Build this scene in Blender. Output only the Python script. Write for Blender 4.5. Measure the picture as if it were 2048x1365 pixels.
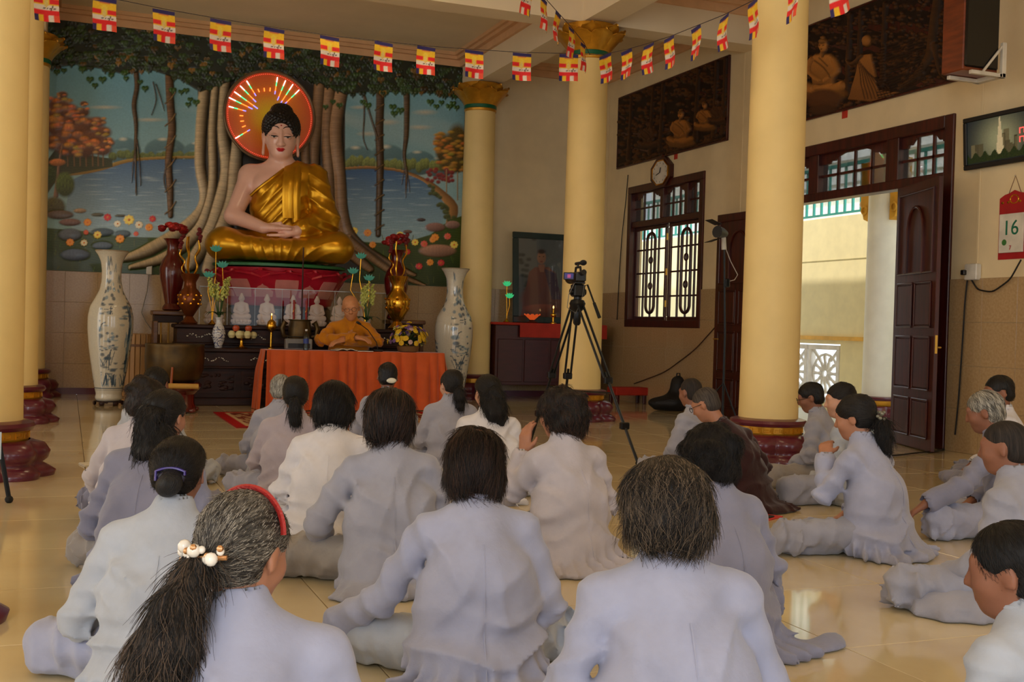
import bpy, math, random
import numpy as np
from mathutils import Vector, Matrix
PI=math.pi
for _o in list(bpy.data.objects): bpy.data.objects.remove(_o)
SC=bpy.context.scene
COL=SC.collection
# ---------------------------------------------------------------- camera
F_PX=2247.4; HC=1.12
YAW,PIT,ROL=0.377154,-0.0122907,0.0285432
def cam_axes():
    f=np.array([math.sin(YAW)*math.cos(PIT),math.cos(YAW)*math.cos(PIT),math.sin(PIT)])
    r=np.array([math.cos(YAW),-math.sin(YAW),0.]); u=np.cross(r,f)
    c,s=math.cos(ROL),math.sin(ROL)
    return np.array([c*r+s*u,-s*r+c*u,f])
CAM_M=cam_axes()
def ray(x,y): return CAM_M.T@np.array([(x-1024)/F_PX,-(y-682.5)/F_PX,1.])
def at_z(x,y,z=0.):
    d=ray(x,y); return np.array([0,0,HC])+d*((z-HC)/d[2])
def at_y(x,y,Y):
    d=ray(x,y); return np.array([0,0,HC])+d*(Y/d[1])
def at_x(x,y,X):
    d=ray(x,y); return np.array([0,0,HC])+d*(X/d[0])
cd=bpy.data.cameras.new('camera'); cd.sensor_width=36; cd.lens=F_PX/2048*36; cd.clip_end=200
co=bpy.data.objects.new('camera',cd); COL.objects.link(co)
mw=Matrix.Identity(4)
for i in range(3):
    mw[i][0]=CAM_M[0][i]; mw[i][1]=CAM_M[1][i]; mw[i][2]=-CAM_M[2][i]
mw[2][3]=HC; co.matrix_world=mw; SC.camera=co
# ---------------------------------------------------------------- world, light, exposure
def S(r,g,b):
    f=lambda c:(c/255/12.92) if c/255<=.04045 else ((c/255+.055)/1.055)**2.4
    return (f(r),f(g),f(b))
W=bpy.data.worlds.new('world'); SC.world=W; W.use_nodes=True
bg=W.node_tree.nodes['Background']; bg.inputs[0].default_value=(.80,.90,1.0,1); bg.inputs[1].default_value=3.2
def area(name,loc,direc,sx,sy,power,col):
    l=bpy.data.lights.new(name,'AREA'); l.shape='RECTANGLE'; l.size=sx; l.size_y=sy; l.energy=power; l.color=col
    o=bpy.data.objects.new(name,l); COL.objects.link(o); o.location=loc
    o.rotation_euler=Vector(direc).to_track_quat('-Z','Y').to_euler(); return o
XR,YB,ZC=8.3,17.0,5.42        # right wall, back wall, ceiling
XL,YF=-5.2,-3.4               # unseen left wall and entrance wall behind the camera
# daylight entering by the three tall entrance doorways behind the camera and the left side doorways
for x,p_ in ((-2.6,310),(1.6,45),(5.8,25)):
    area('entrance_daylight',(x,YF+.12,2.5),(0.05,1,-.12),2.5,3.4,p_,(.84,.92,1.0))
for y,p_ in ((1.5,50),(6.5,80),(11.5,60)):
    area('side_doorway_daylight',(XL+.12,y,2.2),(1,0,-.06),2.3,3.4,p_,(1.,.84,.60))
# unseen warm fill lights added below the ceiling in place of warm bounce
for (x,y,p_) in ((2.7,2.0,26),(2.7,6.3,40),(2.7,10.5,46)):
    area('ceiling_warm_fill',(x,y,ZC-.09),(0,0,-1),1.2,1.2,p_,(1.,.74,.42))
sun=bpy.data.lights.new('sun','SUN'); sun.energy=9.0; sun.angle=.02; sun.color=(1,.95,.85)
so=bpy.data.objects.new('sun',sun); COL.objects.link(so); so.rotation_euler=Vector((.35,.75,-.8)).to_track_quat('-Z','Y').to_euler()
VS=SC.view_settings; VS.view_transform='Standard'; VS.look='None'; VS.exposure=-0.78; VS.gamma=1; VS.use_curve_mapping=False
SC.cycles.use_denoising=True
SC.cycles.max_bounces=8; SC.cycles.diffuse_bounces=4; SC.cycles.glossy_bounces=4; SC.cycles.transparent_max_bounces=12
SC.cycles.sample_clamp_indirect=6
# ---------------------------------------------------------------- mesh helpers
rng=np.random.default_rng(7); random.seed(7)
def join(*gs):
    V=[];Fc=[];n=0
    for g in gs:
        v,f=g; v=np.asarray(v,float).reshape(-1,3); V.append(v); Fc+= [tuple(i+n for i in q) for q in f]; n+=len(v)
    return np.concatenate(V),Fc
def xf(g,loc=(0,0,0),rz=0,s=1,M=None):
    v=np.asarray(g[0],float)*np.asarray(s)
    if M is not None: v=v@np.asarray(M)[:3,:3].T
    if rz: c,t=math.cos(rz),math.sin(rz); v=v@np.array([[c,t,0],[-t,c,0],[0,0,1]])
    return v+np.asarray(loc),g[1]
def rotm(ax,a):
    return np.array(Matrix.Rotation(a,3,ax))
BOXF=[(0,3,2,1),(4,5,6,7),(0,1,5,4),(1,2,6,5),(2,3,7,6),(3,0,4,7)]
def box(x0,x1,y0,y1,z0,z1):
    return np.array([(x0,y0,z0),(x1,y0,z0),(x1,y1,z0),(x0,y1,z0),(x0,y0,z1),(x1,y0,z1),(x1,y1,z1),(x0,y1,z1)],float),list(BOXF)
def cbox(x0,x1,y0,y1,z0,z1,c=.008):
    c=min(c,(x1-x0)*.45,(y1-y0)*.45,(z1-z0)*.45)
    V=[];
    for z,i in ((z0,1),(z0+c,0),(z1-c,0),(z1,1)):
        k=c*i; j=c*(1-i)
        # eight-sided ring
        a,b,d,e=x0+k,x1-k,y0+k,y1-k
        cc=c if not i else c*.6
        V+=[(a+cc,d,z),(b-cc,d,z),(b,d+cc,z),(b,e-cc,z),(b-cc,e,z),(a+cc,e,z),(a,e-cc,z),(a,d+cc,z)]
    Fc=[tuple(range(7,-1,-1)),tuple(range(24,32))]
    for r in range(3):
        for i in range(8): Fc.append((r*8+i,r*8+(i+1)%8,r*8+8+(i+1)%8,r*8+8+i))
    return np.array(V,float),Fc
def tube(pts,rad,n=8,cap=True,flat=1.0,closed=False):
    pts=np.asarray(pts,float); m=len(pts); rad=np.broadcast_to(np.asarray(rad,float),(m,))
    V=[];up=np.array([0,0,1.])
    T=np.gradient(pts,axis=0) if not closed else np.roll(pts,-1,0)-np.roll(pts,1,0)
    prev=None
    for i in range(m):
        t=T[i]/(np.linalg.norm(T[i])+1e-9)
        if prev is None:
            a=np.cross(t,up); 
            if np.linalg.norm(a)<.05: a=np.cross(t,[1,0,0])
        else: a=prev-t*np.dot(prev,t)
        a/=np.linalg.norm(a)+1e-9; b=np.cross(t,a); prev=a
        for k in range(n):
            w=2*PI*k/n; V.append(pts[i]+rad[i]*(a*math.cos(w)+b*math.sin(w)*flat))
    Fc=[]
    for i in range(m if closed else m-1):
        j=(i+1)%m
        for k in range(n): Fc.append((i*n+k,i*n+(k+1)%n,j*n+(k+1)%n,j*n+k))
    if cap and not closed: Fc+=[tuple(range(n-1,-1,-1)),tuple(range((m-1)*n,m*n))]
    return np.array(V),Fc
def cyl(a,b,r0,r1=None,n=16): return tube([a,b],[r0,r0 if r1 is None else r1],n)
def lathe(prof,n=32,cap=True,c=(0,0,0)):
    V=[];m=len(prof)
    for r,z in prof:
        for k in range(n): w=2*PI*k/n; V.append((c[0]+r*math.cos(w),c[1]+r*math.sin(w),c[2]+z))
    Fc=[(i*n+k,i*n+(k+1)%n,(i+1)*n+(k+1)%n,(i+1)*n+k) for i in range(m-1) for k in range(n)]
    if cap: Fc+=[tuple(range(n-1,-1,-1)),tuple(range((m-1)*n,m*n))]
    return np.array(V),Fc
def ball(c,r,n=10,m=7):
    r=np.broadcast_to(np.asarray(r,float),(3,)); V=[(0,0,-1.)]
    for i in range(1,m):
        p=-PI/2+PI*i/m
        for k in range(n): w=2*PI*k/n; V.append((math.cos(p)*math.cos(w),math.cos(p)*math.sin(w),math.sin(p)))
    V.append((0,0,1.)); Fc=[(0,1+(k+1)%n,1+k) for k in range(n)]
    for i in range(m-2):
        for k in range(n): Fc.append((1+i*n+k,1+i*n+(k+1)%n,1+(i+1)*n+(k+1)%n,1+(i+1)*n+k))
    e=len(V)-1; Fc+=[(e,1+(m-2)*n+k,1+(m-2)*n+(k+1)%n) for k in range(n)]
    return np.array(V)*r+np.asarray(c,float),Fc
def prism(poly,axis,d0,d1):
    """poly: 2-D outline; axis: the extruded axis 0/1/2"""
    n=len(poly); V=[]
    for d in (d0,d1):
        for p in poly:
            q=[p[0],p[1]]; q.insert(axis,d); V.append(q)
    Fc=[tuple(range(n-1,-1,-1)),tuple(range(n,2*n))]+[(i,(i+1)%n,n+(i+1)%n,n+i) for i in range(n)]
    return np.array(V,float),Fc
def gridmesh(P):
    """P (ny,nx,3) points -> quads"""
    ny,nx=P.shape[:2]; idx=np.arange(ny*nx).reshape(ny,nx)
    q=np.stack([idx[:-1,:-1],idx[:-1,1:],idx[1:,1:],idx[1:,:-1]],-1).reshape(-1,4)
    return P.reshape(-1,3),q
def make_mesh(name,g,smooth=True,angle=40,col=None,attr=None):
    v,f=g; me=bpy.data.meshes.new(name)
    if isinstance(f,np.ndarray):
        v=np.ascontiguousarray(v,dtype=np.float32); f=np.ascontiguousarray(f,dtype=np.int32); k=f.shape[1]
        me.vertices.add(len(v)); me.vertices.foreach_set('co',v.ravel())
        me.loops.add(f.size); me.loops.foreach_set('vertex_index',f.ravel())
        me.polygons.add(len(f)); me.polygons.foreach_set('loop_start',np.arange(len(f),dtype=np.int32)*k)
        try: me.polygons.foreach_set('loop_total',np.full(len(f),k,dtype=np.int32))
        except Exception: pass
        me.update(calc_edges=True); me.validate()
        me.polygons.foreach_set('use_smooth',np.full(len(me.polygons),bool(smooth)))
    else:
        me.from_pydata([tuple(p) for p in v],[],f); me.update()
        if smooth:
            me.polygons.foreach_set('use_smooth',np.ones(len(me.polygons),dtype=bool))
            me.set_sharp_from_angle(angle=math.radians(angle))
    if col is not None:
        a=me.color_attributes.new('Col','FLOAT_COLOR','POINT'); c=np.ones((len(me.vertices),4),np.float32); c[:,:3]=col
        a.data.foreach_set('color',c.ravel())
    if attr is not None:
        a=me.attributes.new('strand','FLOAT_VECTOR','POINT'); a.data.foreach_set('vector',np.ascontiguousarray(attr,dtype=np.float32).ravel())
    return me
def link(name,me,m,parent=None,loc=None,rot=None):
    o=bpy.data.objects.new(name,me); COL.objects.link(o)
    if m is not None and me is not None and not me.materials: me.materials.append(m)
    if parent is not None: o.parent=parent
    if loc is not None: o.location=loc
    if rot is not None: o.rotation_euler=rot if not np.isscalar(rot) else (0,0,rot)
    return o
def tag(o,label=None,cat=None,group=None,kind=None):
    if label: o['label']=label
    if cat: o['category']=cat
    if group: o['group']=group
    if kind: o['kind']=kind
    return o
def thing(name,label,cat,loc=(0,0,0),rz=0,group=None,rot=None):
    o=bpy.data.objects.new(name,None); COL.objects.link(o); o.location=loc; o.rotation_euler=rot if rot is not None else (0,0,rz)
    o.empty_display_size=.1
    return tag(o,label,cat,group)
def part(name,g,m,parent,smooth=True,label=None,loc=None,rot=None,angle=40,col=None,attr=None,kind=None):
    o=link(name,make_mesh(name,g,smooth,angle,col,attr),m,parent,loc,rot)
    return tag(o,label,kind=kind)
def solo(name,g,m,label,cat,loc=(0,0,0),rz=0,group=None,smooth=True,col=None,rot=None,angle=40):
    o=link(name,make_mesh(name,g,smooth,angle,col),m,None,loc,rot if rot is not None else (0,0,rz))
    return tag(o,label,cat,group)
def struct(name,g,m,smooth=False):
    o=link(name,make_mesh(name,g,smooth),m); o['kind']='structure'; return o
def copy_tree(o,parent=None):
    c=o.copy(); COL.objects.link(c); c.parent=parent
    for ch in list(o.children): copy_tree(ch,c)
    return c
# ---------------------------------------------------------------- materials
MATS={}
def mat(name,col,rough=.5,metal=0.,var=.12,vscale=6.,bump=0.,bscale=40.,coat=0.,spec=.5,stretch=None,col2=None,emit=0.,coords='Object',trans=0.,ramp=(.35,.65),detail=4.,sheen=0.,sss=0.,rvar=0.):
    if name in MATS: return MATS[name]
    m=bpy.data.materials.new(name); m.use_nodes=True; nt=m.node_tree; N=nt.nodes; L=nt.links
    b=N['Principled BSDF']; b.inputs['Roughness'].default_value=rough; b.inputs['Metallic'].default_value=metal
    b.inputs['Coat Weight'].default_value=coat; b.inputs['Coat Roughness'].default_value=.06; b.inputs['Specular IOR Level'].default_value=spec
    b.inputs['Transmission Weight'].default_value=trans
    if sheen: b.inputs['Sheen Weight'].default_value=sheen
    if sss: b.inputs['Subsurface Weight'].default_value=sss; b.inputs['Subsurface Scale'].default_value=.01
    tc=N.new('ShaderNodeTexCoord'); mp=N.new('ShaderNodeMapping'); L.new(tc.outputs[coords],mp.inputs[0])
    if coords=='World':pass
    if stretch: mp.inputs['Scale'].default_value=stretch
    nz=N.new('ShaderNodeTexNoise'); nz.inputs['Scale'].default_value=vscale; nz.inputs['Detail'].default_value=detail; L.new(mp.outputs[0],nz.inputs[0])
    cr=N.new('ShaderNodeValToRGB'); L.new(nz.outputs[0],cr.inputs[0])
    a=cr.color_ramp.elements; a[0].position=ramp[0]; a[1].position=ramp[1]
    c=np.array(col); c2=np.array(col2) if col2 is not None else np.clip(c*(1+var),0,1)
    if col2 is None: c=c*(1-var)
    a[0].color=(*c,1); a[1].color=(*c2,1)
    L.new(cr.outputs[0],b.inputs['Base Color'])
    if rvar:
        mr=N.new('ShaderNodeMapRange'); L.new(nz.outputs[0],mr.inputs[0]); mr.inputs[3].default_value=max(0,rough-rvar); mr.inputs[4].default_value=rough+rvar
        L.new(mr.outputs[0],b.inputs['Roughness'])
    if emit: L.new(cr.outputs[0],b.inputs['Emission Color']); b.inputs['Emission Strength'].default_value=emit
    if bump:
        n2=N.new('ShaderNodeTexNoise'); n2.inputs['Scale'].default_value=bscale; n2.inputs['Detail'].default_value=5; L.new(mp.outputs[0],n2.inputs[0])
        bp=N.new('ShaderNodeBump'); bp.inputs['Strength'].default_value=min(1,bump); bp.inputs['Distance'].default_value=.01*max(1,bump); L.new(n2.outputs[0],bp.inputs['Height']); L.new(bp.outputs[0],b.inputs['Normal'])
    MATS[name]=m; return m
def matvc(name,rough=.5,metal=0.,mult=1.,bump=0.,bscale=60.,coat=0.,emit=0.,spec=.5):
    if name in MATS: return MATS[name]
    m=bpy.data.materials.new(name); m.use_nodes=True; nt=m.node_tree; N=nt.nodes; L=nt.links
    b=N['Principled BSDF']; b.inputs['Roughness'].default_value=rough; b.inputs['Metallic'].default_value=metal; b.inputs['Coat Weight'].default_value=coat; b.inputs['Coat Roughness'].default_value=.05
    b.inputs['Specular IOR Level'].default_value=spec
    at=N.new('ShaderNodeAttribute'); at.attribute_name='Col'
    nz=N.new('ShaderNodeTexNoise'); nz.inputs['Scale'].default_value=bscale; nz.inputs['Detail'].default_value=4
    tc=N.new('ShaderNodeTexCoord'); L.new(tc.outputs['Object'],nz.inputs[0])
    mr=N.new('ShaderNodeMapRange'); mr.inputs[3].default_value=.85*mult; mr.inputs[4].default_value=1.15*mult; L.new(nz.outputs[0],mr.inputs[0])
    vm=N.new('ShaderNodeVectorMath'); vm.operation='SCALE'; L.new(at.outputs['Color'],vm.inputs[0]); L.new(mr.outputs[0],vm.inputs['Scale'])
    L.new(vm.outputs[0],b.inputs['Base Color'])
    if emit: L.new(vm.outputs[0],b.inputs['Emission Color']); b.inputs['Emission Strength'].default_value=emit
    if bump:
        bp=N.new('ShaderNodeBump'); bp.inputs['Strength'].default_value=bump; bp.inputs['Distance'].default_value=.004; L.new(nz.outputs[0],bp.inputs['Height']); L.new(bp.outputs[0],b.inputs['Normal'])
    MATS[name]=m; return m
def glass(name,tint=(1,1,1),fac=.88,rough=.02):
    if name in MATS: return MATS[name]
    m=bpy.data.materials.new(name); m.use_nodes=True; nt=m.node_tree; N=nt.nodes; L=nt.links
    for n in list(N):
        if n.type!='OUTPUT_MATERIAL': N.remove(n)
    out=[n for n in N if n.type=='OUTPUT_MATERIAL'][0]
    tr=N.new('ShaderNodeBsdfTransparent'); tr.inputs[0].default_value=(*tint,1); gl=N.new('ShaderNodeBsdfGlossy'); gl.inputs['Roughness'].default_value=rough
    fr=N.new('ShaderNodeFresnel'); fr.inputs[0].default_value=1.5; mx=N.new('ShaderNodeMixShader')
    ml=N.new('ShaderNodeMath'); ml.operation='MULTIPLY'; ml.inputs[1].default_value=fac; L.new(fr.outputs[0],ml.inputs[0]); L.new(ml.outputs[0],mx.inputs[0]); L.new(tr.outputs[0],mx.inputs[1]); L.new(gl.outputs[0],mx.inputs[2]); L.new(mx.outputs[0],out.inputs[0])
    MATS[name]=m; return m
def emis(name,col,k):
    if name in MATS: return MATS[name]
    m=bpy.data.materials.new(name); m.use_nodes=True; b=m.node_tree.nodes['Principled BSDF']
    b.inputs['Base Color'].default_value=(*[c*.4 for c in col],1); b.inputs['Emission Color'].default_value=(*col,1); b.inputs['Emission Strength'].default_value=k
    MATS[name]=m; return m
# ---------------------------------------------------------------- signed-distance modelling (smooth bodies meshed with surface nets)
class Vol:
    def __init__(s,lo,hi,h):
        s.lo=np.asarray(lo,float); s.h=h; s.n=np.ceil((np.asarray(hi,float)-s.lo)/h).astype(int)+1
        s.f=np.full(s.n,9.,np.float32); s.ax=[(s.lo[i]+h*np.arange(s.n[i])).astype(np.float32) for i in range(3)]
    def sub(s,lo,hi,m):
        i0=np.clip(np.floor((np.asarray(lo)-m-s.lo)/s.h).astype(int),0,s.n); i1=np.clip(np.ceil((np.asarray(hi)+m-s.lo)/s.h).astype(int)+1,0,s.n)
        return tuple(slice(a,b) for a,b in zip(i0,i1))
    def put(s,fn,lo,hi,k=.03,op='u'):
        sl=s.sub(lo,hi,k+2.5*s.h)
        X=s.ax[0][sl[0]][:,None,None];Y=s.ax[1][sl[1]][None,:,None];Z=s.ax[2][sl[2]][None,None,:]
        if min(X.size,Y.size,Z.size)==0: return
        d=fn(X,Y,Z).astype(np.float32); a=s.f[sl]
        if op=='s': d=-d; hh=np.maximum(k-np.abs(a-d),0)/max(k,1e-6); s.f[sl]=np.maximum(a,d)+hh*hh*k*.25
        elif op=='i': s.f[sl]=np.maximum(a,d)
        else: hh=np.maximum(k-np.abs(a-d),0)/max(k,1e-6); s.f[sl]=np.minimum(a,d)-hh*hh*k*.25
    def cone(s,a,b,ra,rb,k=.03,sq=(1,1,1),op='u',M=None,o=None):
        """round cone a->b; sq squashes space; M,o: local frame"""
        a=np.asarray(a,float);b=np.asarray(b,float); sq=np.asarray(sq,float); R=None
        if M is not None:
            R=np.asarray(M);o=np.asarray(o,float); aw=R@a+o;bw=R@b+o; rr=max(ra,rb)*max(sq)
            lo=np.minimum(aw,bw)-rr;hi=np.maximum(aw,bw)+rr
        else:
            lo=np.minimum(a-ra*sq,b-rb*sq);hi=np.maximum(a+ra*sq,b+rb*sq)
        A=a/sq;BA=(b-a)/sq;bb=float(BA@BA)+1e-12;ms=float(min(sq))
        def fn(X,Y,Z):
            if R is not None:
                x,y,z=X-o[0],Y-o[1],Z-o[2]; X=R[0,0]*x+R[1,0]*y+R[2,0]*z; Y=R[0,1]*x+R[1,1]*y+R[2,1]*z; Z=R[0,2]*x+R[1,2]*y+R[2,2]*z
            px,py,pz=X/sq[0]-A[0],Y/sq[1]-A[1],Z/sq[2]-A[2]
            t=np.clip((px*BA[0]+py*BA[1]+pz*BA[2])/bb,0,1)
            return (np.sqrt((px-t*BA[0])**2+(py-t*BA[1])**2+(pz-t*BA[2])**2)-(ra+(rb-ra)*t))*ms
        s.put(fn,lo,hi,k,op)
    def ell(s,c,r,k=.03,op='u',M=None,o=None,R2=None):
        c=np.asarray(c,float);r=np.asarray(r,float)
        R=np.eye(3);off=c
        if R2 is not None: R=np.asarray(R2)
        if M is not None: off=np.asarray(M)@c+np.asarray(o,float); R=np.asarray(M)@R
        e=np.sqrt((R**2)@(r**2))
        ident=np.allclose(R,np.eye(3))
        def fn(X,Y,Z):
            x,y,z=X-off[0],Y-off[1],Z-off[2]
            if not ident: x,y,z=R[0,0]*x+R[1,0]*y+R[2,0]*z,R[0,1]*x+R[1,1]*y+R[2,1]*z,R[0,2]*x+R[1,2]*y+R[2,2]*z
            k0=np.sqrt((x/r[0])**2+(y/r[1])**2+(z/r[2])**2); k1=np.sqrt((x/r[0]**2)**2+(y/r[1]**2)**2+(z/r[2]**2)**2)+1e-6
            return k0*(k0-1)/k1
        s.put(fn,off-e,off+e,k,op)
    def chain(s,pts,rads,k=.02,**kw):
        for i in range(len(pts)-1): s.cone(pts[i],pts[i+1],rads[i],rads[i+1],k,**kw)
    def half(s,nrm,off,k=.0):
        """keep the side where nrm.p < off"""
        nrm=np.asarray(nrm,float)
        X=s.ax[0][:,None,None];Y=s.ax[1][None,:,None];Z=s.ax[2][None,None,:]
        s.f=np.maximum(s.f,(nrm[0]*X+nrm[1]*Y+nrm[2]*Z-off).astype(np.float32))
    def disp(s,fn,band=.04):
        ii=np.nonzero(np.abs(s.f)<band); 
        if len(ii[0])==0: return
        P=[s.ax[i][ii[i]] for i in range(3)]
        s.f[ii]+=fn(*P).astype(np.float32)
    def mesh(s,smooth_it=1):
        f=s.f; n=s.n; sg=f<0
        c=[sg[i:n[0]-1+i,j:n[1]-1+j,k:n[2]-1+k] for i in(0,1) for j in(0,1) for k in(0,1)]
        allin=c[0].copy();anyin=c[0].copy()
        for q in c[1:]: allin&=q; anyin|=q
        cell=anyin&~allin; ci=np.argwhere(cell)
        if len(ci)==0: return np.zeros((0,3)),np.zeros((0,4),int)
        vid=np.full(cell.shape,-1,np.int64); vid[tuple(ci.T)]=np.arange(len(ci))
        corner=np.array([(i,j,k) for i in(0,1) for j in(0,1) for k in(0,1)])
        val=np.stack([f[tuple((ci+o).T)] for o in corner],1)
        acc=np.zeros((len(ci),3));cnt=np.zeros(len(ci))
        for a in range(8):
            for b in range(a+1,8):
                dlt=corner[b]-corner[a]
                if np.abs(dlt).sum()!=1: continue
                va,vb=val[:,a],val[:,b]; x=(va<0)!=(vb<0); t=np.where(x,va/np.where(x,va-vb,1),0)
                acc+=np.where(x[:,None],corner[a]+t[:,None]*dlt,0); cnt+=x
        V=s.lo+s.h*(ci+acc/cnt[:,None])
        Q=[]
        for ax in range(3):
            u,v=[(1,2),(2,0),(0,1)][ax]
            sl0=[slice(None)]*3;sl1=[slice(None)]*3; sl0[ax]=slice(0,-1);sl1[ax]=slice(1,None)
            a=sg[tuple(sl0)];b=sg[tuple(sl1)]
            for flip,mask in ((0,a&~b),(1,~a&b)):
                e=np.argwhere(mask)
                ok=(e[:,u]>0)&(e[:,v]>0)&(e[:,u]<n[u]-1)&(e[:,v]<n[v]-1); e=e[ok]
                du=np.zeros(3,int);du[u]=1;dv=np.zeros(3,int);dv[v]=1
                q=[vid[tuple((e+o).T)] for o in (-du-dv,-dv,0*du,-du)]
                q=np.stack(q if not flip else q[::-1],1); Q.append(q[(q>=0).all(1)])
        Q=np.concatenate(Q)
        for _ in range(smooth_it):
            A=np.zeros_like(V);c_=np.zeros(len(V))
            for i in range(4):
                a=Q[:,i];b=Q[:,(i+1)%4]
                for p_,q_ in ((a,b),(b,a)):
                    for d in range(3): A[:,d]+=np.bincount(p_,V[q_,d],len(V))
                    c_+=np.bincount(p_,minlength=len(V))
            V=V*.5+.5*A/np.maximum(c_,1)[:,None]
        return V,Q
# ================================================================ setting
M_wall=mat('cream_wall_paint',S(234,212,168),.75,var=.04,vscale=3,bump=.05,bscale=90)
M_ceil=mat('cream_ceiling_paint',S(236,216,180),.8,var=.03,vscale=2)
M_corn=mat('peach_cornice_paint',S(224,178,132),.7,var=.05)
M_grout=mat('floor_grout',S(120,100,72),.8)
M_tile=mat('polished_cream_floor_tile',S(206,184,142),.09,col2=S(222,204,164),vscale=1.7,coords='Object',spec=.6,ramp=(.3,.7),detail=8,coat=.25)
M_wt=mat('tan_wall_tile',S(178,146,104),.2,col2=S(190,160,118),vscale=40,spec=.5,ramp=(.35,.65),detail=5)
M_wg=mat('wall_tile_grout',S(196,176,140),.8)
M_mah=mat('dark_mahogany_wood',S(52,14,10),.38,col2=S(78,24,14),vscale=4,stretch=(6,6,.6),coat=.12,bump=.06,bscale=20)
M_col=mat('cream_column_plaster',S(242,212,142),.55,var=.035,vscale=2.5)
M_maroon=mat('maroon_column_base',S(92,22,42),.3,var=.12,coat=.3)
M_gold=mat('gold_paint',S(206,146,38),.34,metal=.55,var=.12,vscale=8,bump=.08,bscale=50)
M_green=mat('green_band_paint',S(16,96,64),.4)
M_glass=glass('window_glass')
TS=.828
def lab(o,label): o['label']=label; return o
# ---- floor
fl=lab(struct('floor',box(XL,XR,YF,YB,-.12,-.006),M_grout),'polished cream tiled floor of the hall')
hs=TS/2-.0022
def tile_geo(a,b,t,c):
    v=[(-a,-b,-t),(a,-b,-t),(a,b,-t),(-a,b,-t),(-a,-b,-c),(a,-b,-c),(a,b,-c),(-a,b,-c),(-a+c,-b+c,0),(a-c,-b+c,0),(a-c,b-c,0),(-a+c,b-c,0)]
    f=[(8,9,10,11)]+[(i,(i+1)%4,4+(i+1)%4,4+i) for i in range(4)]+[(4+i,4+(i+1)%4,8+(i+1)%4,8+i) for i in range(4)]
    return np.array(v,float),f
tm=make_mesh('floor_tile',tile_geo(hs,hs,.006,.0012),False); tm.materials.append(M_tile)
cells=[]
for i in range(-8,10):
    for j in range(-10,17):
        x0=.973+i*TS;y0=4.118+j*TS
        if x0<XL or x0+TS>XR+.02 or y0<YF or y0+TS>YB: 
            if x0+TS*.5<XL or x0+TS*.5>XR or y0+TS*.5<YF or y0+TS*.5>YB: continue
        x,y=x0+TS/2,y0+TS/2; c=CAM_M@np.array([x,y,-HC])
        u=(c[0]/c[2]*F_PX)/1024 if c[2]>.6 else 9
        cells.append((0 if (abs(u)<1.25 and c[2]<22) else 1,np.hypot(x,y),x,y))
cells.sort(); rest=[]
for n,(o_,d,x,y) in enumerate(cells):
    if o_==0 and n<290: link('floor_tile',tm,None,fl,(x,y,0))
    else: rest.append(xf(tile_geo(hs,hs,.006,.0012),(x,y,0)))
part('floor_tiles_out_of_view',join(*rest),M_tile,fl,False,kind='stuff')
# ---- walls
ZT=ZC+.35
def wall_boxes_x(X0,X1,y0,y1,z0,z1,holes):
    """wall in the plane of X with rectangular holes (ya,yb,za,zb)"""
    gs=[];cur=y0
    for (a,b,za,zb) in sorted(holes):
        gs.append(box(X0,X1,cur,a,z0,z1))
        if za>z0: gs.append(box(X0,X1,a,b,z0,za))
        if zb<z1: gs.append(box(X0,X1,a,b,zb,z1))
        cur=b
    gs.append(box(X0,X1,cur,y1,z0,z1)); return join(*gs)
def swapxy(g): v=np.array(g[0])[:,[1,0,2]]; return v,[tuple(reversed(f)) for f in g[1]]
WIN=(13.80,15.98,1.24,3.34); DOOR=(9.05,12.30,0.,3.33)
wr=lab(struct('wall_right',wall_boxes_x(XR,XR+.22,YF,YB+.2,0,ZT,[WIN,DOOR]),M_wall),'cream side wall with a barred window and a tall doorway')
wb=lab(struct('wall_back',box(XL-.2,XR+.2,YB,YB+.2,0,ZT),M_wall),'cream back wall behind the altar')
lab(struct('wall_left',wall_boxes_x(XL-.2,XL,YF,YB,0,ZT,[(y-1.2,y+1.2,0,4.2) for y in (1.5,6.5,11.5)]),M_wall),'cream wall with open doorways on the far left')
lab(struct('wall_front',swapxy(wall_boxes_x(YF-.2,YF,XL-.2,XR+.2,0,ZT,[(x-1.3,x+1.3,0,4.3) for x in (-2.6,1.6,5.8)])),M_wall),'cream entrance wall with three open doorways')
WH=1.73
TW=.43;TH=WH/4
wtm=make_mesh('wall_tile',tile_geo(TW/2-.0015,TH/2-.0015,.008,.001),False); wtm.materials.append(M_wt)
bt=part('tile_bed',box(XL,XR,YB-.012,YB-.001,0,WH),M_wg,wb,False)
for i in range(int((XR+.8)/TW)+1):
    for r in range(4):
        x=-.9+TW*(i+.5)
        if x>XR-.05: continue
        link('wall_tile',wtm,None,wb,(x,YB-.02,TH*(r+.5)),(PI/2,0,0))
segs=[(5.0,DOOR[0]-.11,0,WH),(DOOR[1]+.11,YB-.02,0,WH)]
for a,b,za,zb in segs:
    part('tile_bed',join(*( [box(XR-.012,XR-.001,a,b,0,WIN[2]-.06)]+([box(XR-.012,XR-.001,a,WIN[0]-.06,WIN[2]-.06,WH),box(XR-.012,XR-.001,WIN[1]+.06,b,WIN[2]-.06,WH)] if a>10 else [box(XR-.012,XR-.001,a,b,WIN[2]-.06,WH)]))),M_wg,wr,False)
    n=int((b-a)/TW)
    w=(b-a)/n
    for i in range(n):
        for r in range(4):
            y=a+w*(i+.5); z=TH*(r+.5)
            if WIN[0]-.2<y<WIN[1]+.2 and z+TH/2>WIN[2]: 
                continue
            o=link('wall_tile',wtm,None,wr,(XR-.02,y,z),(PI/2,0,-PI/2)); o.scale=(w/TW,1,1)
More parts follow.
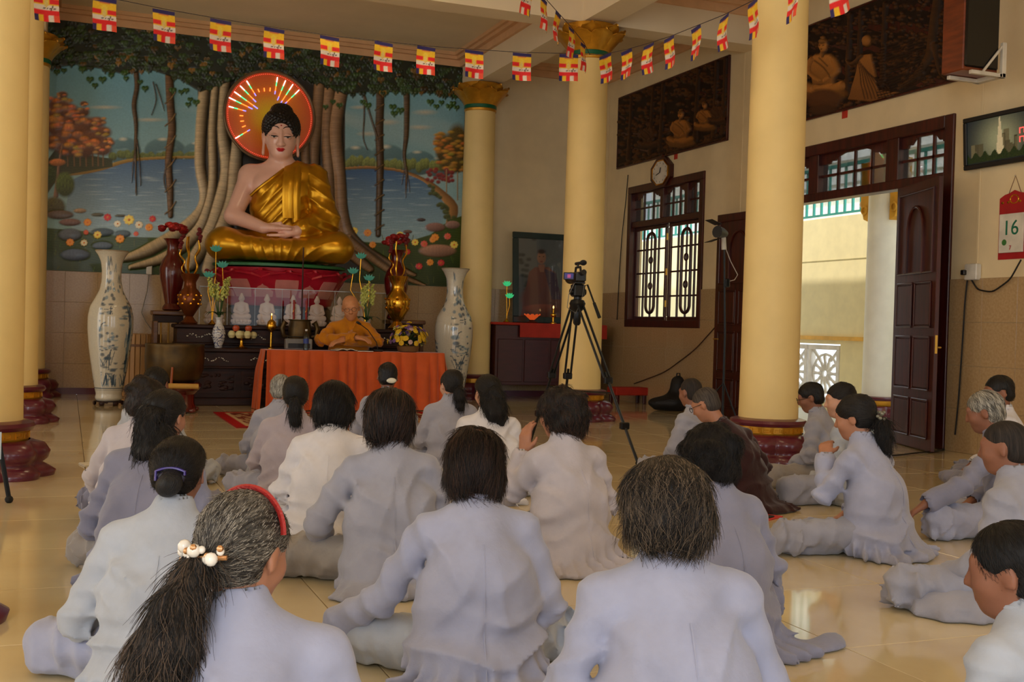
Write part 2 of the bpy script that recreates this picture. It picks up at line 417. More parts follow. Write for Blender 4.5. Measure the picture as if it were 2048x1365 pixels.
# cut tiles around the window sides and below it
for (a,b,za,zb) in ((13.50,13.735,TH*2,WH),(16.05,16.30,TH*2,WH),(13.735,16.05,TH*2,1.18)):
    n=max(1,round((b-a)/TW)); w=(b-a)/n; nr=max(1,round((zb-za)/TH)); h=(zb-za)/nr
    for i in range(n):
        for r in range(nr):
            o=link('wall_tile',wtm,None,wr,(XR-.0195,a+w*(i+.5),za+h*(r+.5)),(PI/2,0,-PI/2)); o.scale=(w/TW,h/TH,1)
def strip(name,g,m,label): return lab(struct(name,g,m),label)
strip('baseboard_back',box(-.9,XR-.03,YB-.045,YB-.028,0,.09),M_maroon,'dark red skirting along the back wall')
# ---- ceiling, beams, cornices
lab(struct('ceiling',box(XL,XR,YF,YB,ZC,ZC+.2),M_ceil),'cream ceiling divided by beams')
XCOL=5.93; XLC=float(at_y(80,500,12.63)[0])-.25
YCOLS=(8.45,12.65,16.45)
BZ=4.86
nb=0
for x in (XLC,XCOL): 
    nb+=1; strip('trim_%d'%nb,box(x-.19,x+.19,YF,YB,BZ,ZC+.01),M_ceil,'cream ceiling beam running towards the back wall '+('on the left' if x<2 else 'on the right'))
for y,w in ((8.45,'nearest the camera'),(12.65,'over the middle columns'),(4.2,'above the seated crowd'),(0,'over the camera')):
    nb+=1; strip('trim_%d'%nb,join(box(XL,XLC-.19,y-.19,y+.19,BZ,ZC+.01),box(XLC+.19,XCOL-.19,y-.19,y+.19,BZ,ZC+.01),box(XCOL+.19,XR,y-.19,y+.19,BZ,ZC+.01)),M_ceil,'cream cross beam under the ceiling '+w)
def cornice(x0,x1,y0,y1):
    gs=[]
    for s,d in ((.05,.20),(.12,.10),(.17,.05)):
        gs+=[box(x0,x1,y0,y0+s,ZC-d,ZC+.004),box(x0,x1,y1-s,y1,ZC-d,ZC+.004),box(x0,x0+s,y0+s,y1-s,ZC-d,ZC+.004),box(x1-s,x1,y0+s,y1-s,ZC-d,ZC+.004)]
    return join(*gs)
for (a,b,w) in ((XLC+.19,XCOL-.19,'middle'),(XCOL+.19,XR,'right')):
    for (c,d,u) in ((12.84,YB,'by the back wall'),(8.64,12.46,'between the columns'),(4.39,8.26,'over the crowd')):
        nb+=1; strip('trim_%d'%nb,cornice(a,b,c,d),M_corn,'peach cornice around the %s ceiling panel %s'%(w,u))
# ---- columns
def lobed(prof,n,lobes,amp,phase=0):
    """prof: (r,z,lobe strength)"""
    P=np.zeros((len(prof),n+1,3)); w=np.linspace(0,2*PI,n+1)
    for i,(r,z,k) in enumerate(prof):
        rr=r*(1+amp*k*(np.abs(np.cos(lobes*(w+phase)/2))-.6)); P[i,:,0]=rr*np.cos(w);P[i,:,1]=rr*np.sin(w);P[i,:,2]=z
    return gridmesh(P)
def petal(rb,rt,zb,zt,w0,curl,n=9,m=9,tip=.35):
    """petal standing on a ring: bottom radius rb, top radius rt, half width angle w0"""
    P=np.zeros((m,n,3))
    for i in range(m):
        t=i/(m-1); r=rb+(rt-rb)*(t**1.5)+curl*t**4; z=zb+(zt-zb)*(t-.12*t**4)
        ww=w0*math.sin(PI*min(1,.22+.60*t))*(1 if t<.75 else math.sqrt(max(0.02,1-((t-.75)/.25)**2)))
        for j in range(n):
            u=(j/(n-1)-.5)*2; a=u*ww; rr=r+.05*(1-u*u)*math.sin(PI*t)*.6
            P[i,j]=(rr*math.cos(a),rr*math.sin(a),z-.02*(u*u)*t)
    return P
def solid_patch(P,th):
    """give a patch thickness towards its inside"""
    du=np.gradient(P,axis=1);dv=np.gradient(P,axis=0); nn=np.cross(du,dv); nn/=np.linalg.norm(nn,axis=2,keepdims=True)+1e-9
    Q=P-nn*th; m,n=P.shape[:2]; a=gridmesh(P);b=gridmesh(Q)
    f=[tuple(q) for q in a[1]]+[tuple(int(i)+m*n for i in q[::-1]) for q in b[1]]
    ring=[i for i in range(n)]+[r*n+n-1 for r in range(1,m)]+[(m-1)*n+i for i in range(n-2,-1,-1)]+[r*n for r in range(m-2,0,-1)]
    for i in range(len(ring)):
        p,q=ring[i],ring[(i+1)%len(ring)]; f.append((q,p,p+m*n,q+m*n))
    return np.concatenate([a[0],b[0]]),f
def build_column(label,x,y):
    t=thing('column',label,'column',(x,y,0),0,'round cream columns of the hall')
    part('shaft',lathe([(.262,.33),(.258,.6),(.245,3.2),(.235,4.46)],48),M_col,t)
    part('column_base',lobed([(.44,0,1),(.45,.035,1),(.40,.07,1),(.375,.09,.6),(.40,.12,1),(.415,.17,1),(.38,.225,1),(.33,.245,0),(.31,.25,0)],97,8,.16),M_maroon,t)
    gb=part('gold_band',lathe([(.295,.245),(.30,.255),(.30,.315),(.295,.32)],48),M_gold,t)
    ks=[]
    for k in range(20):
        a=2*PI*k/20
        for (du,z0,z1,l) in ((0,.263,.268,.075),(0,.302,.307,.075),(-.034,.263,.307,.006),(.02,.275,.307,.006),(-.005,.275,.281,.04)):
            ks.append(xf(box(.297,.306,du-l/2,du+l/2,z0,z1),rz=a))
    part('fret_relief',join(*ks),M_gold,gb,False)
    part('torus_ring',lathe([(.29,.315),(.325,.32),(.34,.345),(.33,.37),(.275,.385),(.26,.385)],48),M_maroon,t)
    part('capital_core',lathe([(.243,4.43),(.25,4.44),(.25,4.47),(.243,4.475)],40),M_gold,t)
    part('green_ring',lathe([(.246,4.474),(.252,4.48),(.252,4.525),(.246,4.53)],40),M_green,t)
    part('capital_bowl',lathe([(.246,4.528),(.258,4.54),(.30,4.62),(.34,4.75),(.335,4.85),(.2,4.858)],40),M_gold,t)
    for ring,(n,ph,z1,rt,w) in enumerate(((8,0,4.78,.43,.47),(8,PI/8,4.86,.42,.46))):
        me=make_mesh('petal',solid_patch(petal(.25+.01*(1-ring),rt,4.54,z1,w,.015),.012),True); me.materials.append(M_gold)
        for k in range(n): link('petal',me,None,t,None,(0,0,ph+2*PI*k/n))
    return t
colA=build_column('cream column at the left frame edge, nearest of its row',XLC,8.48)
def col_copy(label,x,y):
    c=copy_tree(colA); c.location=(x,y,0); c['label']=label; return c
col_copy('cream column on the left, second in the row behind the nearest one',XLC,12.65)
col_copy('cream column against the back wall left of the mural',XLC+.0,YCOLS[2])
col_copy('cream column against the back wall right of the mural',5.88,YCOLS[2])
col_copy('cream column with gold lotus capital behind the video tripod',XCOL,12.65)
col_copy('thick cream column in front of the side doorway',5.82,8.45)
# ---- window in the right wall
def frame_x(X0,X1,y0,y1,z0,z1,w):
    return join(cbox(X0,X1,y0,y1,z0,z0+w,.006),cbox(X0,X1,y0,y1,z1-w,z1,.006),cbox(X0,X1,y0,y0+w,z0+w,z1-w,.006),cbox(X0,X1,y1-w,y1,z0+w,z1-w,.006))
def scallop(y0,y1,z1,h,X0,X1):
    """shaped board under the head rail of a pane bay"""
    w=y1-y0; pts=[(y0,z1)]
    for t,d in ((0,1),(.12,1),(.14,.75),(.2,.8),(.26,.45),(.34,.25),(.66,.25),(.74,.45),(.8,.8),(.86,.75),(.88,1),(1,1)): pts.append((y0+t*w,z1-h*d))
    pts.append((y1,z1)); return prism(pts[::-1],0,X0,X1)
win=lab(tag(thing('window_1',None,None),kind='structure'),'dark wooden window with oval grilles and a paned transom')
wy0,wy1,wz0,wz1=WIN
part('window_frame',frame_x(XR-.03,XR+.16,wy0-.06,wy1+.06,wz0-.06,wz1+.06,.11),M_mah,win,False)
zr=2.80
part('transom_rail',cbox(XR,XR+.14,wy0+.05,wy1-.05,zr-.05,zr+.04),M_mah,win,False)
bays=[(wy0+.05,wy0+.42),(wy0+.52,wy0+1.14),(wy0+1.24,wy1-.05)]
for i,(a,b) in enumerate(bays):
    if i: part('mullion',cbox(XR,XR+.13,a-.10,a,zr+.04,wz1-.05),M_mah,win,False)
    part('scalloped_board',scallop(a,b,wz1-.04,.12,XR+.04,XR+.07),M_mah,win,False)
    part('glazing_bar',join(box(XR+.05,XR+.075,a,b,(zr+wz1)/2-.04,(zr+wz1)/2-.015),*[box(XR+.05,XR+.075,a+(b-a)*k/3-.012,a+(b-a)*k/3+.012,zr+.03,wz1-.05) for k in (1,2)]),M_mah,win,False)
    part('pane',box(XR+.06,XR+.064,a,b,zr+.03,wz1-.05),M_glass,win,False)
def hoop(yc,zc,ry,rz,X):
    pts=[(X,yc+ry*math.cos(a),zc+(rz-ry)*(1 if math.sin(a)>0 else -1)*(1 if abs(math.sin(a))>1e-6 else 0)+ry*math.sin(a)) for a in np.linspace(0,2*PI,29)[:-1]]
    return tube(pts,.024,6,closed=True)
M_bar=mat('dark_window_grille',S(58,22,16),.4)
gz0,gz1=wz0+.05,zr-.05
for (ya,yb,lb) in ((wy0+.05,(wy0+wy1)/2-.03,'right'),((wy0+wy1)/2+.03,wy1-.05,'left')):
    yc=(ya+yb)/2; zc=(gz0+gz1)/2
    lf=part('casement_frame',frame_x(XR+.07,XR+.11,ya,yb,gz0,gz1,.055),M_mah,win,False)
    gs=[tube([(XR+.09,y,gz0+.03),(XR+.09,y,gz1-.03)],.018,6) for y in np.linspace(ya+.03,yb-.03,5)[1:-1:2]]
    gs.append(tube([(XR+.09,yc,gz0+.03),(XR+.09,yc,gz1-.03)],.016,6))
    gs+=[tube([(XR+.09,ya+.03,z),(XR+.09,yb-.03,z)],.015,6) for z in np.linspace(gz0,gz1,5)[1:-1]]
    part('grille_bars',join(*gs),M_bar,win)
    part('oval_hoop',hoop(yc,zc,.13,.62,XR+.085),M_bar,win)
    for z in (zc-.2,zc+.2): part('small_ring',tube([(XR+.085,yc+.05*math.cos(a),z+.05*math.sin(a)) for a in np.linspace(0,2*PI,13)[:-1]],.013,6,closed=True),M_bar,win)
M_brass=mat('brass',S(206,160,70),.3,metal=.9)
for z in (gz0+.25,(gz0+gz1)/2,gz1-.2): part('brass_hinge',cyl((XR+.06,(wy0+wy1)/2,z-.05),(XR+.06,(wy0+wy1)/2,z+.05),.016,n=8),M_brass,win)
# ---- doorway in the right wall: frame, transom, leaves
dy0,dy1,_,dz1=DOOR; dzr=2.76
dr=lab(tag(thing('door_1',None,None),kind='structure'),'dark wooden doorway frame with a paned transom over tall leaves')
part('door_frame',join(cbox(XR-.03,XR+.17,dy0-.10,dy0+.03,0,dz1+.08),cbox(XR-.03,XR+.17,dy1-.03,dy1+.10,0,dz1+.08),cbox(XR-.03,XR+.17,dy0+.03,dy1-.03,dz1-.05,dz1+.08)),M_mah,dr,False)
part('transom_rail',cbox(XR-.02,XR+.15,dy0+.03,dy1-.03,dzr-.03,dzr+.07),M_mah,dr,False)
for a,b in ((dy0+.03,9.78),(9.98,11.17),(11.36,dy1-.03)):
    part('scalloped_board',scallop(a,b,dz1-.04,.13,XR+.04,XR+.07),M_mah,dr,False)
    nb_=max(2,round((b-a)/.27)); zm=(dzr+.07+dz1-.05)/2-.03
    part('glazing_bar',join(box(XR+.05,XR+.075,a,b,zm-.014,zm+.014),*[box(XR+.05,XR+.075,a+(b-a)*k/nb_-.014,a+(b-a)*k/nb_+.014,dzr+.06,dz1-.04) for k in range(1,nb_)]),M_mah,dr,False)
    part('pane',box(XR+.06,XR+.064,a,b,dzr+.06,dz1-.04),M_glass,dr,False)
M_mahd=mat('dark_mahogany_post',S(48,26,30),.3,coat=.2)
for a,b in ((9.78,9.98),(11.17,11.36)):
    part('mullion',cbox(XR-.01,XR+.14,a,b,dzr+.06,dz1-.04),M_mah,dr,False)
def door_leaf(name,label,loc,rz,L,Ht):
    """leaf along local +Y from the hinge"""
    t=lab(tag(thing(name,None,None,loc,rz),kind='structure'),label)
    part('leaf_slab',cbox(-.022,.022,0,L,.012,Ht,.005),M_mah,t,False)
    def pan(y0,y1,z0,z1):
        for s in (-1,1):
            x=(.022,.034) if s>0 else (-.034,-.022)
            part('raised_panel',cbox(x[0],x[1],y0+.03,y1-.03,z0+.03,z1-.03,.012),M_mah,t,False)
            part('panel_molding',frame_x(x[0],x[1]+(.004 if s>0 else 0),y0,y1,z0,z1,.018),M_mah,t,False)
    m=L/2;e=.09
    for a,b in ((e,m-.03),(m+.03,L-e)):
        pan(a,b,.12,.52); pan(a,b,.60,1.15); pan(a,b,1.23,Ht-1.02)
    for s in (-1,1):
        pts=[(s*.03,m-.20,Ht-.93)]+[(s*.03,m+.20*math.cos(a)*(1 if a<PI/2 else 1),Ht-.55+.30*math.sin(a)**.8) for a in np.linspace(PI,0,15)]+[(s*.03,m+.20,Ht-.93)]
        part('arch_molding',tube(pts,.016,6,closed=True),M_mah,t)
        pts=[(s*.028,e,Ht-.93),(s*.028,e,Ht-.10),(s*.028,L-e,Ht-.10),(s*.028,L-e,Ht-.93)]
        part('panel_molding',tube(pts,.014,6,closed=True),M_mah,t)
    part('lock_plate',box(-.012,.012,L-.001,L+.004,.98,1.16),M_brass,t,False)
    part('handle',tube([(-.024,L-.06,1.04),(-.07,L-.06,1.04),(-.07,L-.17,1.04)],.010,8),M_brass,t)
    return t
door_leaf('door_2','open dark mahogany door leaf swung into the hall on the right',(XR-.05,9.69,0),PI-.335,1.06,2.72)
door_leaf('door_3','open dark door leaf folded flat beside the thick column',(XR-.075,12.15,0),.03,1.04,2.72)
door_leaf('door_4','closed dark door leaf at the right end of the doorway',(XR+.06,dy0+.04,0),0,.66,2.72)
# ---- outside the doorway
M_yel=mat('pale_yellow_outer_wall',S(238,222,172),.8,var=.04)
M_out=mat('white_outer_column',S(246,244,232),.7,var=.03)
M_oterr=mat('pale_outer_floor',S(216,216,206),.6,var=.05)
M_trimy=mat('yellow_trim_paint',S(226,170,52),.6)
M_teal=mat('teal_railing_paint',S(40,128,118),.5)
M_latt=mat('white_lattice_cement',S(232,226,220),.8)
XO=10.9
lab(struct('ground_outside',box(XR+.23,XO+6,-2,26,-.14,-.03),M_oterr),'pale paved gallery floor outside the doorway')
wo=lab(struct('wall_outside',join(box(XO,XO+.2,4,14.0,0,2.95),box(XO,XO+.2,14.0,24,1.0,2.95),box(XO,XO+.2,14.0,24,-.05,.10)),M_yel),'pale yellow wall outside the doorway')
part('yellow_string_course',join(box(XO-.05,XO,4,24,1.06,1.12)),M_trimy,wo,False)
part('panel_joint',box(XO-.004,XO,4,24,2.28,2.295),mat('wall_joint_dark_yellow',S(170,156,110),.9),wo,False)  # thin strip in a darker yellow along the panel joint
# lattice panels low in that wall
for k in range(9):
    y=14.03+k*.80
    lp=tag(thing('lattice_panel','white pierced cement panel in the outer wall, '+['first from the outer column','second from the outer column','third from the outer column','fourth from the outer column','fifth from the outer column','sixth from the outer column','seventh from the outer column','eighth from the outer column','ninth from the outer column'][k],'lattice panel',(XO+.05,y,.10)),group='pierced panels outside')
    part('panel_frame',frame_x(-.05,.05,0,.76,0,.88,.07),M_latt,lp,False)
    gs=[]
    c=(.38,.44)
    for a in range(12):
        w=a*PI/6; p=[(0,c[0]+r*math.cos(w+.10*math.sin(r*20)),c[1]+r*math.sin(w)) for r in np.linspace(.05,.30,6)]; gs.append(tube(p,[.02,.035,.03,.022,.03,.02],6))
    gs+= [tube([(0,c[0]+r*math.cos(a),c[1]+r*math.sin(a)) for a in np.linspace(0,2*PI,17)[:-1]],.02,6,closed=True) for r in (.12,.30)]
    gs+= [tube([(0,.38+sy*.13,.44+sz*.2),(0,.38+sy*.34,.44+sz*.40)],.025,6) for sy in (-1,1) for sz in (-1,1)]
    part('flower_tracery',join(*gs),M_latt,lp)
# upper railing
rl=thing('balcony_railing','teal metal balcony railing above the outer yellow wall','railing',(XO+.1,0,0))
part('top_rail',box(-.03,.03,4,24,3.72,3.77),M_teal,rl,False)
part('bottom_rail',box(-.02,.02,4,24,3.0,3.03),M_teal,rl,False)
bm_=make_mesh('baluster',box(-.016,.016,-.016,.016,3.03,3.72),False); bm_.materials.append(M_teal)
for k in range(70): link('baluster',bm_,None,rl,(0,9+k*.19,0))
lab(struct('wall_far_house',join(box(XO+3.2,XO+3.4,2,26,3.0,6.5)),mat('far_house_wall',S(226,222,206),.8)),'pale house wall beyond the railing')
for k in range(11):
    part('louvre_slat',box(XO+3.12,XO+3.2,11,22,3.9+k*.22,4.05+k*.22),mat('pale_louvre',S(236,236,232),.7),bpy.data.objects['wall_far_house'],False)
oc=thing('outer_column','white gallery column with yellow bracket outside the doorway','column',(9.75,11.72,0))
part('shaft',lathe([(.215,.33),(.21,1.1),(.20,3.6)],40),M_out,oc)
part('column_base',lobed([(.40,-.03,1),(.41,.03,1),(.37,.07,1),(.35,.09,.6),(.37,.12,1),(.38,.17,1),(.34,.23,1),(.29,.25,0)],97,8,.16),M_maroon,oc)
part('gold_band',lathe([(.26,.245),(.265,.255),(.265,.315),(.26,.32)],40),M_gold,oc)
part('torus_ring',lathe([(.25,.315),(.28,.32),(.29,.345),(.28,.36),(.22,.37)],40),M_maroon,oc)
for s,nm in ((-1,0),(1,1)):
    br=part('bracket',prism([(s*.20,2.62),(s*.30,2.66),(s*.36,2.85),(s*.38,3.4),(s*.20,3.4)][::s],0,-.09,.09),M_trimy,oc,False)
    part('bracket_scroll',tube([(-.10,s*(.28+.05*math.cos(a)),2.78+.05*math.sin(a)) for a in np.linspace(0,2*PI,13)[:-1]],.014,6,closed=True),M_trimy,br)
    part('cloud_carving',join(*[ball((0,s*(.40+.03*math.sin(i*1.9)),2.80+.075*i),(.05,.045,.055),8,6) for i in range(8)]),M_latt,oc)
strip('trim_40',box(XR+.22,XO+.3,4,24,3.95,4.1) if False else box(XR+.23,9.95,4,24,4.0,4.15),M_ceil,'underside of the gallery roof outside')
# ================================================================ people
def cloth(name,c): return mat(name,c,.85,var=.07,vscale=9,bump=.35,bscale=26,sheen=.25,spec=.25)
ROBE={k:cloth('robe_cloth_'+k,S(*v)) for k,v in dict(blue=(160,162,184),grey=(152,151,163),pale=(170,174,184),white=(214,210,214),mauve=(166,154,160),lilac=(184,176,182),maroon=(46,15,17),saffron=(196,122,14),slate=(96,98,104),stone=(150,142,136),deep=(132,132,152)).items()}
SKIN={k:mat('skin_'+k,S(*v),.5,var=.06,vscale=20,sss=.08,spec=.35) for k,v in dict(tan=(172,118,90),brown=(140,92,70),fair=(200,148,120),warm=(206,142,98)).items()}
def hairmat(name,c0,c1,lo=.45,hi=.75,rough=.42):
    if name in MATS: return MATS[name]
    m=bpy.data.materials.new(name); m.use_nodes=True; nt=m.node_tree; N=nt.nodes; L=nt.links; b=N['Principled BSDF']
    at=N.new('ShaderNodeAttribute'); at.attribute_name='strand'
    nz=N.new('ShaderNodeTexNoise'); nz.inputs['Scale'].default_value=1.; nz.inputs['Detail'].default_value=6; nz.inputs['Roughness'].default_value=.7; L.new(at.outputs['Vector'],nz.inputs[0])
    cr=N.new('ShaderNodeValToRGB'); L.new(nz.outputs[0],cr.inputs[0]); e=cr.color_ramp.elements
    e[0].position=lo;e[1].position=hi;e[0].color=(*c0,1);e[1].color=(*c1,1)
    L.new(cr.outputs[0],b.inputs['Base Color']); b.inputs['Roughness'].default_value=rough; b.inputs['Specular IOR Level'].default_value=.35
    bp=N.new('ShaderNodeBump'); bp.inputs['Strength'].default_value=.9; bp.inputs['Distance'].default_value=.006; L.new(nz.outputs[0],bp.inputs['Height']); L.new(bp.outputs[0],b.inputs['Normal'])
    MATS[name]=m; return m
HAIR={'black':hairmat('hair_black',S(9,7,7),S(26,21,20)),'brown':hairmat('hair_dark_brown',S(13,8,6),S(44,28,21)),'greying':hairmat('hair_greying',S(32,27,24),S(128,120,108),.42,.70),
 'silver':hairmat('hair_silver',S(46,42,38),S(188,182,168),.38,.62),'wavygrey':hairmat('hair_brown_grey',S(20,15,13),S(84,70,58),.48,.78),'buzz':hairmat('hair_buzzed',S(40,34,30),S(96,86,78),.4,.7,.7),'darkbuzz':hairmat('hair_dark_buzzed',S(24,20,18),S(60,50,44),.4,.7,.7)}
def hand_prims(v,w,d,n,side,curl=.5,s=1.,k=.010):
    """palm and five separate fingers from the wrist w; d finger direction, n palm normal"""
    d=np.array(d,float)/np.linalg.norm(d); n=np.array(n,float); n-=d*(n@d); n/=np.linalg.norm(n); t=np.cross(d,n)*side; w=np.array(w,float)
    for i,(o,L) in enumerate(((.028,.072),(.010,.082),(-.009,.077),(-.027,.060))):
        kn=w+d*.085*s+t*o*s
        v.cone(w+t*o*.55*s,kn,.017*s,.0125*s,.014)
        m=kn+(d*math.cos(curl*.6)+n*math.sin(curl*.6))*L*.55*s; e=m+(d*math.cos(curl*1.5)+n*math.sin(curl*1.5))*L*.5*s
        v.cone(kn,m,.0102*s,.009*s,.006); v.cone(m,e,.009*s,.0072*s,.004)
    a=w+d*.028*s+t*.026*s; b=a+(d*.6+t*.75+n*.25)*.036*s; c=b+(d*.9+t*.25+n*.3)*.032*s
    v.cone(w+d*.02*s,a,.017*s,.015*s,.012); v.cone(a,b,.014*s,.0105*s,.008); v.cone(b,c,.0105*s,.008*s,.004)
def head_prims(v,R,o,s,fem=True,ears=1.):
    g=lambda *p:np.array(p)*s
    A=dict(M=R,o=o)
    v.ell(g(0,-.012,.033),g(.074,.092,.079),.03*s,**A)
    v.ell(g(0,.028,-.032),g(.058,.062,.074),.04*s,**A)
    v.ell(g(0,.050,-.086),g(.028,.026,.022),.03*s,**A)
    for e in (-1,1):
        v.ell(g(e*.036,.058,-.028),g(.022,.024,.022),.03*s,**A)
        v.ell(g(e*.031,.098,.004),g(.017,.014,.011),.014*s,op='s',**A)
        v.ell(g(e*.030,.080,.002),g(.0125,.0105,.0095),.006*s,**A)
        v.ell(g(e*.076,-.004,-.008),g(.010*ears,.019*ears,.032*ears),.008*s,R2=rotm('Z',e*.35)@rotm('X',-.15),**A)
        v.ell(g(e*.086,-.001,-.004),g(.006,.011,.018),.004*s,op='s',**A)
    v.cone(g(-.034,.079,.026),g(.034,.079,.026),.012*s,.012*s,.018*s,**A)
    v.cone(g(0,.084,.012),g(0,.101,-.028),.0085*s,.0125*s,.010*s,**A)
    for e in (-1,1): v.ell(g(e*.010,.095,-.031),g(.008,.008,.007),.006*s,**A)
    v.cone(g(-.016,.081,-.058),g(.016,.081,-.058),.0075*s,.0075*s,.006*s,**A)
    v.cone(g(-.013,.080,-.069),g(.013,.080,-.069),.0075*s,.0075*s,.004*s,**A)
def noise_fn(seed,freqs,amps):
    r=np.random.default_rng(seed); T=[(r.normal(size=3),r.uniform(0,6.3),r.normal(size=3)*.5,f,a) for f,a in zip(freqs,amps)]
    def fn(x,y,z):
        out=0
        for (d,p,w,f,a) in T:
            d=d/np.linalg.norm(d); out=out+a*np.sin(f*(d[0]*x+d[1]*y+d[2]*z)+p+1.3*np.sin(f*.6*(w[0]*x+w[1]*y+w[2]*z)+p*2))
        return out
    return fn
def fold_fn(seed,s,amp=.010,arms=(),ny=.07,ar=.078):
    r=np.random.default_rng(seed); p=r.uniform(0,6.3,12); lo=noise_fn(seed+5,(8,11,14),(.5,.5,.4)); wob_=noise_fn(seed+7,(10,15,21),(.6,.45,.3))
    rid=lambda q:(1-np.abs(np.sin(q)))**1.25-.38
    n1=r.normal(size=(8,3))
    def fn(x,y,z):
        x,y,z=x/s,y/s,z/s; ax=np.abs(x)
        m=np.clip(.85+.6*lo(x,y,z),.25,1.6); w=wob_(x,y,z)
        back=np.clip(.5-6*(y-.02),0,1)
        out=rid(30*z+4*ax+1.5*w+p[2])*np.exp(-((z-.17)/.09)**2)*(.5+.5*back)*.85
        out=out+rid(15*x+6*(z-.3)*np.sign(x)*1.5+1.3*w+p[1])*np.exp(-((z-.30)/.13)**2)*back*.6
        dx,dz=ax-.125,z-.405; rr=np.hypot(dx,dz); th=np.arctan2(dz,dx)
        cc=dx*.72-dz*.70+.35*rr*np.sin(p[4]+np.sign(x)*1.3); out=out+rid(27*cc+.8*w+p[3]+np.sign(x)*.7)*np.exp(-(rr/.115)**2)*np.clip(rr/.03,0,1)*.75*np.where(dx<.05,1,.35)
        out=out+rid(11*np.arctan2(x,-y+.02)+3*z+1.5*w+p[6])*np.exp(-(z/.085)**2)*.9
        res=out*m
        for k,(A,Bq) in enumerate(arms):
            A=A/s;Bq=Bq/s; D=Bq-A; L=np.linalg.norm(D)+1e-6; D=D/L; qx,qy,qz=x-A[0],y-A[1],z-A[2]; l=qx*D[0]+qy*D[1]+qz*D[2]
            ex,ey,ez=qx-l*D[0],qy-l*D[1],qz-l*D[2]; d=np.sqrt(ex*ex+ey*ey+ez*ez); mk=np.exp(-(d/ar)**4)*np.where((l>-.02)&(l<L+.04),1,0)
            e=np.exp(-((l-(L if k%2==0 else 0))/.09)**2); v=n1[k%8]; v=v/np.linalg.norm(v)
            res=res*(1-.7*mk)+rid(34*l+20*(ex*v[0]+ey*v[1]+ez*v[2])+1.2*w+p[7+k%4])*(.5+.8*e)*mk*m
        return -amp*np.clip(res,-.7,1.)*s
    return fn
TARGET=np.array([3.55,13.2])
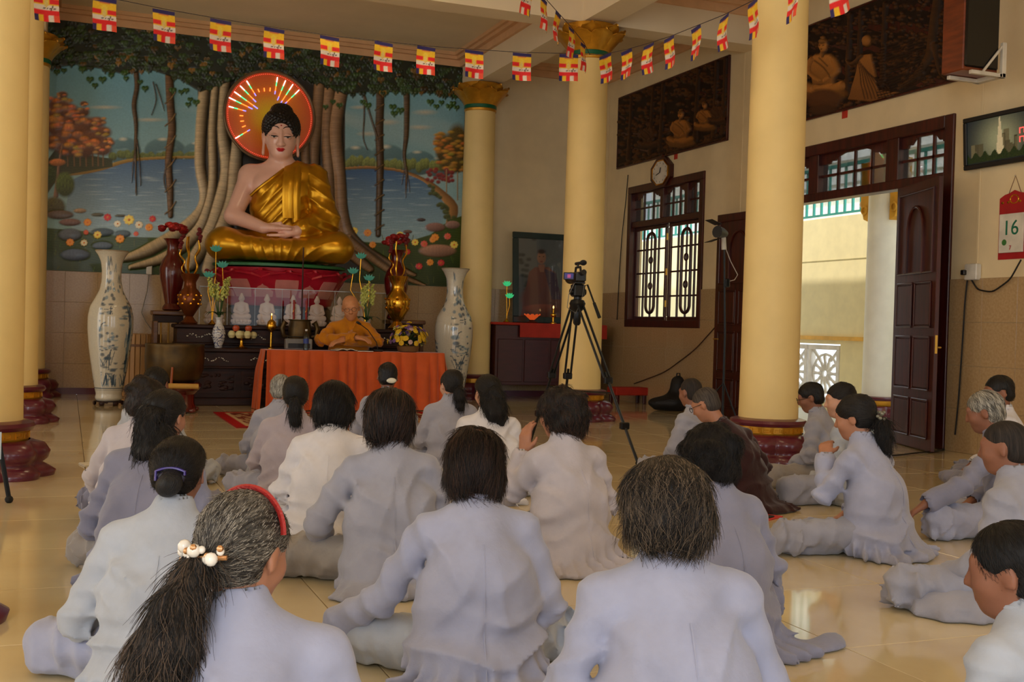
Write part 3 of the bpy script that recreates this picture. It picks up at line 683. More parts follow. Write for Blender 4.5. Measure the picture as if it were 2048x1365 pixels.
def person(name_label,px,H,hair='bob',hcol='black',robe='grey',trous='grey',skin='tan',lean=.07,w=1.,hs=1.,yaw=0.,pitch=.12,roll=0.,turn=0.,side=0.,armL=None,armR=None,hands=False,tail=None,res=.0125,cloth_amp=.030,legs='cross',acc=None,feet=False,seed=1,pos=None,group='seated worshippers in grey robes',fat=1.,kneeL=None,kneeR=None,bald=0.,hairk=1.,glasses=False,tuck=1.,lapel=False,face=None,z0=0.,headtop=None):
    s=H/.80; top=at_z(px[0],px[1],H) if pos is None else np.array(pos)
    rz=-math.atan2(TARGET[0]-top[0],TARGET[1]-top[1])+turn
    if face is not None: rz=face
    ny=.035+lean*.55; hy=ny+.018+lean*.5; hx=side
    c,t=math.cos(rz),math.sin(rz); off=np.array([c*hx*s-t*(hy-.012)*s,t*hx*s+c*(hy-.012)*s])
    T=thing('person',name_label,'person',(top[0]-off[0],top[1]-off[1],z0),rz,group)
    g=lambda *p:np.array(p,float)*s
    Rh=rotm('Z',yaw)@rotm('X',-pitch)@rotm('Y',roll); hk=s*hs
    oh=g(hx,hy,.80)-np.array([0,0,.112*hk])+Rh@np.array([0,.012*hk,0])*0
    nb=g(hx*.4,ny-.004,.522); cx=hx*.35
    sh=[g(-.150*w+cx,ny-.014,.478),g(.150*w+cx,ny-.014,.478)]
    el=[g(-.235*w,.055,.26),g(.235*w,.055,.26)]; wr=[g(-.10,.23,.165),g(.10,.23,.165)]
    for i,a in enumerate((armL,armR)):
        if a: el[i]=g(*a[0]); wr[i]=g(*a[1])
    kn=[g(-.34,.25,.105),g(.34,.25,.105)]; an=[g(.06,.40,.075),g(-.06,.36,.065)]
    hp=[g(-.09,.05,.115),g(.09,.05,.115)]
    if kneeL is not None: kn[0]=g(*kneeL)
    if kneeR is not None: kn[1]=g(*kneeR)
    if legs=='kneel': kn=[g(-.14,.36,.085),g(.14,.36,.085)]; an=[g(-.10,-.10,.06),g(.10,-.10,.06)]; hp=[g(-.09,.02,.19),g(.09,.02,.19)]
    if tuck!=1.:
        for L_ in (kn,an): 
            for q_ in L_: q_[1]*=tuck
    # --- body
    vis=hands or feet; hb=.0076*s if vis and res<.0135 else .0112*s
    lo=np.minimum.reduce([sh[0],el[0],wr[0],nb,g(-.2,-.2,.06),oh-.16*hk,sh[1],el[1],wr[1]]+([an[0],an[1]] if feet else []))-.13*s
    hi=np.maximum.reduce([sh[0],el[0],wr[0],nb,g(.2,.2,.3),oh+.16*hk,sh[1],el[1],wr[1]]+([an[0],an[1]] if feet else []))+.13*s
    v=Vol(lo,hi,hb)
    v.cone(g(0,0,.13),g(cx,ny*.5,.40),.13*s,.115*s,.05,sq=(1,.7,1))
    v.cone(sh[0],sh[1],.045*s,.045*s,.04); v.cone(g(cx,ny*.7,.42),nb,.08*s,.050*s,.05)
    v.cone(nb,oh+Rh@np.array([0,-.022,-.045])*hk,.049*s,.047*hk,.03)
    for i in (0,1):
        v.cone(sh[i],el[i],.042*s,.036*s,.02); v.cone(el[i],wr[i],.036*s,.025*s,.015)
        d=wr[i]-el[i]; d/=np.linalg.norm(d); sd=-1 if i==0 else 1
        if hands=='face' and i==0: hand_prims(v,wr[i],(0.1*-sd,.15,1),(0,.3,.2) if 0 else (-sd,.2,0),sd,.5,s)
        else: hand_prims(v,wr[i],d+np.array([-sd*.2,.1,-.25]),(0,-.3,-1),sd,.55,s)
    if feet:
        for i in (0,1):
            f0=an[i]; d=np.array([1. if i==0 else -1.,.25,-.12]); d/=np.linalg.norm(d)
            v.cone(kn[i]*.3+f0*.7,f0,.035*s,.030*s,.02); v.cone(f0,f0+d*.13*s,.034*s,.026*s,.02,sq=(1,1,.8))
            for q in range(5): 
                e=f0+d*.13*s+np.array([.25*d[0],0,0])*0+np.cross(d,[0,0,1])*(q-2)*.014*s; v.cone(e,e+d*(.035-.004*q)*s,.010*s,.008*s,.006)
    head_prims(v,Rh,oh,hk)
    body=part('body',v.mesh(),SKIN[skin],T)
    # --- trousers
    lo=np.minimum.reduce([kn[0],kn[1],an[0],an[1],g(-.2,-.15,0)])-.12*s; hi=np.maximum.reduce([kn[0],kn[1],an[0],an[1],g(.2,.1,.2)])+.12*s; lo[2]=-.01
    v=Vol(lo,hi,res*s*1.22)
    v.ell(g(0,0,.105),g(.19,.165,.105),.05)
    for i in (0,1):
        v.cone(hp[i],kn[i],.100*s,.076*s,.04,sq=(1,1,.86)); v.cone(kn[i],an[i],.074*s,.052*s,.03,sq=(1,1,.86))
        if legs=='cross':
            v.ell(kn[i]*np.array([.90,1.05,0])+g(0,0,.04),g(.11,.09,.035),.05); md=(kn[i]+an[i]+hp[i])/3; v.ell((md[0],md[1],.035*s),g(.20,.13,.055),.06)
    ff=fold_fn(seed+50,s,cloth_amp*1.15,[(hp[0],kn[0]),(kn[0],an[0]),(hp[1],kn[1]),(kn[1],an[1])],ar=.135); n2=noise_fn(seed+9,(26,31,38),(.003,.003,.002))
    v.disp(lambda x,y,z:ff(x,y,z)+n2(x,y,z)*s); v.half((0,0,-1),-.003)
    part('trousers',v.mesh(),ROBE[trous],T)
    # --- robe
    lo=np.minimum.reduce([sh[0],el[0],wr[0],g(-.27,-.26,0),el[1],wr[1]])-.11*s; hi=np.maximum.reduce([sh[1],el[1],wr[1],g(.27,.25,.60),el[0],wr[0]])+.10*s; lo[2]=-.01
    if tail: 
        for (tx,ty,rx,ry) in [t_[:4] for t_ in tail]: lo=np.minimum(lo,g(tx-rx-.05,ty-ry-.05,0)); hi=np.maximum(hi,g(tx+rx+.05,ty+ry+.05,.1))
    v=Vol(lo,hi,res*s)
    v.ell(g(0,-.012,.10),g(.208*fat,.182*fat,.125),.04)
    v.cone(g(0,-.012,.13),g(cx*.6,-.018+ny*.2,.28),.190*s*fat,.178*s*(fat*.5+.5),.05,sq=(1,.80,1))
    v.cone(g(cx*.6,-.018+ny*.2,.28),g(cx,ny*.55-.008,.415),.176*s*(fat*.5+.5),.128*s*w,.06,sq=(1,.74,1))
    v.cone(sh[0]+g(.03,0,-.012),sh[1]+g(-.03,0,-.012),.058*s,.058*s,.05)
    v.cone(g(cx,ny-.004,.46),nb+g(0,0,.005),.085*s,.062*s,.06)
    for i in (0,1):
        v.cone(nb,sh[i],.050*s,.052*s,.05); v.cone(sh[i],el[i],.056*s,.054*s,.020); v.cone(el[i],wr[i]*.92+el[i]*.08,.053*s,.058*s,.02)
    v.cone(g(0,-.05,.06),g(0,-.10,.02),.19*s,.20*s,.05,sq=(1.05,.7,.3))
    if tail:
        for tt in tail: v.ell(g(tt[0],tt[1],.008),g(tt[2],tt[3],tt[4] if len(tt)>4 else .030),.05)
    nd=oh+Rh@np.array([0,-.022,-.045])*hk-nb; nd/=np.linalg.norm(nd)
    v.cone(nb+nd*.0,nb+nd*.064*s,.072*s,.0655*s,.02)
    ff=fold_fn(seed,s,cloth_amp,[(sh[0],el[0]),(el[0],wr[0]),(sh[1],el[1]),(el[1],wr[1])],ny); n3=noise_fn(seed+3,(12,17,23),(.003,.003,.002))
    tn=noise_fn(seed+8,(30,38,44),(.007,.006,.004))
    v.disp(lambda x,y,z:ff(x,y,z)+n3(x,y,z)*s+np.where(z<.05*s,tn(x,y,0*z)*s,0))
    v.cone(nb+nd*.024*s,nb+nd*.12*s,.0495*s,.052*s,.004,op='s')
    for i in (0,1):
        d=wr[i]-el[i]; L=np.linalg.norm(d); d/=L; v.cone(wr[i]-d*.035*s,wr[i]+d*.10*s,.038*s,.048*s,.004,op='s')
    v.half((0,0,-1),-.002)
    rb=part('robe',v.mesh(),ROBE[robe],T)
    if res<.0136:
        sp=[]
        for zz in np.linspace(.46,.07,30):
            for yy in np.arange(-.32,.1,.002):
                i=tuple(np.clip(np.round((g(cx*(zz/.5),yy,zz)-v.lo)/v.h).astype(int),0,v.n-1))
                if v.f[i]<.001: sp.append(g(cx*(zz/.5),yy-.001,zz)); break
        if len(sp)>8:
            sp=np.array(sp)
            for _ in range(3): sp[1:-1]=(sp[:-2]+2*sp[1:-1]+sp[2:])/4
            part('back_seam',tube(sp,.0022*s,5),ROBE[robe],rb)
    if lapel:
        for e_ in (-1,1):
            sp=[]
            for t_ in np.linspace(0,1,14):
                for yy in np.arange(.40,-.05,-.003):
                    xx=cx+e_*.058*(1-t_)-e_*.03*t_; zz=.535-.19*t_; i=tuple(np.clip(np.round((g(xx,yy,zz)-v.lo)/v.h).astype(int),0,v.n-1))
                    if v.f[i]<.001: sp.append(g(xx,yy+.004,zz)); break
            if len(sp)>4: part('lapel',tube(np.array(sp),.013*s,8,flat=.5),ROBE[robe],rb)
    ring=[]
    xa=np.cross(nd,[0,1,0]); xa/=np.linalg.norm(xa); ya=np.cross(xa,nd)*-1
    for a in np.linspace(0,2*PI,25)[:-1]: ring.append(nb+nd*(.064-.010*math.sin(a))*s+(xa*math.cos(a)+ya*math.sin(a))*.0580*s)
    part('collar_edge',tube(ring,.0105*s,8,closed=True),ROBE[robe],rb)
    # --- hair
    hair_build(T,hair,hcol,Rh,oh,hk,seed,bald,hairk,res)
    if acc: acc(T,Rh,oh,hk)
    if glasses:
        gm=mat('spectacle_frame',S(20,18,18),.3); gs=[]
        for e in (-1,1):
            gs.append(tube([Rh@(np.array([e*.032+.023*math.cos(a),.107-.004*abs(math.cos(a)),.002+.018*math.sin(a)])*hk)+oh for a in np.linspace(0,2*PI,15)[:-1]],.0022,5,closed=True))
            gs.append(tube([Rh@(np.array(q)*hk)+oh for q in ((e*.054,.105,.006),(e*.074,.06,.006),(e*.080,0,.004))],.002,5))
        gs.append(tube([Rh@(np.array(q)*hk)+oh for q in ((-.009,.108,.004),(.009,.108,.004))],.002,5))
        part('spectacles',join(*gs),gm,T)
    return T
def strand_mat(name,c0,c1):
    if name in MATS: return MATS[name]
    m=bpy.data.materials.new(name); m.use_nodes=True; nt=m.node_tree; b=nt.nodes['Principled BSDF']; hi=nt.nodes.new('ShaderNodeHairInfo'); cr=nt.nodes.new('ShaderNodeValToRGB'); e=cr.color_ramp.elements
    e[0].position=.45; e[1].position=1.; e[0].color=(*c0,1); e[1].color=(*c1,1); nt.links.new(hi.outputs['Random'],cr.inputs[0]); nt.links.new(cr.outputs[0],b.inputs['Base Color']); b.inputs['Roughness'].default_value=.5; b.inputs['Specular IOR Level'].default_value=.3
    MATS[name]=m; return m
def strands(parent,V,Q,flow,n,length,rad,seed,m,curl=0.,lift=.15,down=.3):
    """fine hair strands lying over the hair surface"""
    r=np.random.default_rng(seed); e1=V[Q[:,1]]-V[Q[:,0]]; e2=V[Q[:,3]]-V[Q[:,0]]; fn=np.cross(e1,e2); N=np.zeros_like(V)
    for j in range(4): np.add.at(N,Q[:,j],fn)
    N/=np.linalg.norm(N,axis=1,keepdims=True)+1e-9
    i=r.integers(0,len(V),n); P=V[i]+N[i]*.0005; D=flow[i]; D=D-N[i]*(D*N[i]).sum(1,keepdims=True); D/=np.linalg.norm(D,axis=1,keepdims=True)+1e-6
    S_=np.cross(D,N[i]); K=7; pts=np.zeros((n,K,3)); L=length*r.uniform(.6,1.3,n)[:,None]; ph=r.uniform(0,6.3,n)[:,None]; bend=r.normal(0,.25,(n,1))
    pts[:,0]=P-D*L*.12
    cur=P.copy(); d=D.copy()
    for k in range(1,K):
        t=k/(K-1); d=d+np.array([0,0,-down])*.22+N[i]*(lift*.25 if k<3 else -lift*.14)+S_*(bend*.2+curl*np.sin(ph+t*(9 if curl>.6 else 6.5))); d/=np.linalg.norm(d,axis=1,keepdims=True)+1e-9; cur=cur+d*L/(K-1); pts[:,k]=cur
    hc=bpy.data.hair_curves.new('hair_strands'); hc.add_curves([K]*n); hc.points.foreach_set('position',pts.astype(np.float32).ravel())
    ra=hc.attributes.get('radius') or hc.attributes.new('radius','FLOAT','POINT'); rr=np.tile(np.linspace(1,.25,K),n)*rad; ra.data.foreach_set('value',rr.astype(np.float32))
    hc.materials.append(m); o=bpy.data.objects.new('hair_strands',hc); COL.objects.link(o); o.parent=parent; o['kind']='stuff'; return o
HCOL=dict(black=(S(10,8,8),S(44,36,33)),brown=(S(16,10,8),S(70,46,34)),greying=(S(40,34,30),S(170,160,146)),silver=(S(60,54,48),S(206,198,184)),wavygrey=(S(16,12,10),S(116,98,80)),darktail=(S(18,13,11),S(92,74,60)))
def hair_build(T,style,hcol,R,o,k,seed,bald,hairk,res):
    if style is None: return
    near=res<.0113; h=(.0058 if near else .0078)*k; A=dict(M=R,o=o); g=lambda *p:np.array(p)*k
    ext=.19*k*hairk; low=.22*k if style in('bob','curly','frizzy') else .17*k
    v=Vol(o-np.array([ext,ext+.05*k,low]),o+np.array([ext,ext,.20*k]),h)
    q=hairk; loc=None
    if style in('short','buzz'):
        t=.006 if style=='short' else .0024
        v.ell(g(0,-.013,.034),g(.074+t,.092+t,.079+t*1.3),.01,**A)
        v.ell(g(0,-.038,-.022),g(.066+t,.062+t*.6,.055),.02*k,**A)
        v.ell(g(0,.118,-.035),g(.092,.088,.095),.012*k,op='s',**A)
        for e in (-1,1): v.ell(g(e*.085,.004,-.035),g(.028,.034,.046),.012*k,op='s',**A)
    elif style in('bob','curly','frizzy'):
        v.ell(g(0,-.016,.036),g(.088*q,.104*q,.088),.02,**A)
        wg=.90 if hcol=='wavygrey' else 1.
        v.ell(g(0,-.034,-.030),g(.094*q,.084*q,.066*wg),.05*k,**A)
        v.ell(g(0,-.050,-.080*wg),g(.072*q*wg**2,.050*q,.036),.045*k,**A)
        if style!='bob':
            r0=np.random.default_rng(seed)
            for i in range(46):
                d=r0.normal(size=3); d/=np.linalg.norm(d)
                if d[1]>.55 and d[2]<.5: continue
                v.ell(g(0,-.022,.012)+d*g(.086*q,.096*q,.086),g(.024,.024,.024)*r0.uniform(.7,1.2),.012*k,**A)
        v.ell(g(0,.112,-.045),g(.070,.082,.105),.02*k,op='s',**A)
    else:
        v.ell(g(0,-.014,.035),g(.084,.101,.088),.01,**A)
        v.ell(g(0,-.040,-.015),g(.074,.068,.060),.03*k,**A)
        v.ell(g(0,.120,-.040),g(.084,.085,.098),.012*k,op='s',**A)
        for e in (-1,1): v.ell(g(e*.084,.010,-.032),g(.026,.036,.040),.012*k,op='s',**A)
        if style=='pony': loc=[(0,-.098,-.030),(0,-.126,-.052),(.004,-.135,-.105),(.01,-.128,-.17),(.004,-.120,-.23)]; rad=[.024,.033,.035,.030,.010]
        elif style=='bigpony': loc=[(-.01,-.098,-.030),(-.025,-.130,-.045),(-.045,-.148,-.105),(-.058,-.150,-.19),(-.066,-.140,-.28),(-.06,-.130,-.36)]; rad=[.026,.040,.052,.064,.070,.030]
        elif style=='bun': loc=[(0,-.095,-.015),(0,-.118,-.03)]; rad=[.036,.040]
        else: loc=[(0,-.075,-.02),(.004,-.088,-.09),(.01,-.092,-.16),(.014,-.088,-.235)]; rad=[.070,.078,.076,.050]
    nf={'frizzy':((45,60,80),(.004,.004,.003)),'curly':((50,66,84),(.004,.004,.003))}.get(style,((26,45,80),(.0025,.002,.0015)))
    if style=='buzz': nf=((30,),(.0005,))
    if style=='short': nf=((40,70),(.0013,.001))
    nn=noise_fn(seed+21,*nf); v.disp(lambda x,y,z:nn(x,y,z)*k)
    if bald: v.ell(g(.012,-.050,.120),g(.024*bald,.034*bald,.024),.010*k,op='s',**A)
    V,Q=v.mesh(1); L=(V-o)@R/k
    par=np.array([.02,.03,.118]) if loc is None else np.array(loc[0])
    D=L-par; pol=np.linalg.norm(D,axis=1)
    if loc is None:
        az=np.arctan2(D[:,0],D[:,1]+1e-4); st=np.stack([np.cos(az)*16+seed,np.sin(az)*16,pol*14],1)
        if style in('curly','frizzy'): st=np.stack([L[:,0]*120+seed,L[:,1]*120,L[:,2]*60],1)
        flow=(D*np.array([1,1,.8]))@R.T
    else:
        az=np.arctan2(D[:,0],D[:,2]+1e-4); st=np.stack([np.cos(az)*15+seed,np.sin(az)*15,pol*9],1); flow=-D@R.T
    ho=part('hair',(V,Q),HAIR[hcol],T,attr=st)
    hcl=hcol if hcol in HCOL else None
    nst=(4200 if near else 1500 if res<.0136 else 700)
    if hcl and style!='short':
        c=HCOL[hcl]; strands(ho,V,Q,flow,nst,(.075 if hcl!='wavygrey' else .078)*k*(.6 if style in('curly','frizzy') else 1),(.00075 if near else .0012),seed,strand_mat('strand_'+hcl,*c),curl={'curly':.9,'frizzy':1.1}.get(style,.12 if hcl!='wavygrey' else .5),lift=.5 if style in('curly','frizzy') else .16 if hcl!='wavygrey' else -.02,down=.5 if loc is None else .0) if loc is None else strands(ho,V,Q,flow,nst,.036*k,(.0007 if near else .0011),seed,strand_mat('strand_'+hcl,*c),curl=.03,lift=-.55,down=.0)
    elif hcl:
        c=HCOL[hcl]; strands(ho,V,Q,flow,nst//2,.028*k,(.0007 if near else .0011),seed,strand_mat('strand_'+hcl,*c),lift=.1,down=.2)
    if loc is not None:
        P=[R@g(*loc[0])+o]
        for a,b in zip(loc[:-1],loc[1:]): P.append(P[-1]+(R*.45+np.eye(3)*.55)@g(*(np.array(b)-np.array(a))))
        P=np.array(P); m=max(rad)*k+.02; v=Vol(P.min(0)-m,P.max(0)+m,h); v.chain(list(P),[r*k for r in rad],.02*k)
        nf={'bigpony':((30,48,75),(.006,.005,.003)),'longcurly':((50,70,95),(.006,.006,.004))}.get(style,((30,60),(.003,.002))); nn=noise_fn(seed+31,*nf); v.disp(lambda x,y,z:nn(x,y,z)*k)
        V,Q=v.mesh(1); wv=np.sin(V[:,2]*70+seed)*.006; st=np.stack([(V[:,0]+wv)*170+seed,(V[:,1]+wv)*170,V[:,2]*(12 if style!='longcurly' else 50)],1)
        tc='darktail' if hcol=='greying' else hcol
        if tc=='darktail': HAIR.setdefault('darktail',hairmat('hair_dark_tail',S(20,15,13),S(92,76,62),.45,.75))
        po=part('ponytail' if 'pony' in style else 'hair_bun' if style=='bun' else 'hair_length',(V,Q),HAIR[tc],T,attr=st)
        if style!='bun':
            fl=np.tile(np.array([0,0,-1.]),(len(V),1))+(V-P.mean(0))*np.array([2.,2.,0]); strands(po,V,Q,fl,nst//2,.09*k,(.0008 if near else .0012),seed+1,strand_mat('strand_'+tc,*HCOL[tc]),curl=.8 if style=='longcurly' else .35,lift=.25,down=.2)
        if 'pony' in style: part('hair_tie',tube([P[0]*.55+P[1]*.45+R@(np.array([math.cos(a),0,math.sin(a)])*rad[0]*1.2*k) for a in np.linspace(0,2*PI,15)[:-1]],.006*k,6,closed=True),mat('dark_hair_tie',S(20,16,24),.7),po)
    return ho
# ---- hair ornaments
def cluster(name,pts,r,m,T,n=7): 
    return part(name,join(*[ball(p,q,n,5) for p,q in zip(pts,np.broadcast_to(r,(len(pts),)))]),m,T)
M_silver=mat('silver_jewel',S(210,206,200),.2,metal=.8); M_pearl=mat('pearl',S(240,232,220),.2,coat=.6); M_rose=mat('rose_gold',S(214,160,110),.25,metal=.7)
M_purple=mat('purple_plastic',S(54,36,120),.25,coat=.4); M_redband=mat('red_headband',S(170,40,36),.5,bump=.5,bscale=200); M_whitec=mat('white_plastic_clip',S(226,220,196),.3)
def acc_fn(kind):
    def f(T,R,o,k):
        g=lambda *p:R@(np.array(p)*k)+o
        if kind=='silver':
            pts=[g(.045*math.sin(a),-.108+.010*math.cos(a*2)-.0,.0-.012*a*a+.012*abs(math.sin(a*3))) for a in np.linspace(-1.1,1.1,15)]
            c=cluster('barrette',pts,[.006*k]*15,M_silver,T)
        elif kind=='purple':
            pts=[g(x,-.112+.05*x*x*8,.000+.020*math.cos(x*25)) for x in np.linspace(-.045,.045,11)]
            c=part('barrette',tube([pts[0]+R@np.array([0,0,-.03*k])]+pts+[pts[-1]+R@np.array([0,0,-.012*k])],.0045*k,6),M_purple,T)
            part('barrette_body',join(ball(g(0,-.104,-.012),np.array([.046,.012,.026])*k,12,8)),mat('dark_clip',S(24,20,40),.35),c)
        elif kind=='jewel':
            pts=[g(-.050+.0115*i,-.128-.010*math.sin(i*1.1)**2-.004*(4-abs(i-4)),-.012+.011*math.sin(i*1.7)) for i in range(9)]
            c=cluster('jewelled_clip',pts,[.011*k*(1+.3*math.sin(i*2.1)) for i in range(9)],M_pearl,T,9)
            cluster('clip_stones',[p+R@np.array([.004*k,-.008*k,.006*k]) for p in pts[::2]],.007*k,M_rose,c)
            part('clip_bar',tube([pts[0]+R@np.array([-.01,.01,-.016])*k,pts[4]+R@np.array([0,.01,-.014])*k,pts[-1]+R@np.array([.01,.01,-.01])*k],.005*k,6),M_rose,c)
        elif kind=='band':
            part('headband',tube([g(.091*math.sin(a),-.004-.01*math.cos(a),.036+.092*math.cos(a)) for a in np.linspace(-1.5,1.5,25)],.006*k,6,flat=1.6),M_redband,T)
            acc_fn('jewel')(T,R,o,k)
        elif kind=='flower':
            pts=[g(.03*math.cos(a)*(1+.3*(i%2)),-.122-.012*(i%3),-.012+.022*math.sin(a)) for i,a in enumerate(np.linspace(0,6.0,13))]
            cluster('flower_clip',pts,.010*k,mat('grey_bead',S(130,126,110),.3,metal=.4),T)
        elif kind=='gold':
            pts=[g(-.03+.012*i,-.104,.018-.006*math.sin(i*2.2)) for i in range(6)]
            cluster('gold_pin',pts,[.006*k,.004*k,.004*k,.009*k,.008*k,.009*k],mat('gold_pin_metal',S(220,190,120),.25,metal=.8),T)
        elif kind=='white':
            part('hair_clip',ball(g(.03,-.100,-.035),np.array([.040,.012,.022])*k,12,8),M_whitec,T)
        elif kind=='pin':
            part('hair_pin',ball(g(.055,-.09,.06),.005*k),M_silver,T)
    return f
def people():
    P=person
    P('man with short dark hair seated farthest back on the left, near the bronze bowl',(312,736),.78,'short','black','pale','pale','brown',seed=1,res=.015)
    P('woman with frizzy dark hair in pale robe behind the silver barrette woman',(292,757),.785,'frizzy','brown','lilac','deep','tan',seed=2,res=.014,hairk=1.08,armL=((-.26,.06,.24),(-.30,.24,.15)))
    P('woman with silver barrette and long black ponytail in mauve grey robe',(330,782),.80,'longcurly','black','deep','stone','tan',seed=3,res=.0125,acc=acc_fn('silver'),lean=.09,yaw=-.35,side=.03,armL=((-.25,.06,.22),(-.22,.26,.12)),hairk=1.04)
    P('woman with purple hair clip in pale grey robe seated on the left',(357,880),.745,'bun','black','pale','blue','brown',seed=4,res=.0105,acc=acc_fn('purple'),hs=1.02,w=1.12,fat=1.05,lean=.09,armL=((-.29,.04,.22),(-.25,.24,.16)),tail=[(-.16,-.20,.16,.08)],kneeL=(-.42,.20,.12))
    P('woman with red headband and jewelled clip on a grey ponytail, nearest on the left',(492,996),.765,'bigpony','greying','blue','blue','tan',seed=5,res=.0095,acc=acc_fn('band'),hs=1.03,yaw=-.62,pitch=.22,w=1.12,lean=.05,turn=.10)
    P('person with thin greying hair at the left corner of the orange table',(562,751),.735,'short','silver','grey','grey','tan',seed=6,res=.015,turn=.1,kneeL=(-.42,.24,.10))
    P('woman in mauve robe with a low black ponytail beside the white-robed woman',(592,756),.77,'pony','black','mauve','grey','tan',seed=7,res=.0145,lean=.05,kneeL=(-.40,.26,.10),hs=1.0,yaw=.1)
    P('woman in thin white robe with black bobbed hair facing the orange table',(668,766),.81,'bob','black','white','white','tan',seed=8,res=.0135,lean=.10,tail=[(-.16,-.16,.16,.10)],hairk=1.06,fat=1.03)
    P('person with close black hair and a white clip in front of the orange table',(776,727),.80,'short','black','grey','grey','brown',seed=9,res=.015,acc=acc_fn('white'))
    P('woman with rounded brown bob in grey robe and stone trousers',(780,781),.83,'bob','brown','grey','stone','tan',seed=10,res=.0115,lean=.08,armL=((-.29,.05,.26),(-.26,.24,.14)),kneeL=(-.44,.24,.12),tail=[(-.10,-.20,.17,.08)],hairk=1.1,turn=.12)
    P('woman with black ponytail in grey robe at the right end of the orange table',(903,742),.78,'pony','black','grey','grey','fair',seed=11,res=.0145,yaw=.35,lean=.04)
    P('woman with long curly black hair and a gold pin in white robe',(977,752),.80,'longcurly','black','white','white','fair',seed=12,res=.0135,acc=acc_fn('gold'),yaw=.25,hairk=1.12,tail=[(-.12,-.14,.18,.10)])
    P('woman with brown bob thinning at the crown in blue grey robe, centre front',(950,859),.785,'bob','brown','blue','pale','tan',seed=13,res=.0095,lean=.09,bald=1.,armL=((-.30,.10,.25),(-.44,.26,.13)),armR=((.24,.03,.24),(.17,.24,.14)),kneeL=(-.40,.28,.10),tail=[(0,-.24,.30,.10),(-.14,-.27,.17,.07)],hairk=1.02,w=1.06,fat=1.03,turn=.05)
    P('kneeling woman with dark curly hair raising a hand to her face',(1125,779),.83,'curly','brown','lilac','slate','tan',seed=14,res=.0115,lean=.05,bald=.8,legs='kneel',hands='face',armL=((-.21,.19,.31),(-.13,.20,.49)),tail=[(.06,-.22,.22,.08),(-.16,-.05,.16,.10)],yaw=.45,turn=.30,hairk=1.06)
    P('woman with wavy grey brown bob in blue grey robe, nearest in the front row',(1335,926),.80,'bob','wavygrey','blue','blue','tan',seed=15,res=.0095,lean=.06,hairk=1.16,w=1.14,fat=1.12,armL=((-.27,.02,.25),(-.27,.22,.14)),armR=((.26,.04,.25),(.24,.24,.14)))
    P('woman with short dark curly hair and a silver pin in grey blue robe',(1420,851),.78,'curly','black','deep','deep','tan',seed=16,res=.0105,acc=acc_fn('pin'),lean=.08,tail=[(.24,-.12,.20,.10),(.05,-.20,.20,.08)],hairk=1.04,turn=.1)
    P('monk with shaved greying head in a dark maroon robe, looking down',(1415,777),.76,'buzz','buzz','maroon','maroon','tan',seed=17,res=.0115,lean=.14,pitch=.45,yaw=.5,side=-.13,w=1.15,glasses=True,tail=[(.14,-.20,.22,.12),(.02,-.20,.24,.12,.06)],fat=1.22,kneeL=(-.42,.26,.10),group='seated monks',turn=.1)
    P('man with cropped dark hair beside the maroon-robed monk',(1384,758),.765,'buzz','darkbuzz','grey','grey','brown',seed=18,res=.0145,lean=.06,turn=.15)
    P('man with black hair and spectacles in grey robe by the thick column',(1625,767),.765,'short','black','grey','stone','brown',seed=19,res=.014,lean=.09,yaw=.35,glasses=True,turn=.35,pitch=.3,kneeL=(-.36,.30,.11))
    P('woman with black bun seen in profile, barefoot in pale grey robe',(1685,769),.80,'bun','black','pale','grey','fair',seed=20,res=.013,lean=.06,yaw=.60,turn=.35,feet=True,pitch=.1,kneeL=(-.36,.30,.13))
    P('woman with a flower clip on her black ponytail in blue grey robe',(1715,793),.81,'pony','black','blue','grey','tan',seed=21,res=.0115,acc=acc_fn('flower'),lean=.08,turn=.30,yaw=.35,pitch=.2,armL=((-.20,.17,.30),(-.10,.24,.48)),hands='one',kneeL=(-.42,.24,.10),tail=[(.0,-.16,.24,.08)])
    P('man with black hair at the far right edge, in white shirt',(2002,753),.86,'short','black','white','deep','brown',seed=22,res=.014,turn=.5,yaw=.3,lean=.03)
    P('grey-haired man stretching his arm over his knee on the right',(1976,784),.825,'short','silver','deep','blue','brown',seed=23,res=.0115,lean=.10,turn=.45,yaw=.1,pitch=.25,hands=True,feet=True,armL=((-.30,.20,.30),(-.44,.36,.20)),kneeL=(-.40,.30,.12),hs=1.02)
    P('man with short dark hair in mauve grey robe at the right edge',(2016,844),.785,'buzz','darkbuzz','grey','grey','brown',seed=24,res=.0105,lean=.06,turn=.38,yaw=.25,armL=((-.25,.08,.24),(-.22,.26,.14)),kneeL=(-.36,.36,.12),tail=[(-.24,.22,.20,.20,.12),(-.10,.10,.22,.16,.10)],w=1.1)
    P('man with dark hair cut off by the right frame edge, nearest the camera',(2035,1050),.70,'short','black','pale','pale','brown',seed=25,res=.010,lean=.06,turn=.35,yaw=.45,hs=1.10,w=1.15)
people()
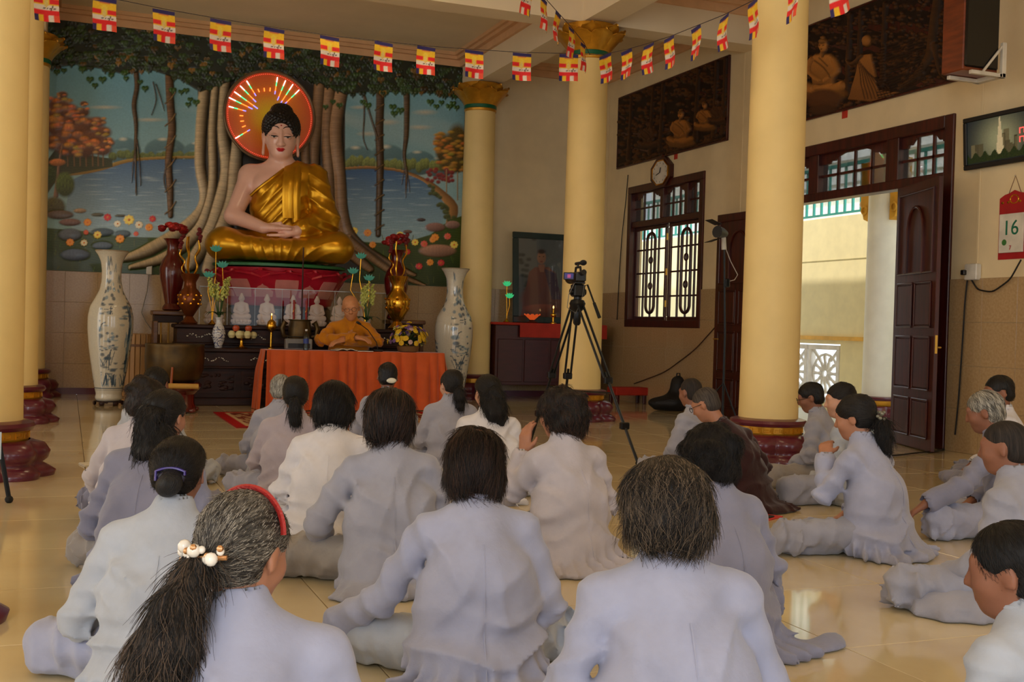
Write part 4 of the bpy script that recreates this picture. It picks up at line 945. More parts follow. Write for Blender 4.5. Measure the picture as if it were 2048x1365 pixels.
# ================================================================ mural, altar, statue
def proj_px(P):
    c=(P-np.array([0,0,HC]))@CAM_M.T; return 1024+F_PX*c[...,0]/c[...,2],682.5-F_PX*c[...,1]/c[...,2]
class Paint:
    """a painted panel: colours and carved height on a grid, laid out in picture coordinates of the panel"""
    def __init__(s,pts,nrm):
        s.P=pts; s.n=np.asarray(nrm,float); s.X,s.Y=proj_px(pts); s.ny,s.nx=s.X.shape; s.C=np.zeros((s.ny,s.nx,3)); s.H=np.zeros((s.ny,s.nx))
        s.mr=s.ny//2; s.fx=s.X[s.mr]; s.flip=s.Y[0,0]>s.Y[-1,0]
    def reg(s,x0,y0,x1,y1,m=6):
        xs=s.fx if s.fx[0]<s.fx[-1] else s.fx[::-1]
        a=np.searchsorted(xs,x0-m-14);b=np.searchsorted(xs,x1+m+14)
        if s.fx[0]>s.fx[-1]: a,b=s.nx-b,s.nx-a
        a=max(0,a-1);b=min(s.nx,b+1)
        if b<=a: return None
        col=s.Y[:,[a,b-1]]; ok=np.nonzero((col.min(1)<=y1+m)&(col.max(1)>=y0-m))[0]
        if len(ok)==0: return None
        return (slice(ok[0],ok[-1]+1),slice(a,b))
    def fill(s,fn):
        s.C[:]=fn(s.X,s.Y)
    def mix(s,sl,a,col,h=None):
        col=np.asarray(col); s.C[sl]=s.C[sl]*(1-a[...,None])+col*a[...,None]
        if h is not None: s.H[sl]=s.H[sl]*(1-a)+h*a
    def ell(s,cx,cy,rx,ry,col,h=None,soft=.25,rot=0.,shade=.35,al=1.,tex=0):
        r=max(rx,ry); sl=s.reg(cx-r,cy-r,cx+r,cy+r)
        if sl is None: return
        x=s.X[sl]-cx;y=s.Y[sl]-cy; c,t=math.cos(rot),math.sin(rot); u=(x*c+y*t)/rx;v=(-x*t+y*c)/ry; d=np.sqrt(u*u+v*v)
        a=np.clip((1-d)/soft,0,1)*al; cc=np.asarray(S(*col))*(1+shade*np.clip(-v*.8-u*.3,-1,1))[...,None]  # light from the upper left is painted into the tone
        if tex: cc=cc*(1+tex*np.sin(x*1.9+3*np.sin(y*.9))*np.sin(y*1.7+2*np.sin(x)))[...,None]
        s.mix(sl,a,cc,None if h is None else h*np.sqrt(np.clip(1-d*d,0,1)))
    def poly(s,pts,col,col2=None,h=None,soft=1.5,tex=0.):
        p=np.array(pts,float); sl=s.reg(p[:,0].min(),p[:,1].min(),p[:,0].max(),p[:,1].max())
        if sl is None: return
        x=s.X[sl];y=s.Y[sl]; ins=np.zeros(x.shape,bool); dm=np.full(x.shape,1e9)
        for i in range(len(p)):
            (x0,y0),(x1,y1)=p[i],p[(i+1)%len(p)]
            cr=((y0>y)!=(y1>y)); ins^=cr&(x<(x1-x0)*(y-y0)/((y1-y0) if y1!=y0 else 1e-9)+x0)
            dx,dy=x1-x0,y1-y0; t=np.clip(((x-x0)*dx+(y-y0)*dy)/(dx*dx+dy*dy+1e-9),0,1); dm=np.minimum(dm,np.hypot(x-x0-t*dx,y-y0-t*dy))
        a=np.clip(np.where(ins,dm,-dm)/soft+.5,0,1); c=np.asarray(S(*col))
        if col2 is not None:
            t=np.clip((y-p[:,1].min())/(np.ptp(p[:,1])+1e-9),0,1)[...,None]; c=c*(1-t)+np.asarray(S(*col2))*t
        else: c=np.broadcast_to(c,x.shape+(3,))
        if tex: c=c*(1+tex*(np.sin(y*1.3+2*np.sin(x*.05)+np.sin(x*.21))*.6+.4*np.sin(y*2.9+x*.11)))[...,None]
        s.mix(sl,a,c,h if h is None else np.full(x.shape,h))
    def stroke(s,pts,w,col,h=None,col2=None,band=0.):
        p=np.array(pts,float); w=np.broadcast_to(np.asarray(w,float),(len(p),)) if np.isscalar(w) else np.interp(np.linspace(0,1,len(p)),np.linspace(0,1,len(w)),w)
        q=[p[0]];ww=[w[0]]
        for i in range(len(p)-1):
            for t in (.25,.5,.75,1.):
                a=p[max(i-1,0)];b=p[i];c=p[i+1];d=p[min(i+2,len(p)-1)]
                q.append(.5*((2*b)+(c-a)*t+(2*a-5*b+4*c-d)*t*t+(3*b-a-3*c+d)*t**3)); ww.append(w[i]*(1-t)+w[i+1]*t)
        p=np.array(q);w=np.array(ww); m=w.max()
        sl=s.reg(p[:,0].min()-m,p[:,1].min()-m,p[:,0].max()+m,p[:,1].max()+m)
        if sl is None: return
        x=s.X[sl];y=s.Y[sl]; best=np.full(x.shape,1e9); sg=np.zeros(x.shape); al=np.zeros(x.shape); acc=0
        for i in range(len(p)-1):
            (x0,y0),(x1,y1)=p[i],p[i+1]; dx,dy=x1-x0,y1-y0; L=math.hypot(dx,dy)+1e-9
            t=np.clip(((x-x0)*dx+(y-y0)*dy)/(L*L),0,1); ex=x-x0-t*dx;ey=y-y0-t*dy; d=np.hypot(ex,ey)/(w[i]*(1-t)+w[i+1]*t+1e-6)
            k=d<best; best=np.where(k,d,best); sg=np.where(k,d*np.sign(ex+.3*ey+1e-9),sg); al=np.where(k,acc+t*L,al); acc+=L
        a=np.clip((1-best)*max(1.5,m*.6)/1.2,0,1); c=np.asarray(S(*col)); c2=np.asarray(S(*(col2 or tuple(v*.35 for v in col))))
        sgn=np.clip(sg,-1,1); f=np.clip(.55-.55*sgn,0,1)**1.2
        if band: f=np.clip(f*(1+band*np.sin(al*.9+3*np.sin(al*.23)))*(1-.25*np.abs(sgn)**3),0,1)
        cc=c2+(c-c2)*f[...,None]
        s.mix(sl,a,cc,None if h is None else h*np.sqrt(np.clip(1-best**2,0,1)))
    def build(s,name,m,parent,kind=None):
        return part(name,gridmesh(s.P+s.n*s.H[...,None]),m,parent,col=np.clip(s.C,0,1).reshape(-1,3))
def grid_xz(x0,x1,z0,z1,Y,nx,nz):
    x=np.linspace(x0,x1,nx);z=np.linspace(z0,z1,nz); P=np.zeros((nz,nx,3)); P[...,0]=x[None];P[...,2]=z[:,None];P[...,1]=Y; return P
def wob(pts,a,seed): r=np.random.default_rng(seed); return [(x+r.normal()*a,y+r.normal()*a) for x,y in pts]
def mural():
    T=thing('mural','large relief mural of a banyan tree over a lake, behind the golden Buddha','mural',(0,0,0))
    x0,x1,z0,z1=-.41,5.80,1.735,5.215; YM=YB-.03
    part('backing_board',box(x0,x1,YM+.003,YB-.001,z0,z1),mat('board_edge',S(60,66,50),.7),T,False)
    p=Paint(grid_xz(x0,x1,z0,z1,YM,580,318),(0,-1,0)); r=np.random.default_rng(3)
    n1=noise_fn(4,(.02,.035,.06,.11),(.4,.3,.25,.15))
    def sky(X,Y):
        t=np.clip((Y-100)/230,0,1)[...,None]; base=np.array(S(80,130,148))*(1-t)+np.array(S(118,150,154))*t
        c=np.clip(n1(X*.45,Y*2.2,0)*.9-.15,0,1)[...,None]; return base*(1-c*.35)+np.array(S(190,186,170))*c*.35
    p.fill(sky)
    for (cx,cy,rx,ry) in ((735,268,26,6),(840,255,30,6),(775,245,28,7),(850,225,30,7),(720,215,25,5),(160,250,30,5),(210,215,40,5),(300,240,40,5)): p.ell(cx,cy,rx,ry,(176,164,140),soft=.9,al=.7)
    for (cx,cy,rx,ry) in ((250,305,34,32),(330,302,44,28),(395,305,32,22),(715,322,40,32),(775,325,44,38),(838,326,36,26),(880,335,30,22)):
        p.ell(cx,cy,rx,ry,(70,98,104),soft=.12,shade=.55); p.ell(cx-4,cy-ry*.82,rx*.32,ry*.16,(196,190,170),soft=.9,al=.8)
        for q in range(4): p.ell(cx+r.uniform(-.5,.5)*rx,cy+r.uniform(-.3,.4)*ry,rx*.35,3.5,(120,148,150),soft=.9,al=.55)
    for x in range(225,400,7): p.ell(x+r.normal()*2,312+r.normal()*2,8,9,(78,88,44),shade=.8,tex=.25)
    for x in range(675,930,9): p.ell(x+r.normal()*2,325+(x-675)*.03+r.normal()*2,8,13,(96,104,54),shade=.9,tex=.25)
    # lakes
    p.poly([(140,362),(175,345),(230,327),(300,320),(400,318),(430,420),(400,478),(300,478),(150,470),(130,430)],(58,88,122),(134,158,166),tex=.06)
    p.poly([(680,342),(740,338),(800,343),(850,362),(880,390),(893,420),(880,455),(840,478),(760,482),(690,482)],(44,78,118),(128,156,164),tex=.06)
    for q in range(60):
        x,y=r.uniform(180,400),r.uniform(335,465); p.ell(x,y,r.uniform(10,34),1.6,(170,186,186),soft=.9,al=.35,shade=0)
        x,y=r.uniform(690,860),r.uniform(350,470); p.ell(x,y,r.uniform(10,30),1.6,(166,184,186),soft=.9,al=.35,shade=0)
    p.stroke([(118,345),(150,346),(200,338),(255,322),(320,316),(400,314)],[7,6,5,4,3,2.5],(150,122,54),col2=(110,80,30))
    p.stroke([(680,338),(740,335),(800,342),(848,360),(880,385),(905,415),(900,450)],[2.5,3,3,4,8,12,10],(160,116,64),col2=(90,62,34))
    # left forest
    p.poly([(88,330),(110,300),(225,318),(225,334),(160,345),(120,352),(100,380),(88,400)],(40,46,26),(66,66,34),tex=.2)
    for x in (135,148,160,172,185,196,206): p.stroke([(x,300),(x+1,332)],2.2,(130,96,60))
    cl=[(118,210,26),(105,230,26),(135,225,28),(120,255,34),(150,240,22),(165,225,16),(175,250,26),(150,270,34),(195,245,18),(205,265,20),(185,280,30),(215,285,16),(110,285,28),(140,295,30),(170,300,26),(205,300,20),(125,190,12),(168,208,9)]
    for (cx,cy,rr) in cl:
        p.ell(cx,cy,rr*1.1,rr*.75,(86,52,32),shade=.9,soft=.4,tex=.2)
    for (cx,cy,rr) in cl:
        for q in range(5): p.ell(cx+r.uniform(-.8,.8)*rr,cy+r.uniform(-.6,.5)*rr*.8,rr*.38,rr*.22,(r.uniform(140,186),r.uniform(92,122),r.uniform(50,72)),shade=1.,soft=.6,tex=.2,h=.008)
    p.stroke([(125,290),(118,330),(112,392)],[2.5,3,6],(150,112,80))
    p.ell(115,325,18,8,(170,104,50),shade=.8,tex=.2); p.ell(130,370,22,28,(70,84,34),shade=.8,tex=.35); p.ell(108,415,26,24,(74,70,36),shade=.7,tex=.3); p.ell(100,350,16,20,(60,72,34),tex=.3)
    # right forest
    for (cx,cy,rx,ry) in ((915,290,26,48),(890,300,22,36),(905,330,30,20)): p.ell(cx,cy,rx,ry,(70,58,26),shade=.8,soft=.3,tex=.3)
    for q in range(60):
        x,y=r.uniform(870,930),r.uniform(262,345); p.ell(x,y,9,4.5,(r.uniform(120,170),r.uniform(90,115),40),shade=1.,soft=.6,h=.006)
    for q in range(26): p.ell(r.uniform(855,905),r.uniform(338,365),6,5,(110,40,40),shade=.8,soft=.5)
    for (x,y0,y1) in ((893,340,385),(915,345,400)): p.stroke([(x,y0),(x,y1)],2,(170,140,96))
    for q in range(40): t=r.uniform(0,1); p.ell(862+t*45+r.normal()*4,372+t*80+r.normal()*4,6,5,(64,72,40),shade=.8,soft=.5)
    # meadow
    p.poly([(80,455),(160,462),(250,474),(420,478),(690,482),(800,488),(860,470),(900,440),(930,430),(930,600),(80,600)],(58,74,26),(26,44,18),tex=.22)
    p.ell(120,525,90,28,(58,74,66),soft=.9,al=.7,shade=.2)
    for q in range(140):
        x=r.uniform(88,925); y=r.uniform(480,570); p.stroke([(x,y),(x+r.normal()*3,y-r.uniform(6,14))],1.1,(r.uniform(70,110),r.uniform(90,120),36))
    for (cx,cy,rx,ry,c) in ((140,470,26,14,(84,92,104)),(205,465,26,9,(70,86,98)),(245,468,18,8,(76,92,102)),(205,492,22,9,(80,94,110)),(150,510,32,13,(78,92,116)),(875,502,40,14,(140,104,84)),(120,430,30,10,(96,84,80)),(140,445,24,8,(110,86,84)),(870,455,22,10,(120,88,80)),(905,450,16,9,(126,96,86)),(815,464,10,4,(96,72,64)),(842,440,10,3.5,(70,60,60)),(160,422,14,5,(150,130,110)),(195,430,14,4,(90,90,80)),(240,432,12,3,(84,84,76))):
        p.ell(cx,cy,rx,ry,c,h=.02,shade=.7,soft=.2,tex=.1)
    fc=dict(o=(222,140,54),y=(226,196,90),w=(220,208,180),r=(190,52,56),p=(206,90,74))
    for (x,y,c,q) in ((215,435,'r',9),(258,440,'y',12),(305,438,'r',8),(175,445,'o',9),(235,448,'w',8),(278,450,'w',9),(298,455,'o',9),(195,470,'y',9),(240,478,'o',10),(140,485,'o',9),(168,486,'w',8),(172,465,'p',6),(272,468,'p',6),(330,455,'w',7),(708,462,'y',9),(735,466,'o',9),(800,470,'y',8),(870,475,'o',9),(895,473,'p',8),(830,485,'y',8),(848,488,'p',8),(908,490,'y',9),(745,490,'o',8),(798,512,'y',8),(815,504,'r',7),(860,525,'o',8),(838,533,'r',8),(882,526,'r',8),(865,480,'o',7)):
        for a in np.linspace(0,2*PI,9)[:-1]: p.ell(x+math.cos(a)*q*.55,y+math.sin(a)*q*.5,q*.42,q*.34,fc[c],shade=.15,soft=.4,rot=a,h=.01)
        p.ell(x,y,q*.28,q*.26,(190,110,30),soft=.4,h=.014)
    # banyan trunks and roots
    BK=dict(col2=(24,18,12),band=.10)
    p.poly([(395,120),(470,100),(700,120),(690,230),(690,440),(720,540),(380,540),(430,420),(400,300),(395,180)],(26,22,14),(34,28,18))
    tr=[([(412,150),(402,240),(400,330),(408,400),(380,450),(300,500),(245,520)],[12,12,11,12,14,14,6]),([(432,150),(424,260),(424,360),(415,420),(390,470),(330,515),(262,535)],[8,9,9,11,14,12,5]),([(452,140),(446,260),(452,340),(440,410),(420,470),(380,530)],[10,12,14,16,18,14]),([(480,230),(470,330),(466,400),(440,480),(420,535)],[10,14,16,18,16]),
        ([(640,170),(632,240),(628,330),(640,420),(660,520)],[12,13,13,15,16]),([(660,180),(654,260),(656,340),(664,420),(690,490),(740,540)],[12,12,12,14,14,8]),([(684,170),(674,260),(678,350),(684,430),(705,480),(760,520),(830,550)],[14,14,13,14,14,10,4]),([(610,250),(612,330),(620,420)],[10,10,12]),([(700,480),(740,512),(790,545),(850,570)],[9,9,8,3])]
    for k,(pts,w) in enumerate(tr): p.stroke(wob(pts,1.2,k),w,(186,164,126) if k<4 else (170,134,98),h=.055,**BK)
    for q in range(70):
        k=r.integers(0,len(tr)); pts=tr[k][0]; i=r.integers(0,len(pts)-1); t=r.uniform(); x=pts[i][0]*(1-t)+pts[i+1][0]*t+r.normal()*4; y=pts[i][1]*(1-t)+pts[i+1][1]*t
        p.ell(x,y,7,1.6,(96,70,50),soft=.9,al=.5,shade=0)
    # hanging vines
    def vine(pts,w,col=(92,70,44),h=.04): p.stroke(pts,w,col,h=h,col2=(30,22,12),band=.25)
    vine([(268,120),(274,170),(268,210),(272,250),(271,300),(272,390)],[7,6,6,5,3,1.2]); vine([(273,270),(266,330),(264,365)],[2.5,2,1]); vine([(274,280),(279,330),(281,372)],[2.5,2,1]); vine([(306,165),(312,200),(303,230)],[2,2,1]); vine([(312,170),(322,200),(328,222)],[2,2,1])
    vine([(338,120),(340,200),(344,260),(337,320),(340,380),(341,432)],[10,9,9,8,8,6],(110,80,50)); 
    for y in range(190,420,44): vine([(330,y+18),(342,y+8),(351,y-6)],[2.2,2.4,2],(150,120,76),.05)
    vine([(338,320),(328,352),(330,375),(337,392)],[2.5,2.2,2,1.5])
    vine([(757,150),(760,200),(758,260),(760,330),(758,400),(756,470)],[11,9,9,8,7,6],(84,62,38))
    for y in range(215,460,30): vine([(750,y+6),(758,y),(767,y-5)],[2.4,2.6,2.2],(120,92,54),.05)
    vine([(728,190),(738,225),(755,280)],[3,3,3]); vine([(727,180),(728,230),(726,275),(734,300)],[3,2.5,2,1])
    vine([(812,160),(813,210),(812,270),(808,310),(812,350),(811,396)],[8,7,6,4,2.5,1]); vine([(810,330),(803,370)],[2,1]); vine([(813,335),(819,385)],[2,1])
    # canopy of heart-shaped leaves
    top=[(80,0),(80,140),(110,136),(150,130),(200,138),(250,150),(300,140),(360,160),(400,185),(470,160),(600,150),(690,190),(730,185),(800,185),(850,185),(930,195),(960,210),(960,0)]
    p.poly(top,(20,30,14),(14,22,10),h=.02)
    def leaf(x,y,q,c,h=.03):
        for e in (-1,1): p.ell(x+e*q*.34,y-q*.12,q*.52,q*.62,c,h=h,soft=.3,rot=e*.5,shade=.5)
        p.ell(x,y+q*.42,q*.26,q*.5,c,h=h,soft=.4,shade=.3)
    bx=np.array([q[0] for q in top[1:-1]]);by=np.array([q[1] for q in top[1:-1]])
    for q in range(780):
        x=r.uniform(84,955); y0=25+ (x-84)*.135; y1=np.interp(x,bx,by)+3; y=y0+(y1-y0)*r.uniform(0,1)**.8; k=r.uniform(.45,1.1)
        b=r.uniform(.5,1.35); leaf(x,y,r.uniform(6,10.5),(34*b,50*b,24*b) if r.uniform()>.12 else (84*b,62*b,22*b),.02+.02*r.uniform())
    for (x,y) in ((180,160),(205,160),(190,172),(222,152),(248,148),(252,158),(114,145),(128,142),(165,140),(280,165),(290,178),(345,182),(362,185),(372,182),(380,200),(392,206),(376,210),(665,205),(650,215),(678,212),(725,205),(735,212),(785,215),(800,222),(860,205),(872,214),(882,206),(905,208),(912,216),(898,214),(788,228)):
        leaf(x,y,r.uniform(7,10),(46,74,26),.04)
    p.H+=.002; p.build('painted_relief',matvc('mural_paint',.42,mult=1.8,bump=.12,bscale=40,coat=.15),T)
mural()
# ---------------------------------------------------------------- halo, statue, lotus throne
YBU=16.22; BC=at_y(560,527,YBU); BX,BZ0=float(BC[0]),float(BC[2]); KB=1.065
M_bskin=mat('statue_pink_skin',S(244,194,174),.28,var=.03,coat=.35); M_bgold=mat('statue_gold_robe',S(206,150,28),.30,metal=.72,var=.10,vscale=5,bump=.05); M_bhair=mat('statue_black_hair',S(18,16,18),.35); M_lip=mat('statue_lip_red',S(196,40,46),.35); M_ink=mat('statue_ink',S(22,14,14),.4); M_eyew=mat('statue_eye_white',S(236,226,214),.35)
def buddha():
    T=thing('buddha_statue','large seated Buddha statue in golden robe with pink skin','statue',(BX,YBU,BZ0),PI-.17); T.scale=(KB,)*3
    k=2.85; R=rotm('X',-.14); oh=np.array([.03,.09,1.70])
    # right side of the figure is +x
    shR=np.array([.42,-.02,1.16]);elR=np.array([.62,.12,.60]);wrR=np.array([.22,.46,.43]); shL=np.array([-.42,-.02,1.16]);elL=np.array([-.60,.10,.62]);wrL=np.array([-.20,.46,.41])
    v=Vol((-.85,-.5,-.02),(.85,.85,2.25),.0135)
    v.cone((0,-.02,.35),(0,-.02,.85),.36,.34,.1,sq=(1,.72,1)); v.cone((0,-.02,.85),(0,-.03,1.06),.36,.34,.12,sq=(1,.72,1)); v.cone(shL,shR,.15,.15,.12); v.cone((0,-.03,1.15),(.02,.03,1.32),.22,.15,.12)
    for e in (-1,1): v.ell((e*.18,.16,1.02),(.18,.12,.14),.12)
    v.cone((.02,.03,1.28),(.03,.06,1.54),.14,.125,.06)
    for i in range(3): pass
    v.cone(shR,elR,.135,.115,.06); v.cone(elR,wrR,.115,.075,.05); v.cone(shL,elL,.12,.10,.06); v.cone(elL,wrL,.10,.07,.05)
    # hands resting palm over palm
    for (w,d,t,z) in ((wrR,np.array([-1,.12,-.02]),1,0.0),(wrL,np.array([1,.12,-.06]),-1,-.06)):
        d=d/np.linalg.norm(d); b=w+d*.17+np.array([0,0.02,z])
        v.cone(w,b,.07,.062,.04,sq=(1,1,.75))
        for i in range(4):
            q=b+np.array([0,.055-.037*i,0.004*i]); v.cone(q,q+d*(.20-.02*abs(i-1)),.024,.019,.008)
        q=w+d*.08+np.array([0,-.02,.05]); v.cone(q,q+d*.14+np.array([0,.02,.03]),.024,.018,.02)
    # right foot sole upturned on the left thigh
    v.cone((-.22,.42,.30),(-.58,.34,.315),.07,.055,.03,sq=(1,1,.7))
    gk=lambda *p:np.array(p)*k
    AH=dict(M=R,o=oh)
    v.ell(gk(0,-.012,.033),gk(.078,.092,.079),.03,**AH); v.ell(gk(0,.018,-.026),gk(.0685,.073,.080),.06,**AH); v.ell(gk(0,.050,-.086),gk(.038,.034,.024),.06,**AH)
    v.cone(gk(0,.086,.020),gk(0,.100,-.040),.006*k,.0125*k,.03,**AH)
    for e in (-1,1):
        v.ell(gk(e*.012,.094,-.042),gk(.009,.009,.008),.02,**AH); v.ell(gk(e*.034,.100,.010),gk(.020,.012,.008),.04,op='s',**AH); v.ell(gk(e*.032,.0815,-.004),gk(.019,.0125,.012),.012,**AH)
        v.ell(gk(e*.079,-.006,-.004),gk(.009,.020,.036),.02,R2=rotm('Z',e*.3),**AH); v.ell(gk(e*.088,-.002,.002),gk(.006,.011,.020),.01,op='s',**AH)
    v.cone((.03,.05,1.58),(.03,.05,1.40),.12,.13,.05)
    for e in (-1,1):
        v.cone(np.array([e*.076,-.004,-.02])*k,np.array([e*.080,.004,-.085])*k,.030,.036,.02,sq=(.6,1,1),M=R,o=oh)
    for i in range(3):
        z=1.36+.05*i; 
    nk=lambda x,y,z:-.008*np.where((z>1.32)&(z<1.52),np.maximum(0,np.sin((z-1.32)*2*PI/.07)),0)*0
    bodyf=v
    body=part('body',v.mesh(1),M_bskin,T)
    # robe
    v=Vol((-1.05,-.55,-.03),(1.05,.90,1.42),.0125)
    v.cone((0,-.02,.30),(0,-.02,.80),.40,.375,.1,sq=(1,.74,1)); v.cone((0,-.02,.80),(0,-.03,1.04),.385,.36,.12,sq=(1,.74,1)); v.cone((-.42,-.02,1.15),(.30,-.02,1.13),.17,.15,.12); v.cone((0,-.03,1.12),(-.03,.02,1.27),.24,.18,.12)
    for e in (-1,1): v.ell((e*.17,.18,.98),(.19,.13,.16),.12)
    v.ell((-.25,.06,1.17),(.22,.20,.17),.08)
    v.half((.67,0,.74),.905)
    v.cone(shL,elL,.19,.168,.08); v.cone(elL,wrL*.8+elL*.2,.16,.13,.08); v.cone((-.56,.05,.62),(-.60,-.02,.34),.15,.18,.12)
    # crossed legs under the robe
    for e in (-1,1):
        v.cone((e*.30,.05,.20),(e*.72,.36,.215),.21,.20,.12); v.ell((e*.74,.38,.20),(.21,.22,.195),.1); v.cone((e*.70,.42,.20),(-e*.10,.60,.13),.17,.12,.1)
    v.ell((0,.20,.14),(.6,.45,.16),.12); v.ell((0,.02,.10),(.50,.40,.13),.1)
    rid=lambda q:(1-np.abs(np.sin(q)))**1.6-.35
    def fd(x,y,z):
        up=np.clip((z-.42)/.1,0,1)
        ch=rid(19*(z+.75*x)+2.6*x*x*4+1.2*np.sin(5*x))*up*np.exp(-((x-.02)/.36)**2)
        arm=rid(19*z-11*(x+.5)+3*y)*np.where(x<-.34,1,0)*np.clip((z-.35)/.1,0,1)
        a=np.arctan2(x,z+.25+0*y); leg=rid(9*a*(1+.4*np.abs(x))+2*np.sin(3*x)+14*np.abs(x)*z)*np.clip((.40-z)/.12,0,1)*np.where(y>.2,1,.3)*np.exp(-(np.abs(x)/.62)**6)
        return -.019*(ch+arm*1.0+leg*.9)
    v.disp(fd,.06); v.half((0,0,-1),-.004)
    rb=part('robe',v.mesh(1),M_bgold,T)
    # sash hanging from the left shoulder
    for j,(x0,w) in enumerate(((-.11,.075),(-.20,.035),(.0,0))):
        if w==0: continue
        path=[(x0-.04,-.06,1.345),(x0-.02,.08,1.32),(x0,.20,1.24),(x0+.01,.285,1.12),(x0+.015,.315,1.0),(x0+.015,.30,.85),(x0+.01,.29,.70),(x0+.0,.30,.58-.05*j)]
        P=np.array(path); rows=[]
        for q in P: rows.append([(q[0]+u*w,q[1]+.025*(1-abs(u))**.5+.006,q[2]) for u in np.linspace(-1,1,7)])
        part('sash',solid_patch(np.array(rows)[:,::-1],.03),M_bgold,rb)
    part('robe_hem_edge',tube([(.40,.225,.865),(.33,.268,.935),(.23,.285,1.02),(.10,.265,1.13),(-.02,.20,1.24),(-.08,.08,1.325)],.022,8),M_bgold,rb)
    # hair: cap, crown bump and curls
    A=dict(M=R,o=oh); g=lambda *p:np.array(p)*k
    v=Vol(oh-np.array([.33,.40,.36]),oh+np.array([.33,.36,.46]),.010)
    v.ell(g(0,-.016,.036),g(.083,.100,.088),.01,**A); v.ell(g(0,-.045,-.02),g(.070,.062,.055),.05,**A); v.ell(g(0,-.012,.110),g(.046,.050,.034),.09,**A)
    v.ell(g(0,.118,-.030),g(.080,.088,.096),.02,op='s',**A)
    for e in (-1,1): v.ell(g(e*.088,.006,-.04),g(.028,.034,.052),.02,op='s',**A)
    V=[]
    for i in range(420):
        ph=math.acos(1-2*(i+.5)/420); th=PI*(1+5**.5)*i; d=np.array([math.cos(th)*math.sin(ph),math.sin(th)*math.sin(ph),math.cos(ph)])
        q=g(0,-.016,.036)+d*g(.084,.101,.089)
        if q[2]<-.05*k and True: continue
        u=(q-g(0,.118,-.030))/g(.083,.091,.099)
        if (u@u)<1: continue
        if any((((q-g(e*.088,.006,-.04))/g(.030,.036,.054))**2).sum()<1 for e in (-1,1)): continue
        v.ell(q,(.024,.024,.024),.006,**A)
    for i in range(70):
        ph=math.acos(1-(i+.5)/70); th=PI*(1+5**.5)*i; d=np.array([math.cos(th)*math.sin(ph),math.sin(th)*math.sin(ph),math.cos(ph)]); v.ell(g(0,-.012,.110)+d*g(.047,.051,.035),(.023,)*3,.006,**A)
    part('hair',v.mesh(1),M_bhair,T)
    def hp(x,z,o=.002):
        """a point on the face at head coordinates x,z"""
        y=.13
        while y>.02:
            q=R@(np.array([x,y,z])*k)+oh; i=tuple(np.clip(np.round((q-bodyf.lo)/bodyf.h).astype(int),0,bodyf.n-1))
            if bodyf.f[i]<0: break
            y-=.0008
        return R@(np.array([x,y+o,z])*k)+oh
    for e in (-1,1):
        part('eyebrow',tube([hp(e*x,z) for x,z in ((.009,.031),(.019,.0385),(.031,.041),(.044,.0375),(.055,.029))],[.006,.010,.011,.009,.004],6,flat=.6),M_ink,T)
        ey=part('eye',tube([hp(e*x,z,.0005) for x,z in ((.014,-.0085),(.022,-.0095),(.032,-.010),(.042,-.0085),(.050,-.0055))],[.003,.009,.011,.009,.003],8,flat=.5),M_eyew,T)
        part('pupil',ball(hp(e*.031,-.0085,.0022),np.array([.0062,.0020,.0040])*k,10,6),M_ink,ey)
        part('eyelid',tube([hp(e*x,z,.003) for x,z in ((.012,-.0065),(.022,-.0045),(.032,-.0045),(.042,-.0040),(.054,-.0015))],[.004,.009,.010,.009,.003],6,flat=.7),M_ink,ey)
    part('lips',join(tube([hp(x,z,.001) for x,z in ((-.020,-.063),(-.009,-.0605),(0,-.0625),(.009,-.0605),(.020,-.063))],[.004,.013,.011,.013,.004],8),tube([hp(x,z,.001) for x,z in ((-.016,-.0665),(-.007,-.070),(.007,-.070),(.016,-.0665))],[.005,.014,.014,.005],8)),M_lip,T)
    part('forehead_mark',ball(hp(0,.045),.010,8,6),M_lip,T)
    return T
buddha()
